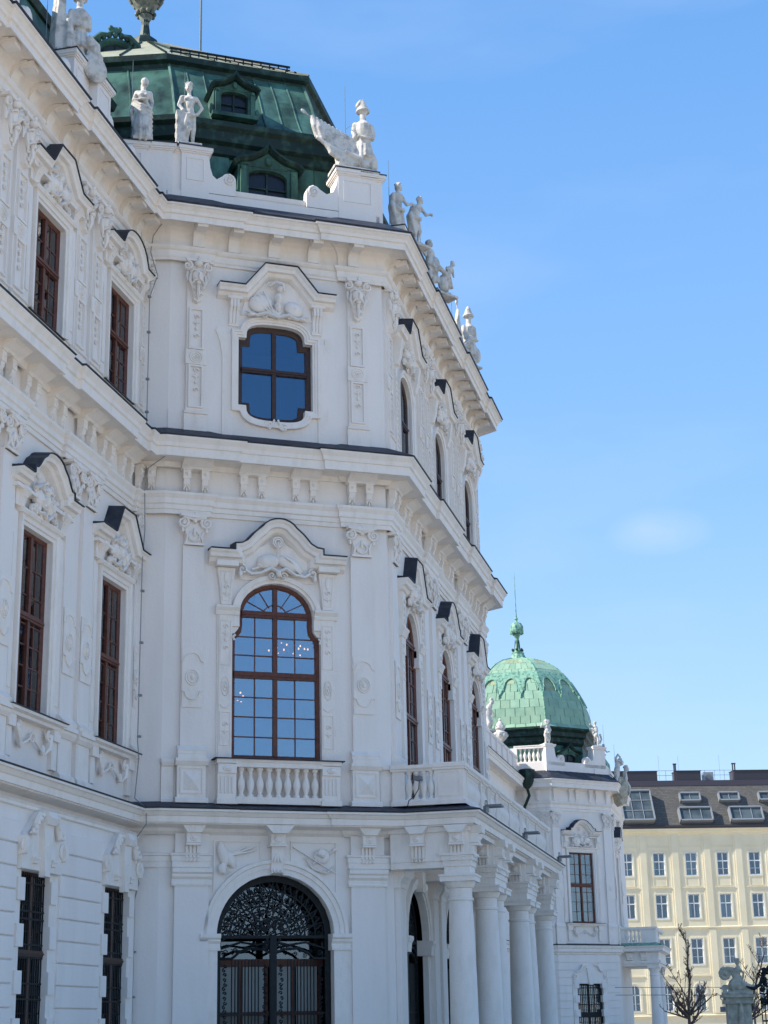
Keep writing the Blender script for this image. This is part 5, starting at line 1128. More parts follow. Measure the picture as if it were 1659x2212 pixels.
def man_statue():
    F_ = FF.at(.47, -.22, 24.55); fr = Fr(F_.x, F_.y, -62, 24.56); mb = MB(); mb.box(-.3, .34, -.22, .24, 0, .1)
    for k in range(7): mb.box(-.36 + .012 * (k % 2), -.12 - .01 * (k % 2), -.12, .16, .1 + k * .145, .23 + k * .145)
    limb(mb, (-.06, .03, 1.03, .1), (-.03, .12, .58, .075), (-.05, .05, .36, .06), (-.05, .02, .12, .04)); mb.ell(-.05, .1, .12, .045, .11, .04)
    limb(mb, (.1, 0, 1.03, .1), (.12, .03, .58, .078), (.11, -.01, .36, .06), (.12, -.02, .12, .04)); mb.ell(.13, .06, .12, .045, .11, .04)
    torso(mb, .02, 0, 1.1, 1.62, wide=.21, lean=-.02, waist=.13); head(mb, -.02, .06, 1.88, .125, -.35, 'curls')
    limb(mb, (-.2, 0, 1.58, .068), (-.28, .02, 1.33, .058), (-.2, .12, 1.16, .048)); mb.ell(-.18, .14, 1.12, .06, .05, .05)
    limb(mb, (.2, -.01, 1.58, .068), (.36, -.06, 1.34, .058), (.24, -.05, 1.14, .048)); mb.ell(.2, -.05, 1.12, .05, .05, .05)
    mb.tube([(-.16, .12, 1.06), (0, .16, 1.0), (.12, .13, .98), (.18, .05, 1.08)], [.05, .06, .05, .04], 6); mb.tube([(-.06, .14, 1.0), (-.1, .15, .78), (-.13, .12, .5)], [.05, .055, .03], 6)
    mb.ell(0, .12, 1.35, .1, .04, .12); 
    for s in (-1, 1): mb.ell(s * .08, .12, 1.5, .075, .04, .055)
    body('statue', mb, fr, 'stone statue of a nude youth with curly hair leaning on a stepped stump', vox=.02)
woman_statue(); man_statue()
def armour(mb, x, d, z, k=1.0, plume=True, look=0):
    """cuirass on a post with pleated skirt and helmet"""
    skirt(mb, x, d, z + .35 * k, z + .95 * k, .3 * k, .22 * k, 12, 0, 4); mb.lathe(x, d, [(.22 * k, z + .9 * k), (.21 * k, z + 1.05 * k), (.27 * k, z + 1.3 * k), (.27 * k, z + 1.5 * k), (.16 * k, z + 1.63 * k), (.1 * k, z + 1.68 * k), (.095 * k, z + 1.95 * k)], 14)
    for s in (-1, 1): limb(mb, (x + s * .25 * k, d, z + 1.5 * k, .1 * k), (x + s * .3 * k, d, z + 1.25 * k, .09 * k), (x + s * .27 * k, d + .05, z + 1.08 * k, .075 * k))
    mb.tube([(x - .25 * k, d + .2 * k, z + 1.02 * k), (x, d + .28 * k, z + .98 * k), (x + .25 * k, d + .2 * k, z + 1.02 * k)], .05 * k, 6)
    mb.ell(x, d, z + 2.02 * k, .16 * k, .17 * k, .15 * k, 10, 8); mb.lathe(x, d, [(.21 * k, z + 1.97 * k), (.22 * k, z + 2.02 * k), (.16 * k, z + 2.1 * k), (.1 * k, z + 2.3 * k), (.03 * k, z + 2.42 * k)], 12)
    if plume: mb.tube([(x - .05 * k, d, z + 2.38 * k), (x - .14 * k, d, z + 2.2 * k), (x - .2 * k, d, z + 2.12 * k)], [.06 * k, .09 * k, .05 * k], 6)
    mb.tube([(x, d + .2, z), (x, d, z + .5 * k)], .12 * k, 7)
def corner_trophy():
    p = FF.at(5.4, -.3, 24.6); fr = Fr(p.x, p.y, -58, 24.55); mb = MB(); mb.box(-.85, .42, -.35, .3, 0, .12)
    armour(mb, .12, 0, .2, .94)
    # flags and lances sweeping to the left
    for (x1, z1, r) in ((-1.55, 1.78, .03), (-1.42, 1.52, .03), (-.75, 1.28, .045)): mb.tube([(.1, -.05, .45), (x1, -.05, z1)], [r * 1.4, r], 6)
    mb.ell(-1.62, -.05, 1.83, .07, .03, .12, 6, 5, .9)
    rgq = random.Random(3)
    for k in range(13):      # hanging folds of the two flags
        t = k / 12; x0 = -1.38 + 1.4 * t; zt = 1.72 - .62 * t; zb = (1.05 - .1 * math.sin(k * 1.3)) if k < 3 else .62 - .42 * min(1, (k - 3) / 5) + .05 * math.sin(k * 2.1)
        mb.tube([(x0, -.05, zt), (x0 + .05, .02 + .05 * (k % 2), (zt + zb) / 2), (x0 + .13 + .05 * rgq.random(), .0 + .08 * (k % 2), zb)], [.075, .1, .085], 7)
    for k in range(4): mb.tube([(-1.3 + .1 * k, .08, 1.0 - .05 * k), (-.9, .14, .72 - .06 * k), (-.4, .14, .55 - .1 * k), (.0, .12, .6 - .1 * k)], [.05, .07, .07, .04], 6)
    mb.prism([(-.62, .1), (-.7, .55), (-.2, .9), (.05, .1)], -.16, .04)
    for k in range(7): mb.tube([(-.05, .06, .9 - .08 * k), (-.55, .1, 1.05 - .12 * k), (-1.2 + .07 * k, .07, 1.5 - .13 * k)], [.03, .05, .02], 5)
    mb.tube([(-.65, 0, .28), (-.1, .05, .3)], .17, 12); mb.tube([(-.68, 0, .28), (-.6, 0, .28)], .21, 12)
    mb.tube([(-.5, .15, .62), (0, .2, .4)], [.09, .11], 8); mb.ell(.34, .12, .45, .16, .09, .32, 10, 7, .2); mb.ell(.1, .2, .3, .13, .1, .14)
    body('trophy_statue', mb, fr, 'carved war trophy on the roof corner, helmeted empty armour with flags sweeping left', 'statue', vox=.022)
corner_trophy()
def cloaked(mb, x, d, z=0, k=1.0, bend=0, arm=1, seed=2, look=.6):
    limb(mb, (x - .06 * k, d, z + .9 * k, .1 * k), (x - .04 * k, d + .06, z + .5 * k, .075 * k), (x - .07 * k, d, z + .1 * k, .045 * k)); limb(mb, (x + .08 * k, d, z + .9 * k, .1 * k), (x + .14 * k, d + .05, z + .5 * k, .075 * k), (x + .1 * k, d - .04, z + .1 * k, .045 * k))
    for s, dx in ((-1, -.06), (1, .1)): mb.ell(x + dx * k, d + .06, z + .06, .05 * k, .12 * k, .05 * k)
    mb.ell(x, d, z + .93 * k, .16 * k, .13 * k, .14 * k); limb(mb, (x, d, z + .95 * k, .13 * k), (x + bend * .3, d, z + 1.15 * k, .12 * k), (x + bend, d, z + 1.36 * k, .15 * k)); mb.ell(x + bend, d + .02, z + 1.38 * k, .18 * k, .13 * k, .13 * k)
    limb(mb, (x + bend, d, z + 1.45 * k, .06 * k), (x + bend * 1.3, d, z + 1.55 * k, .055 * k)); head(mb, x + bend * 1.6, d + .02, z + 1.66 * k, .12 * k, look)
    limb(mb, (x + bend + .17 * k * arm, d, z + 1.4 * k, .065 * k), (x + bend + .26 * k * arm, d + .1, z + 1.16 * k, .055 * k), (x + bend + .42 * k * arm, d + .16, z + 1.22 * k, .045 * k)); mb.ell(x + bend + .46 * k * arm, d + .17, z + 1.2 * k, .05 * k, .04, .06 * k)
    limb(mb, (x + bend - .17 * k * arm, d, z + 1.4 * k, .065 * k), (x + bend - .22 * k * arm, d, z + 1.12 * k, .055 * k), (x + bend - .1 * k * arm, d + .1, z + .95 * k, .045 * k))
    for q in range(4): mb.tube([(x + bend - .14 * k * arm, d - .05 - .03 * q, z + 1.42 * k), (x - .22 * k * arm - .01 * q, d - .08 + .04 * q, z + 1.0 * k), (x - .2 * k * arm + .03 * q, d - .06 + .05 * q, z + .35 * k)], [.06 * k, .085 * k, .04 * k], 6)
    mb.tube([(x - .18 * k, d + .08, z + .95 * k), (x, d + .16, z + .88 * k), (x + .16 * k, d + .1, z + .95 * k)], [.06, .07, .06], 6)
def plinth(mb, x0, x1, d0=-.25, d1=.25, h=.08): mb.box(x0, x1, d0, d1, 0, h)
mb = MB(); plinth(mb, -.45, .95); cloaked(mb, -.15, 0, .06, 1.03, 0, 1, 2, .9); cloaked(mb, .5, .05, .06, .92, .12, 1, 3, 1.2)
body('statue_group', mb, Fr(44.1, 9.42, 0 - 35, 24.0), 'two stone figures side by side, one cloaked and one bowing, nearest the corner trophy', 'statue', 'statue groups on the garden-side cornice', .026)
mb = MB(); plinth(mb, -.5, .85); cloaked(mb, -.2, 0, .06, 1.0, 0, -1, 2, .7); cloaked(mb, .42, .1, .06, .72, .2, -1, 3, 1.0); mb.ell(.3, .1, .45, .2, .16, .3); mb.ell(-.02, .1, 1.0, .16, .14, .3)
mb.tube([(-.1, .12, 1.1), (.05, .2, .9), (.3, .22, .75), (.5, .2, .5)], [.07, .09, .08, .05], 6)
body('statue_group', mb, Fr(48.6, 9.36, -35, 24.3), 'tall stone figure looking up beside a smaller crouching one, on the garden-side cornice', 'statue', 'statue groups on the garden-side cornice', .026)
mb = MB(); plinth(mb, -.7, .5, -.3, .3); armour(mb, .15, 0, .1, .96, False); mb.tube([(-.2, .1, .2), (-.45, .05, 2.35)], [.05, .03], 6); mb.ell(-.46, .05, 2.4, .06, .05, .12)
mb.prism([(-.25, .4), (-.42, 2.15), (-.62, 1.3), (-.75, .3)], -.05, .12, .02); mb.tube([(-.65, .15, .3), (-.15, .3, .9)], .11, 8); mb.ell(-.1, .3, 1.0, .14, .1, .14); mb.tube([(-.55, .2, .75), (-.3, .3, .4)], .12, 8); mb.ell(.3, .2, .5, .2, .1, .3)
for k in range(5): mb.tube([(-.6, .1, .5 + .2 * k), (-.7 - .05 * (k % 2), .1, .7 + .22 * k)], [.09, .04], 6)
body('trophy_statue', mb, Fr(53.9, 9.3, -35, 23.8), 'carved trophy with helmet, furled flag and cannon at the far end of the garden-side cornice', 'statue', None, .028)
mb = MB(); mb.box(-.55, .75, -.5, .35, 0, .1); armour(mb, .2, 0, .1, .9); 
mb.prism([(-.5, .1), (-.05, .1), (-.02, 1.0), (-.12, 1.35), (-.2, 1.05), (-.28, 1.1), (-.3, 1.9), (-.42, 1.95), (-.5, 1.0), (-.52, .6)], -.2, .08, .04)
for x, z in ((-.28, 2.2), (-.36, 2.05), (-.22, 1.9)): mb.tube([(-.2, 0, .5), (x, 0, z)], .035, 6)
mb.tube([(-.1, .1, .3), (-.15, .15, 1.1)], [.16, .1], 8); mb.ell(.55, .25, -.1, .34, .12, .4, 12, 8, .3); mb.ell(.5, .2, .3, .18, .12, .16); mb.tube([(.3, .3, .7), (.55, .3, .5), (.62, .3, .2)], [.08, .1, .06], 6)
for k in range(4): mb.ell(.35 + .1 * k, .3, .55 - .12 * k, .09, .09, .12)
body('trophy_statue', mb, Fr(33.6, 15.5, -40, 24.72), 'carved trophy of empty armour, lances and round shield on the pedestal over the left wing', 'statue', None, .024)
def rod(x, y, z0, z1, label, br=None, r=.013):
    mb = MB().tube([(0, 0, z0), (0, 0, z1)], [r, r * .5], 5)
    if br: mb.tube([(0, 0, z0 + br[0]), (br[1], br[2], z0 + br[0] - .35)], r * .8, 4)
    tag(add('lightning_rod', mb, 'rod', None, Fr(x, y, 0)), label, 'lightning rod', 'lightning rods on the roofs')
rod(37.4, 15.4, 24.3, 27.1, 'thin rod rising behind the head of the draped woman statue')
p = FF.at(.42, -.6, 0); rod(p.x, p.y, 24.3, 27.2, 'thin rod rising behind the curly-haired youth statue')
p = FF.at(5.15, -.8, 0); rod(p.x, p.y, 24.4, 27.7, 'thin rod beside the helmeted corner trophy', (1.9, -.7, .3))
rod(43.2, 9.6, 23.3, 26.3, 'thin rod in front of the first pair of garden-side figures', (.7, -.5, .3))
rod(47.7, 9.6, 23.2, 26.1, 'thin rod left of the second pair of garden-side figures', (.7, .0, .1))
rod(52.9, 9.6, 22.9, 26.3, 'thin rod left of the far garden-side trophy', (1.1, .4, .1))
p = FF.at(2.45, -8, 0); rod(p.x, p.y, 32, 38, 'long green mast rod above the top of the mansard roof', None, .045)
rod(33.2, 16.0, 24.6, 27.5, 'thin rod behind the trophy over the left wing')
# ------------------------------------------------------------------ chandelier behind the tall window, lamps, camera
def chandelier(s, d, z, k, label, n1=14):
    p = FF.at(s, d, z); fr = Fr(p.x, p.y, -58, z)
    o = tag(empty('chandelier', fr.m), label, 'chandelier', 'chandeliers in the hall behind the tall window')
    ring = MB().tube([(.62 * k * math.cos(a * .45), .3 * k * math.sin(a * .45), 0) for a in range(15)], .012, 4)
    for q in range(7): a = q * .9; ring.tube([(0, 0, .1), (.62 * k * math.cos(a), .3 * k * math.sin(a), .0)], .008, 4)
    ring.tube([(0, 0, -.2), (0, 0, 1.2)], .01, 4)
    add('frame', ring, 'grey', o, fr); bm = MB().ell(0, 0, 0, .02, .02, .03, 6, 5).mesh('bulb'); bm.materials.append(M['bulb'])
    for q in range(n1):
        a = 2 * math.pi * q / n1; rr = 1.0 if q % 3 else .6; add('bulb', bm, 'bulb', o, fr, loc=(.62 * k * rr * math.cos(a), .35 * k * rr * math.sin(a), .07 + (.16 if q % 3 == 0 else 0) + .06 * math.sin(3 * a)))
chandelier(3.55, -1.3, 10.95, .85, 'lit chandelier seen in the upper right panes of the tall window', 16)
chandelier(2.12, -1.3, 9.65, .42, 'small lit chandelier seen in the left panes of the tall window', 9)
def floodlight(x, label):
    fr = Fr(x, 7.05, 0, 6.7); o = tag(empty('floodlight', fr.m), label, 'floodlight', 'floodlights on the portico edge')
    add('housing', MB().box(-.05, .35, .02, .42, .12, .17), 'grey', o, fr); add('bracket', MB().box(-.02, .04, -.05, .1, -.02, .14), 'alu', o, fr)
    add('cable_loop', MB().tube([(-.02, .0, .0), (-.12, .02, .14), (-.1, .03, .26), (0, .05, .27), (.04, .05, .14)], .011, 4), 'cable', o, fr)
for x, l in ((41.05, 'flat floodlight with cable loop at the near corner of the portico roof'), (47.4, 'flat floodlight halfway along the portico edge'), (54.7, 'flat floodlight at the far end of the portico edge')): floodlight(x, l)
fr = Fr(40.45, 8.55, -100, 7.5); o = tag(empty('security_camera', fr.m), 'small grey security camera with hanging cable on the balcony balusters', 'camera')
add('housing', MB().box(-.07, .07, .0, .22, -.05, .06), 'grey', o, fr); add('mount', MB().box(-.02, .02, -.15, .02, -.02, .02), 'grey', o, fr)
add('cable', MB().tube([(0, .05, -.04), (.0, .1, -.25), (-.12, .1, -.42), (-.28, .08, -.52), (-.33, .05, -.66)], .012, 4), 'cable', o, fr)
# a small bird high in the sky
fr = Fr(150, 52, -76, 77); mb = MB().ell(0, 0, 0, .3, .12, .1, 8, 5); mb.add([(-.1, 0, .02), (.12, 0, .02), (-.1, .5, .3), (-.2, .9, .15)], [(0, 1, 2), (0, 2, 3)]); mb.add([(-.1, 0, .02), (.12, 0, .02), (-.1, -.5, .25), (-.2, -.9, .1)], [(0, 1, 2), (0, 2, 3)])
tag(add('bird', mb, 'iron', None, fr), 'tiny dark bird flying in the blue sky above the roof', 'bird')
# ------------------------------------------------------------------ domed corner pavilion with its linking wing
pav = tag(empty('domed_pavilion', Matrix.Translation((103, 14, 0))), 'white corner pavilion with bright green copper dome and spire, beyond the portico', 'pavilion')
FD = Fr(103.5, 10.9, -45); FDL = Fr(101.03, 18, -90); C1 = (101.03, 13.37); C2 = (104.28, 10.12); FDR = Fr(104.28, 10.12, 0)
PW = [(57, 15.4), (101.03, 15.4), C1, C2, (112, 10.12)]
dwin = rect(-2.28, -.44, 7.46, 11.6); gwin = rect(-2.2, -.25, 1.0, 3.95)
wall('wall', pav, FD, rect(-3.5, 1.1, 0, 17), [dwin, gwin], .16)
add('wall', MB().box(18 - 15.6, 18 - 13.37, -.3, 0, 0, 17), 'white', pav, FDL)
rwin = rect(1.6, 2.9, 7.46, 11.6); wall('wall', pav, FDR, rect(0, 8, 0, 17), [rwin], .3)
add('link_wall', MB().box(57, 101.03, -15.8, -15.4, 0, 17), 'white', pav)
def pband(name, prof, mt='trim', pth=None, parent=None): return add(name, plansweep(MB(), pth or PW, prof), mt, parent or pav)
pband('main_cornice', [(0, 15.3), (.1, 15.36), (.12, 15.42), (.5, 15.44), (.52, 15.40), (.56, 15.40), (.56, 15.64), (.6, 15.66), (.62, 15.76), (.7, 15.84), (.7, 15.9), (0, 15.9)])
pband('cornice_roofing', [(-.2, 15.9), (.72, 15.905), (.73, 15.93), (-.15, 16.58)], 'slate')
sm = MB()
for i in range(12): s = -3.6 + i * .45; sm.tube([(s, .7, 15.93), (s, -.05, 16.5)], .022, 4)
add('roofing_seams', sm, 'slate', pav, FD)
pband('architrave', [(0, 14.05), (.05, 14.05), (.05, 14.2), (.09, 14.22), (.09, 14.4), (.15, 14.46), (.2, 14.52), (.2, 14.58), (0, 14.62)], pth=PW[1:])
pband('string_cornice', [(0, 5.62), (.06, 5.64), (.08, 5.72), (.2, 5.78), (.2, 5.95), (.26, 6.0), (.3, 6.1), (.3, 6.14), (0, 6.2)])
pband('string_flashing', [(0, 6.14), (.32, 6.145), (.32, 6.17), (0, 6.26)], 'slate')
pband('attic_base', [(-.35, 16.4), (-.05, 16.4), (-.05, 16.95), (-.02, 17.0), (-.02, 17.04), (-.35, 17.06)], 'white')
for cx in (-3.2, -2.0, -1.5, -.45, .05, .85):
    mb = MB(); mb.box(cx - .09, cx + .09, 0, .16, 15.0, 15.3); mb.box(cx - .13, cx + .13, 0, .2, 15.26, 15.4); mb.xprism([(0, 14.62), (.05, 14.66), (.14, 15.0), (0, 15.02)], cx - .07, cx + .07); mb.ell(cx, .15, 15.15, .05, .04, .05); add('frieze_console', mb, 'trim', pav, FD)
for cx in (3.1, 3.9):
    mb = MB(); mb.box(cx - .09, cx + .09, 0, .16, 15.0, 15.3); mb.xprism([(0, 14.62), (.05, 14.66), (.14, 15.0), (0, 15.02)], cx - .07, cx + .07); add('frieze_console', mb, 'trim', pav, FDL)
def ppil(fr, cx, w, d=.1):
    o = add('pilaster', MB().box(cx - w / 2, cx + w / 2, 0, d, 6.2, 13.2), 'white', pav, fr)
    q = MB(); ionic(q, cx, 13.1, 14.04, w, .12); add('capital', q, 'trim', o, fr, smooth=40)
    q = MB().box(cx - w / 2 - .03, cx + w / 2 + .03, d, d + .02, 8.9, 10.2); q.ell(cx, d + .03, 9.55, w * .2, .03, .2, 8, 4)
    add('base', MB().xprism([(0, 7.2), (.17, 7.2), (.17, 7.28), (.12, 7.42), (0, 7.45)], cx - w / 2 - .05, cx + w / 2 + .05), 'trim', o, fr); add('pedestal', MB().box(cx - w / 2 - .05, cx + w / 2 + .05, 0, .13, 6.2, 7.19), 'trim', o, fr)
    add('medallion', q, 'trim', o, fr)
ppil(FD, -3.2, .55); ppil(FD, .72, .55); ppil(FDR, .4, .6); ppil(FDR, 4.2, .6); ppil(FDL, 18 - 13.7, .5)
rect_surround(FD, -1.36, .92, 7.46, 11.6, 0, 51, 'arch', pav, hoodhw=1.42, zh=12.86, rise=.66)
sill_apron(FD, -1.36, 1.4, 7.42, pav)
windows_fill(pav, FD, dwin, lin(-2.19, -.53, 4), [7.55, 8.12, 8.69, 9.26, 9.8, 10.3, 10.9, 11.5], 'wood', 'glass_low', .1, mull=(-1.36,), transoms=((9.66, .2),), behind=[('curtain', -2.2, -.5, 7.6, 11.5)])
# porch-side window hood seen edge-on
rect_surround(FDR, 2.25, .65, 7.46, 11.6, 0, 53, 'poly', pav, hoodhw=1.1, zh=12.7, rise=.7)
windows_fill(pav, FDR, rwin, lin(1.7, 2.8, 4), lin(7.55, 11.5, 6), 'wood', 'glass_low', .12, mull=(2.25,), transoms=((9.66, .2),))
# courses of the ground floor
for i in range(12):
    z0 = .4 + i * .435; z1 = z0 + .395
    for a, b in (((-3.5, -2.55), (.1, 1.12)) if z0 < 4.4 else ((-3.5, -2.2), (-.5, 1.12)) if z0 < 4.9 else ((-3.5, 1.12),)):
        add('stucco_course', MB().box(a, b, 0, .05, z0, z1), 'white', pav, FD)
    add('stucco_course', MB().box(18 - 15.4, 18 - 13.37 + .02, 0, .05, z0, z1), 'white', pav, FDL)
q = MB(); c = -1.22
q.prism([(c - 1.25, 3.95), (c - 1.25, 4.4), (c - .7, 4.75), (c - .4, 5.05), (c + .4, 5.05), (c + .7, 4.75), (c + 1.25, 4.4), (c + 1.25, 3.95)], 0, .1, .02); q.prism([(c - .13, 3.9), (c + .13, 3.9), (c + .28, 4.85), (c - .28, 4.85)], .08, .2)
for s in (-1, 1): q.spiral(c + s * 1.15, 4.35, .16, .12, .05, 1.4, math.pi / 2, s); q.tube([(c + s * .3, .16, 5.0), (c + s * .55, .18, 5.0), (c + s * .75, .18, 4.7), (c + s * 1.05, .16, 4.62)], [.05, .07, .07, .04], 6); q.box(*sorted((c + s * .97, c + s * 1.3)), 0, .07, .4, 3.95)
add('window_crest', q, 'trim', pav, FD, smooth=35)
for s in (-1, 1):
    for i in range(5): z = .5 + i * .8; add('quoin_block', MB().box(*sorted((c + s * .86, c + s * 1.2)), -.1, .13, z, z + .4), 'white', pav, FD)
windows_fill(pav, FD, gwin, lin(-2.1, -.35, 4), lin(1.1, 3.85, 4), 'wood2', 'glass_low', .14, mull=(c,), behind=[('curtain', -2.1, -.35, 1.1, 3.9)])
gr = MB()
for k in range(15): x = -2.15 + k * .133; gr.box(x - .014, x + .014, -.1, -.07, 1, 3.95)
for z in (3.7, 3.3, 2.75, 2.3, 2.05, 1.4): gr.box(-2.2, -.25, -.1, -.06, z, z + .05)
gr.box(-2.2, -.25, -.1, -.07, 2.08, 2.3); add('window_grille', gr, 'iron', pav, FD)
# roof balustrade
bp = add('roof_balustrade', MB().box(2.55, 4.65, -.3, -.02, 17.85, 18.0).box(2.55, 4.65, -.3, .0, 17.98, 18.04), 'trim', pav, FDL)
for k in range(5): baluster(bp, FDL, 2.95 + k * .27, -.16, 17.06, .8, 1.1)
q = MB().box(2.3, 2.75, -.35, 0, 17.0, 17.9); add('balustrade_pier', q, 'white', bp, FDL)
def ppier(x0, x1, z1=18.08, d1=0.0):
    add('attic_pedestal', MB().box(x0, x1, d1 - .55, d1, 16.4, z1 - .16).box(x0 - .06, x1 + .06, d1 - .6, d1 + .06, z1 - .16, z1 - .08).box(x0 - .09, x1 + .09, d1 - .62, d1 + .09, z1 - .08, z1).box(x0 - .03, x1 + .03, d1, d1 + .03, 16.4, 16.8), 'white', pav, FD)
ppier(-3.62, -2.95); ppier(.1, 1.0, 18.15)
for x, s, xe in ((-2.42, 1, -2.95), (-.42, -1, .1)):
    pts = [(xe, 16.8), (x + s * .2, 16.8), (x + s * .22, 17.25)] + [(x + .22 * math.cos(R(a)) * s, 17.25 + .22 * math.sin(R(a))) for a in range(0, 151, 25)]; dx = xe - (x - s * .2)
    pts += [(x - s * .24 + dx * .3, 17.22), (xe - dx * .25, 17.32), (xe, 17.85)]
    mb = MB(); mb.prism(pts, -.3, 0); mb.spiral(x, 17.25, .18, .02, .04, 1.7, math.pi / 2, -s); add('attic_volute', mb, 'white', pav, FD, smooth=30)
add('parapet', MB().box(57, 100.8, -15.6, -15.25, 16.4, 17.2).box(57, 100.8, -15.62, -15.2, 17.2, 17.38), 'white', pav)
q = MB()
for k in range(22): x = 58 + k * 1.95; q.box(x, x + .3, -15.3, -15.16, 16.5, 17.3)
add('parapet_piers', q, 'white', pav)
# drum and dome
dp = [(102.23, 18.0), (102.23, 13.52), FD.xy(.35, -.95), (109, FD.xy(.35, -.95)[1])]; DC = (106.7, 15.75)
def dscale(f, z): return [(DC[0] + (p[0] - DC[0]) * f, DC[1] + (p[1] - DC[1]) * f) for p in dp]
def dstrip(mb, rows):
    n = 4; vs = []; fs = []
    for f, z in rows: vs += [(p[0], -p[1], z) for p in dscale(f, z)]
    for j in range(len(rows) - 1):
        for i in range(3): fs.append((j * n + i, j * n + i + 1, (j + 1) * n + i + 1, (j + 1) * n + i))
    return mb.add(vs, fs)
drum = add('dome_drum', dstrip(MB(), [(.93, 16.4), (.93, 18.5)]), 'copper', pav)
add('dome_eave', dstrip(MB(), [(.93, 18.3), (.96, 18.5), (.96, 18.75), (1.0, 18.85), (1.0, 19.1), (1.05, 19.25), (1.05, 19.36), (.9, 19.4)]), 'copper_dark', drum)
DP = [(1.045, 19.36), (1.0, 19.6), (.985, 20.1), (.97, 20.65), (.94, 21.2), (.89, 21.75), (.83, 22.3), (.75, 22.85), (.65, 23.4), (.52, 23.9), (.36, 24.3), (.14, 24.62)]
dome = add('dome', dstrip(MB(), [(f * .985, z) for f, z in DP]), 'verdigris', pav)
def dpt(fi, t, j):
    f, z = DP[j] if isinstance(j, int) else (DP[int(j)][0] + (DP[int(j) + 1][0] - DP[int(j)][0]) * (j % 1), DP[int(j)][1] + (DP[int(j) + 1][1] - DP[int(j)][1]) * (j % 1))
    q = dscale(f, z); return Vector((q[fi][0] + (q[fi + 1][0] - q[fi][0]) * t, -(q[fi][1] + (q[fi + 1][1] - q[fi][1]) * t), z))
rg = random.Random(9)
for j in range(len(DP) - 1):
    for fi, n in ((0, 7), (1, 4), (2, 5)):
        off = .5 / n if j % 2 else 0; ts = [0] + [k / n + off for k in range(0 if off else 1, n + (0 if off else 0))] + [1]
        ts = sorted(set(round(t, 4) for t in ts if 0 <= t <= 1))
        for a, b in zip(ts[:-1], ts[1:]):
            if b - a < .01: continue
            g_ = .004; p = [dpt(fi, a + g_, j), dpt(fi, b - g_, j), dpt(fi, b - g_, j + 1), dpt(fi, a + g_, j + 1)]
            nrm = (p[1] - p[0]).cross(p[3] - p[0]).normalized(); nrm = nrm if nrm.z > 0 or (nrm.x < 0) else -nrm
            lift = .007 + rg.uniform(0, .011); nn = Vector((0, 0, 0)) + nrm * lift
            if (Vector((DC[0], -DC[1], p[0].z)) - p[0]).dot(nrm) > 0: nn = -nn
            w_ = [q + nn for q in p]; w_[0] = w_[0] + nn * .5; w_[1] = w_[1] + nn * .5
            mt = 'verdigris'
            if (j in (6,) and rg.random() < .6) or (j == 9 and rg.random() < .5) or (fi == 1 and j == 5 and rg.random() < .7): mt = 'rust_sheet'
            mb = MB().add([tuple(q) for q in w_] + [tuple(q) for q in p], [(0, 1, 2, 3), (0, 1, 5, 4), (1, 2, 6, 5), (2, 3, 7, 6), (3, 0, 4, 7)])
            add('copper_sheet', mb, mt, dome)
rb = MB()
for fi in (0, 1, 2): rb.tube([tuple(dpt(fi, 0, j)) for j in range(len(DP))], .06, 5)
add('dome_ribs', rb, 'verdi_trim', dome)
def dsurf(fi, t, z, lift):
    j = 0
    while j < len(DP) - 2 and DP[j + 1][1] < z: j += 1
    q = dpt(fi, t, min(len(DP) - 1.001, j + (z - DP[j][1]) / (DP[j + 1][1] - DP[j][1]))); a_ = q - Vector((DC[0], -DC[1], z - 2.5)); return q + a_.normalized() * lift
for fi, na in ((0, 3), (1, 2), (2, 2)):       # scalloped lambrequin laid over the sheets
    N = 24 * na; ts_ = MB(); low = []
    for i in range(N + 1):
        ph = (i / N * na) % 1.0; u_ = abs(ph - .5)
        if u_ < .33: z = 22.05 + .6 * math.sqrt(max(0, 1 - (u_ / .33) ** 2))
        elif u_ < .4: z = 21.95
        else: z = 21.62 + .12 * math.cos((u_ - .4) / .1 * math.pi)
        low.append(z)
    vs = []; fs = []; K = 4
    for i in range(N + 1):
        for k in range(K + 1): z = low[i] + (23.15 - low[i]) * k / K; vs.append(tuple(dsurf(fi, i / N, z, .07)))
    for i in range(N):
        for k in range(K): a = i * (K + 1) + k; fs.append((a, a + 1, a + K + 2, a + K + 1))
    ts_.add(vs, fs); ts_.tube([tuple(dsurf(fi, i / N, low[i], .07)) for i in range(N + 1)], .045, 5)
    for k in range(na):
        for ph in (.17, .83): q = dsurf(fi, (k + ph) / na, 21.9, .08); ts_.ell(q.x, q.y, q.z - .1, .06, .06, .14, 6, 5)
        q = dsurf(fi, k / na, 21.45, .08); ts_.ell(q.x, q.y, q.z - .08, .08, .08, .17, 6, 5)
    add('dome_lambrequin', ts_, 'verdi_trim', dome, smooth=50)
FN = Fr(DC[0] - .1, DC[1], 0)
fin2 = add('finial_stem', MB().lathe(0, 0, [(.7, 24.4), (.52, 24.75), (.42, 24.95), (.44, 25.05), (.28, 25.12), (.2, 25.3), (.13, 25.7), (.12, 26.0), (.2, 26.2), (.3, 26.3), (.12, 26.36)], 8), 'verdi_trim', dome, FN, smooth=30)
q = MB()
for k in range(6): a = k * 1.047; q.ell(.33 * math.cos(a), .33 * math.sin(a), 25.25, .1, .1, .1, 6, 5); q.tube([(.2 * math.cos(a), .2 * math.sin(a), 25.1), (.13 * math.cos(a), .13 * math.sin(a), 25.9)], .03, 5)
add('finial_brackets', q, 'copper_dark', fin2, FN, smooth=50)
q = MB().lathe(0, 0, [(.1, 26.3), (.42, 26.38), (.46, 26.45), (.45, 26.6), (.42, 26.85), (.32, 27.05), (.1, 27.15), (.07, 27.25), (.13, 27.35), (.07, 27.45), (.05, 27.6), (.035, 28.2), (.01, 30.6)], 8)
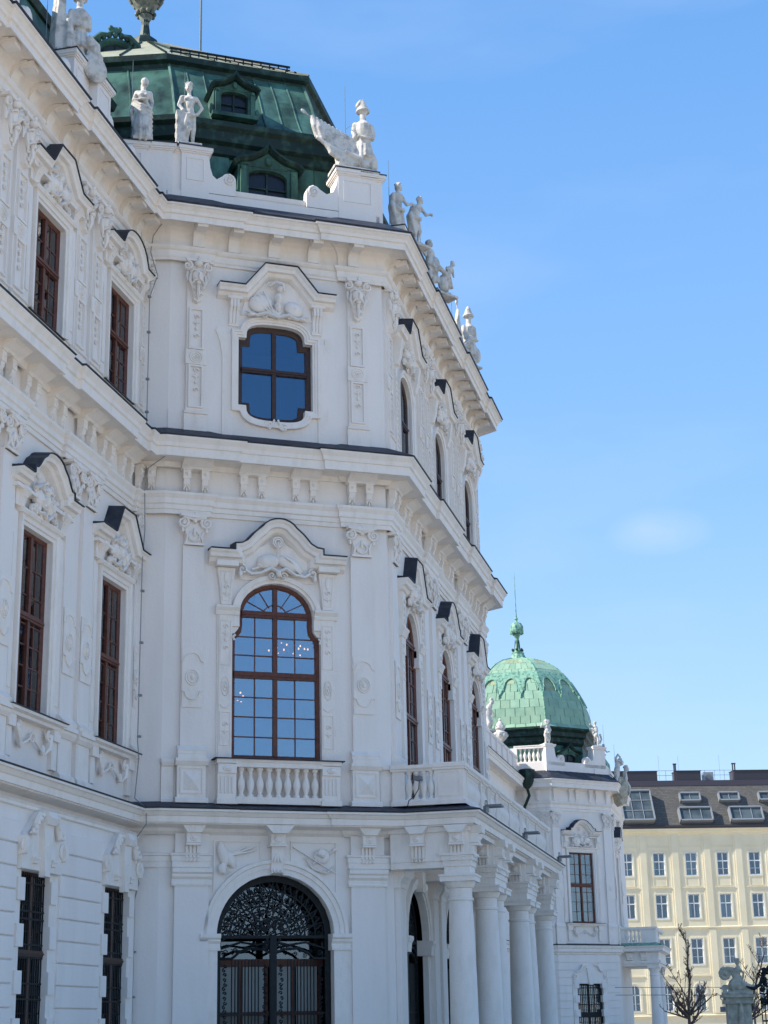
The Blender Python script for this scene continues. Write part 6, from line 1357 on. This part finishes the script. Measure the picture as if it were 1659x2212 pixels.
for k in range(8): a = k * math.pi / 4; q.ell(.4 * math.cos(a), .4 * math.sin(a), 26.75, .05, .05, .16, 5, 4); q.ell(.4 * math.cos(a), .4 * math.sin(a), 26.36, .06, .06, .07, 5, 4)
add('finial_cap', q, 'verdi_trim', fin2, FN, smooth=40)
dormer(FD, -1.15, -.85, 16.75, 1.0, drum)
# rain hopper and pipe in the inner corner
hp = add('rain_hopper', MB().lathe(0, 0, [(.12, 15.3), (.3, 15.5), (.42, 15.8), (.45, 16.15), (.5, 16.3), (.5, 16.45), (.3, 16.5)], 8), 'copper_dark', pav, Fr(100.35, 14.6, 0), smooth=30)
add('rain_pipe', MB().tube([(0, 0, 15.3), (.0, .1, 14.9), (.3, -.25, 14.3), (.3, -.4, 13.8), (.3, -.5, 6)], .09, 8), 'copper_dark', hp, Fr(100.35, 14.6, 0), smooth=60)
# side porch of the pavilion
q = MB().box(106.0, 112, -10.12, -7.85, 5.0, 5.9).box(105.9, 112, -10.12, -7.75, 5.15, 5.3); por = add('porch_entablature', q, 'trim', pav)
add('porch_cornice', plansweep(MB(), [(106, 10.12), (106, 7.9), (112, 7.9)], [(0, 5.75), (.1, 5.8), (.35, 5.86), (.35, 6.02), (.45, 6.12), (.45, 6.17), (0, 6.2)]), 'trim', por)
add('porch_flashing', plansweep(MB(), [(106, 10.12), (106, 7.9), (112, 7.9)], [(0, 6.171), (.47, 6.175), (.47, 6.2), (-.1, 6.4)]), 'verdi_trim', por)
for y in (8.75, 9.6): add('porch_console', MB().xprism([(0, 5.3), (.1, 5.35), (.14, 5.55), (.3, 5.75), (0, 5.8)], -.18, .18).box(-.14, .14, 0, .2, 5.5, 5.62), 'trim', por, Fr(106, y, -90))
for x, y in ((106.35, 8.2), (107.2, 8.2), (110.6, 8.2)):
    f3 = Fr(x, y, 0); o = add('column', MB().lathe(0, 0, [(.32, 0), (.32, 1.6), (.27, 4.4), (.3, 4.42), (.3, 4.46), (.27, 4.48), (.27, 4.68), (.34, 4.8), (.36, 4.86)], 20), 'trim', pav, f3, smooth=40); add('capital', MB().box(-.38, .38, -.38, .38, 4.86, 5.0), 'trim', o, f3)
pb = add('porch_balustrade', plansweep(MB(), [(106.05, 10.1), (106.05, 7.95), (112, 7.95)], [(-.15, 7.1), (.05, 7.1), (.1, 7.2), (.1, 7.3), (-.2, 7.32)]), 'trim', pav)
add('base_rail', plansweep(MB(), [(106.05, 10.1), (106.05, 7.95), (112, 7.95)], [(-.15, 6.2), (.06, 6.2), (.06, 6.4), (-.15, 6.42)]), 'trim', pb)
FX = Fr(106.05, 10.1, -90); add('balustrade_pier', MB().box(1.25, 2.15, -.16, .03, 6.4, 7.12), 'trim', pb, FX); add('balustrade_pier', MB().box(0, .3, -.16, .03, 6.4, 7.12), 'trim', pb, FX)
for k in range(4): baluster(pb, FX, .42 + k * .235, -.06, 6.4, .7, 1.1)
FX2 = Fr(106.0, 7.95, 0); add('balustrade_pier', MB().box(.0, .4, -.16, .03, 6.4, 7.12).box(2.4, 2.8, -.16, .03, 6.4, 7.12), 'trim', pb, FX2)
for k in range(7): baluster(pb, FX2, .6 + k * .24, -.06, 6.4, .7, 1.1)
# --- statues of the pavilion
fr = Fr(91.4, 15.35, -60, 17.38); mb = MB(); plinth(mb, -.35, .4); limb(mb, (0, 0, .85, .17), (.18, .1, .5, .12), (.12, 0, .12, .07)); limb(mb, (-.05, 0, .85, .16), (.02, .15, .45, .11), (-.1, .05, .1, .07)); limb(mb, (0, 0, .9, .2), (.02, .02, 1.2, .18), (.12, .1, 1.42, .16)); head(mb, .22, .14, 1.66, .15, .7)
limb(mb, (.02, 0, 1.4, .08), (.2, .15, 1.1, .07), (.28, .2, .85, .06)); 
for k in range(4): mb.tube([(-.1, -.1, 1.2), (-.25 + .04 * k, -.05, .8), (-.2 + .06 * k, .1, .3)], [.08, .12, .06], 6)
body('statue', mb, fr, 'stone figure bending forward with cloak, left of the urn before the green dome', vox=.03)
urn = MB().lathe(0, 0, [(.2, 0), (.22, .06), (.12, .12), (.1, .2), (.2, .28), (.36, .45), (.42, .62), (.4, .78), (.25, .86), (.23, .95), (.3, 1.0), (.31, 1.06), (.25, 1.1), (.22, 1.25), (.2, 1.32), (.12, 1.4), (.07, 1.48), (.1, 1.55), (.02, 1.64)], 14)
for k in range(8): a = k * .785; urn.ell(.38 * math.cos(a), .38 * math.sin(a), .6, .1, .1, .12, 6, 4); urn.ell(.24 * math.cos(a), .24 * math.sin(a), 1.15, .05, .05, .06, 5, 4)
tag(add('stone_urn', urn, 'stone', None, Fr(95.6, 15.35, 0, 17.2), smooth=50), 'lidded stone urn on the parapet in front of the green dome', 'urn')
def putto(fr, label, arm=1, k=1.0, group=None, vox=.03):
    mb = MB(); plinth(mb, -.28, .28, -.2, .2, .07); limb(mb, (-.08, 0, .62 * k, .13), (-.07, .06, .38 * k, .11), (-.1, 0, .12, .07)); limb(mb, (.1, 0, .62 * k, .13), (.12, .04, .38 * k, .11), (.1, -.02, .12, .07)); mb.ell(0, .04, .8 * k, .19, .18, .2); mb.ell(0, .0, 1.03 * k, .17, .14, .17); head(mb, .02, .03, 1.34 * k, .17, .2)
    limb(mb, (-.15 * arm, 0, 1.12 * k, .08), (-.36 * arm, .02, 1.08 * k, .075), (-.28 * arm, .02, 1.3 * k, .06)); limb(mb, (.15 * arm, 0, 1.12 * k, .08), (.24 * arm, .05, .88 * k, .07), (.1 * arm, .16, .78 * k, .06)); mb.tube([(-.15, .1, .72 * k), (.05, .2, .68 * k), (.2, .08, .75 * k)], [.06, .07, .05], 6)
    body('statue', mb, fr, label, vox=vox)
p = FD.xy(-3.28, -.25); putto(Fr(p[0], p[1], -60, 18.08), 'plump stone cherub with raised arm on the balustrade pier left of the dome dormer')
p = FD.xy(.5, -.25); fr = Fr(p[0], p[1], -60, 18.15); mb = MB(); plinth(mb, -.35, .4, -.25, .25, .1); cloaked(mb, -.05, 0, .1, .85, .05, -1, 4, .3); mb.ell(.0, .15, .75, .14, .12, .2); head(mb, -.02, .2, 1.05, .12, 0); limb(mb, (.02, .2, .8, .09), (.1, .22, .5, .08), (.08, .2, .2, .06)); limb(mb, (-.2, .05, 1.3, .07), (-.35, .1, 1.42, .06)); limb(mb, (.3, .1, .8, .07), (.38, .1, .5, .06), (.25, .1, .25, .06))
body('statue_group', mb, fr, 'stone figure with a child on the pier right of the dome dormer', vox=.03)
fr = Fr(107.0, 10.6, -40, 17.3); mb = MB(); plinth(mb, -.3, .3); cloaked(mb, 0, 0, .05, .82, .05, 1, 5, .9); body('statue', mb, fr, 'standing stone boy above the green gable shell, between two rods', vox=.03)
fr = Fr(105.9, 9.5, -45, 14.9); mb = MB(); mb.prism([(-.35, .0), (-.1, -.25), (.35, -.1), (.5, .5), (.35, 1.3), (.1, 1.7), (-.3, 1.6), (-.45, .8)], -.35, .2, .08)
mb.ell(.05, .25, .8, .3, .15, .55, 10, 8, -.2); mb.tube([(-.3, .2, 1.5), (-.35, .25, .8), (-.15, .3, .2)], [.1, .14, .06], 7)
cart = body('cartouche', mb, fr, 'yellowed stone shield on the pavilion corner with two climbing children', vox=.03, mt='stone2')
mb = MB(); limb(mb, (-.35, .1, 1.6, .18), (-.3, .1, 2.0, .2), (-.22, .1, 2.35, .15)); limb(mb, (-.35, .15, 1.6, .12), (-.5, .2, 1.3, .1), (-.4, .25, 1.0, .08)); head(mb, -.0, .1, 2.5, .2, .7); limb(mb, (-.25, .1, 2.3, .1), (-.35, .1, 2.75, .09), (-.15, .1, 3.0, .07), (.02, .1, 2.85, .06))
limb(mb, (.35, .1, 1.5, .15), (.32, .1, 1.85, .14)); head(mb, .4, .15, 2.12, .18, .9); limb(mb, (.35, .1, 1.4, .1), (.6, .15, 1.0, .09), (.55, .15, .6, .07)); limb(mb, (.3, .2, 1.8, .07), (.2, .3, 1.5, .06))
body('carved_children', mb, fr, '', vox=.03, parent=cart)
add('gable_shell', MB().xprism([(-1.6, 16.0), (.1, 16.0), (-.05, 16.9), (-.1, 17.5), (-.6, 17.7), (-1.6, 17.7)], .6, 2.9), 'verdi_trim', pav, FDR)
rod(104.2, 11.0, 18, 20.6, 'thin rod behind the stone figure with a child at the pavilion'); rod(106.0, 10.4, 17.2, 19.9, 'thin rod between the pavilion figures'); rod(107.3, 9.9, 17, 18.8, 'short rod right of the standing stone boy')

# ------------------------------------------------------------------ yellow apartment block
FY = Fr(164.31, 15.10, -73)
yb = tag(empty('apartment_building', FY.m), 'pale yellow classical apartment block with white windows and dark attic roof', 'building')
bays = [-5.78, -2.63, .52, 3.65, 6.8, 9.9, 13.05, 16.2, 19.35]; holes = []
rows = [(15.22, 17.36, .55), (11.22, 13.42, .55), (6.96, 9.3, .57)]
for b in bays:
    for z0, z1, hw in rows: holes.append(rect(b - hw, b + hw, z0, z1))
    holes.append(arch_open(b, .5, 2.75, 4.62, .5, 10))
wall('facade', yb, FY, rect(-8, 21.5, 0, 19.5), holes, .22, mt='yellow')
add('facade_body', MB().box(-8, 21.5, -14, -.6, 0, 19.5), 'dark_room', yb, FY)
def ywin(b, z0, z1, hw, arch=False, tall=True, seed=0):
    fr = FY; f = MB(); ol = rect(b - hw, b + hw, z0, z1) if not arch else arch_open(b, hw, z0, z1 - hw, hw, 10)
    ol2 = ol; f.sweep(ol2 if _ccw(ol2) else ol2[::-1], [(-.07, -.02), (-.07, .03), (.0, .03), (.0, -.12), (.07, -.12), (.07, -.16), (-.07, -.16)], closed=True)
    zt = z0 + (z1 - z0) * .62; f.box(b - .045, b + .045, -.17, -.08, z0, z1 - .02); f.box(b - hw, b + hw, -.17, -.06, zt - .05, zt + .05)
    if seed % 3: f.box(b - hw, b + hw, -.16, -.1, z0 + (zt - z0) * .45, z0 + (zt - z0) * .45 + .03)
    o = add('window', f, 'ywhite', yb, fr)
    for a, c in ((b - hw + .06, b - .045), (b + .045, b + hw - .06)):
        for p, q in ((z0 + .06, zt - .05), (zt + .05, z1 - .06)):
            pl = cliprect(offset_poly(ol, -.07), a, c, p, q)
            if len(pl) > 2: add('pane', MB().prism(pl, -.145, -.135), 'glass_y', o, fr)
    rg = random.Random(seed)
    if seed % 4 == 1 and not arch: add('blind', MB().box(b - hw + .07, b + hw - .07, -.22, -.2, zt + .06 if seed % 8 == 1 else z0 + .1, z1 - .08), 'curtain', o, fr)
    elif seed % 4 == 2: add('curtain', MB().box(b - hw + .07, b - hw + .3, -.24, -.22, z0 + .1, zt).box(b + hw - .3, b + hw - .07, -.24, -.22, z0 + .1, zt), 'curtain', o, fr)
M['glass_y'] = glass('far_window_glass', (.8, .9, 1), .07)
for i, b in enumerate(bays):
    for j, (z0, z1, hw) in enumerate(rows): ywin(b, z0, z1, hw, seed=i * 3 + j * 5 + 1)
    ywin(b, 2.75, 5.12, .5, True, seed=i + 2)
    add('sill_band', MB().box(b - .95, b + .95, 0, .09, 14.05, 14.13), 'yellow', yb, FY); add('sill_band', MB().box(b - 1.0, b + 1.0, 0, .09, 5.85, 5.93), 'yellow', yb, FY)
    s1 = MB(); s1.sweep(rect(b - .62, b + .62, 14.25, 15.0)[::-1], [(0, 0), (0, .03), (.03, .03), (.03, 0)], closed=True); add('apron_panel', s1, 'yellow', yb, FY)
    for z0, z1, hw in rows: add('window_moulding', MB().sweep(rect(b - hw - .16, b + hw + .16, z0 - .16, z1 + .14)[::-1], [(-.1, 0), (-.1, .035), (0, .035), (0, 0)], closed=True), 'yellow', yb, FY)
    add('window_moulding', MB().sweep([(b + .6, 2.7)] + arc(b, 4.62, .6, .6, 0, 180, 12) + [(b - .6, 2.7)], [(0, 0), (0, .05), (-.1, .05), (-.1, 0)]), 'yellow', yb, FY)
for b in bays[:-1]:
    add('lesene', MB().box(b + 1.3, b + 1.92, 0, .09, 10.42, 19.3).box(b + 1.1, b + 1.3, 0, .045, 10.42, 19.3).box(b + 1.92, b + 2.1, 0, .045, 10.42, 19.3), 'yellow', yb, FY); add('lesene', MB().box(b + 1.3, b + 1.92, 0, .09, 2.5, 10.2).box(b + 1.1, b + 1.3, 0, .045, 2.5, 10.2), 'yellow', yb, FY)
add('string_course', MB().xprism([(0, 10.2), (.08, 10.22), (.14, 10.32), (.14, 10.38), (0, 10.44)], -8, 21.5).xprism([(0, 2.2), (.1, 2.2), (.14, 2.3), (0, 2.36)], -8, 21.5).box(-8, 21.5, 0, .04, 17.92, 17.97), 'yellow', yb, FY)
add('eave_cornice', MB().xprism([(0, 19.05), (.06, 19.1), (.1, 19.25), (.3, 19.4), (.32, 19.55), (.4, 19.6), (.4, 19.66), (0, 19.68)], -8, 21.5), 'yellow', yb, FY)
add('gutter', MB().xprism([(-.1, 19.66), (.45, 19.67), (.5, 19.85), (.42, 19.9), (-.1, 19.9)], -8, 21.5).box(-8, 21.5, .02, .4, 19.9, 19.97), 'ygutter', yb, FY)
RS = Fr(164.31, 15.10, -73)
def rf(z, lift=0): return (.15 - (z - 19.9) * .56 + lift * .87, z + lift * .49)       # depth on the roof slope
rfm = add('roof', MB().xprism([rf(19.88), rf(24.5), (-6, 24.6), (-6, 19.88)], -8, 21.5), 'shingle', yb, FY)
add('ridge_cap', MB().xprism([rf(24.1, .05), rf(24.62, .12), (-4, 24.75), (-4, 24.4)], -8, 21.5), 'ygutter', rfm, FY)
k_ = 1.0 / .93
def skylight(s0, s1, z0, z1, nx, nz, lift=.42):
    c = (s0 + s1) / 2; mb = MB()
    def rb(x0, x1, za, zb, l0, l1):
        a, b, c2, d_ = rf(za, l0), rf(zb, l0), rf(zb, l1), rf(za, l1); mb.xprism([a, b, c2, d_], x0, x1)
    for x in (s0, s1 - .12): rb(x, x + .12, z0, z1, 0, lift)
    for z in (z0, z1 - .12): rb(s0, s1, z, z + .12, 0, lift)
    for i in range(1, nx): x = s0 + (s1 - s0) * i / nx; rb(x - .035, x + .035, z0, z1, lift - .25, lift - .12)
    for i in range(1, nz): z = z0 + (z1 - z0) * i / nz; rb(s0, s1, z - .03, z + .03, lift - .25, lift - .12)
    o = add('skylight', mb, 'alu', rfm, FY)
    for i in range(nx):
        for j in range(nz):
            a, b = s0 + (s1 - s0) * i / nx + .06, s0 + (s1 - s0) * (i + 1) / nx - .06; p, q = z0 + (z1 - z0) * j / nz + .05, z0 + (z1 - z0) * (j + 1) / nz - .05
            add('pane', MB().xprism([rf(p, lift - .2), rf(q, lift - .2), rf(q, lift - .18), rf(p, lift - .18)], a, b), 'glass_sky', o, FY)
    return o
M['glass_sky'] = mat('skylight_glass', (.05, .07, .08), .35, spec=.4, noise=((.10, .13, .14), .8, .4, .6))
Z = lambda z: 19.9 + (z - 19.9) * .92
skylight(.35, 3.5, Z(20.15), Z(23.6), 3, 3, .75); skylight(-3.6, -.6, Z(20.15), Z(23.6), 3, 3, .75)
skylight(6.4, 8.5, Z(22.5), Z(23.5), 2, 1); skylight(10.3, 12.4, Z(22.5), Z(23.5), 2, 1); skylight(14.3, 16.4, Z(22.5), Z(23.5), 2, 1)
skylight(5.95, 9.25, Z(20.15), Z(21.7), 3, 1, .6); skylight(10.95, 14.25, Z(20.15), Z(21.7), 3, 1, .6); skylight(15.9, 19.2, Z(20.15), Z(21.7), 3, 1, .6)
for a, b in ((-6, 4.65), (6.55, 9.05), (12.4, 18)): add('roof_box', MB().box(a, b, -4.2, -2.55, 24.3, 25.62).box(a - .06, b + .06, -4.25, -2.5, 25.62, 25.68), 'ygutter', yb, FY)
mb = MB().box(9.5, 10.5, -4, -3.2, 24.4, 25.6); ac = add('air_unit', mb, 'alu', yb, FY); add('fan', MB().lathe_y() if 0 else MB().prism([(10.0 + .33 * math.cos(R(a)), 25.05 + .33 * math.sin(R(a))) for a in range(0, 360, 20)], -3.2, -3.17), 'grey', ac, FY)
mb = MB()
for k in range(26): x = -6 + k * 1.0; mb.tube([(x, -4.6, 24.5), (x, -4.6, 26.0)], .025, 4)
for z in (25.5, 25.98): mb.tube([(-6, -4.6, z), (21, -4.6, z)], .025, 4)
add('roof_railing', mb, 'alu', yb, FY)
for x in (6.45, 6.6, 12.4, 12.62): add('flue', MB().lathe(x, -2.8, [(.07, 24.5), (.07, 26.3), (.12, 26.3), (.12, 26.42)], 8), 'ygutter', yb, FY)
for x in (5.2, 7.2, 11.4): add('aerial', MB().tube([(x, -4, 25), (x, -4, 27.4)], .015, 4), 'alu', yb, FY)

# ------------------------------------------------------------------ bare trees, gate pier and ironwork, railing
def tree(x, y, h, seed, label, dirt=1):
    rg = random.Random(seed); fr = Fr(x, y, 0); o = tag(empty('bare_tree', fr.m), label, 'tree', 'pruned bare trees by the courtyard')
    tr = MB(); th = h * .36; tr.tube([(0, 0, 0), (.02, 0, th * .5), (-.01, .02, th)], [.1, .08, .075], 8); add('trunk', tr, 'bark', o, fr, smooth=60)
    cr = MB()
    def br(p, dirn, L_, r, lev):
        n = 4; pts = [tuple(p)]; d = dirn.normalized(); q = p.copy(); rr = [r]
        for i in range(n):
            d = (d + Vector((rg.uniform(-.22, .22), rg.uniform(-.22, .22), rg.uniform(-.05, .25)))).normalized(); q = q + d * L_ / n; pts.append(tuple(q)); rr.append(max(.008, r * (1 - .58 * (i + 1) / n)))
            for _ in range(2 if lev < 2 else 1):
              if lev < 4 and rg.random() < (.85 if lev < 3 else .6):
                s_ = Vector((rg.uniform(-1, 1), rg.uniform(-1, 1), rg.uniform(.1, .8))).normalized(); br(q.copy(), (d * .35 + s_ * .8), L_ * rg.uniform(.3, .5) * (1 - .55 * i / n), rr[-1] * .55, lev + 1)
        cr.tube(pts, rr, 5)
        if lev < 2: cr.ell(*pts[-1], rr[-1] * 1.4, rr[-1] * 1.4, rr[-1] * 1.4, 5, 4)
    k = h * .55
    br(Vector((0, 0, th)), Vector((0, 0, 1)), k, .055, 0)
    for i in range(11):
        a = i * 2 * math.pi / 11 + rg.uniform(-.3, .3); br(Vector((0, 0, th * rg.uniform(.82, 1.2))), Vector((math.cos(a), math.sin(a), rg.uniform(.25, .9))), k * rg.uniform(.34, .46), .04, 1)
    add('crown', cr, 'bark', o, fr)
tree(60, 3.55, 4.55, 3, 'bare pruned tree with knobbly twigs in front of the yellow facade'); tree(75, 1.9, 5.0, 8, 'bare pruned tree behind the stone pier with the sphinx-like ornament')
FG = Fr(70, 2.2, -82); mb = MB().box(-.46, .46, -.42, .42, 0, 2.3).box(-.57, .57, -.52, .52, 2.3, 2.42).box(-.52, .52, -.48, .48, 2.42, 2.56).box(-.63, .63, -.6, .6, 2.54, 2.64)
mb.box(-.62, .62, -.57, .57, 0, .3)
gp = tag(empty('gate_pier', FG.m), 'weathered stone gate pier with scroll and seated figure on top, at the lower right', 'pier'); add('pier_shaft', mb, 'stone2', gp, FG)
add('shaft_panel', MB().lathe(.05, .5, [(.05, 1.2), (.12, 1.5), (.1, 2.0), (.05, 2.3)], 8), 'stone2', gp, FG)
mb = MB(); mb.box(-.7, .7, -.3, .3, 0, .15); mb.spiral(-.48, .95, .28, 0, .12, 1.4, math.pi / 2, 1); mb.tube([(-.45, 0, 1.2), (-.15, 0, 1.15), (.05, 0, .75), (.3, 0, .4), (.7, 0, .3)], [.12, .15, .2, .22, .15], 8); mb.ell(0, 0, .45, .4, .28, .35); limb(mb, (.05, 0, .9, .16), (.12, .05, 1.2, .14)); head(mb, .1, .05, 1.5, .14, -.5); limb(mb, (.15, .1, 1.2, .07), (.35, .15, 1.0, .06), (.3, .15, .75, .05)); mb.spiral(.75, .35, .15, 0, .07, 1.3, 0, -1); mb.spiral(-.55, .3, .17, 0, .07, 1.3, 0, 1)
for i_, v_ in enumerate(mb.v): mb.v[i_] = (v_[0] * .84, v_[1] * .84, v_[2] * .84)
body('pier_statue', mb, Fr(70, 2.2, -82, 2.63), 'small stone figure seated on a large scroll, crowning the gate pier', 'statue', vox=.03, mt='stone2')
FI = Fr(70, 1.3, -82); mb = MB()
for k in range(22): x = .0 + k * .13; mb.box(x - .02, x + .02, -.02, .02, 0, 2.6 + .9 * math.sin(min(1.57, k * .12)))
for z in (.3, 1.6, 2.4): mb.box(0, 3, -.03, .03, z, z + .06)
ig = tag(empty('garden_gate', FI.m), 'black wrought-iron gate with dense scrollwork at the right edge', 'gate'); add('bars', mb, 'iron', ig, FI)
mb = MB(); rg = random.Random(4)
for k in range(46): mb.spiral(rg.uniform(0, 1.8), rg.uniform(2.0, 3.3) + .25, rg.uniform(.1, .24), rg.uniform(-.05, .1), .032, 1.4, rg.uniform(0, 6), rg.choice((-1, 1)), 10)
mb.tube([(-.55, 0, 2.95), (-.25, 0, 2.85), (.0, 0, 3.0), (.2, 0, 3.4), (.5, 0, 3.8), (.9, 0, 4.1)], [.04, .07, .07, .08, .06, .04], 6)
for k in range(26): mb.ell(rg.uniform(-.1, 1.6), .05, rg.uniform(2.2, 3.7), .09, .06, .12, 6, 4, rg.uniform(-1, 1))
add('scrollwork', mb, 'iron', ig, FI)
FRl = Fr(88, 3.45, -82); mb = MB()
for k in range(9): mb.box(k * .17 - .012, k * .17 + .012, -.02, .02, 2.35, 3.2)
mb.box(-.15, 1.5, -.04, .04, 3.2, 3.26); mb.box(-.2, 1.6, -.1, .35, 2.1, 2.35); mb; mb.box(1.4, 1.5, -.05, .05, 0, 2.3)
tag(add('railing', mb, 'grey', None, FRl), 'small dark barred landing between the bare tree and the gate pier', 'railing')
for i, (z, l) in enumerate(((3.55, 'upper thin overhead wire before the yellow facade'), (3.15, 'lower thin overhead wire before the yellow facade'))):
    tag(add('overhead_wire', MB().tube([(0, 0, z), (6, 0, z - .12), (14, 0, z - .1)], .018, 4), 'cable', None, Fr(95, 9.5, -80)), l, 'wire')
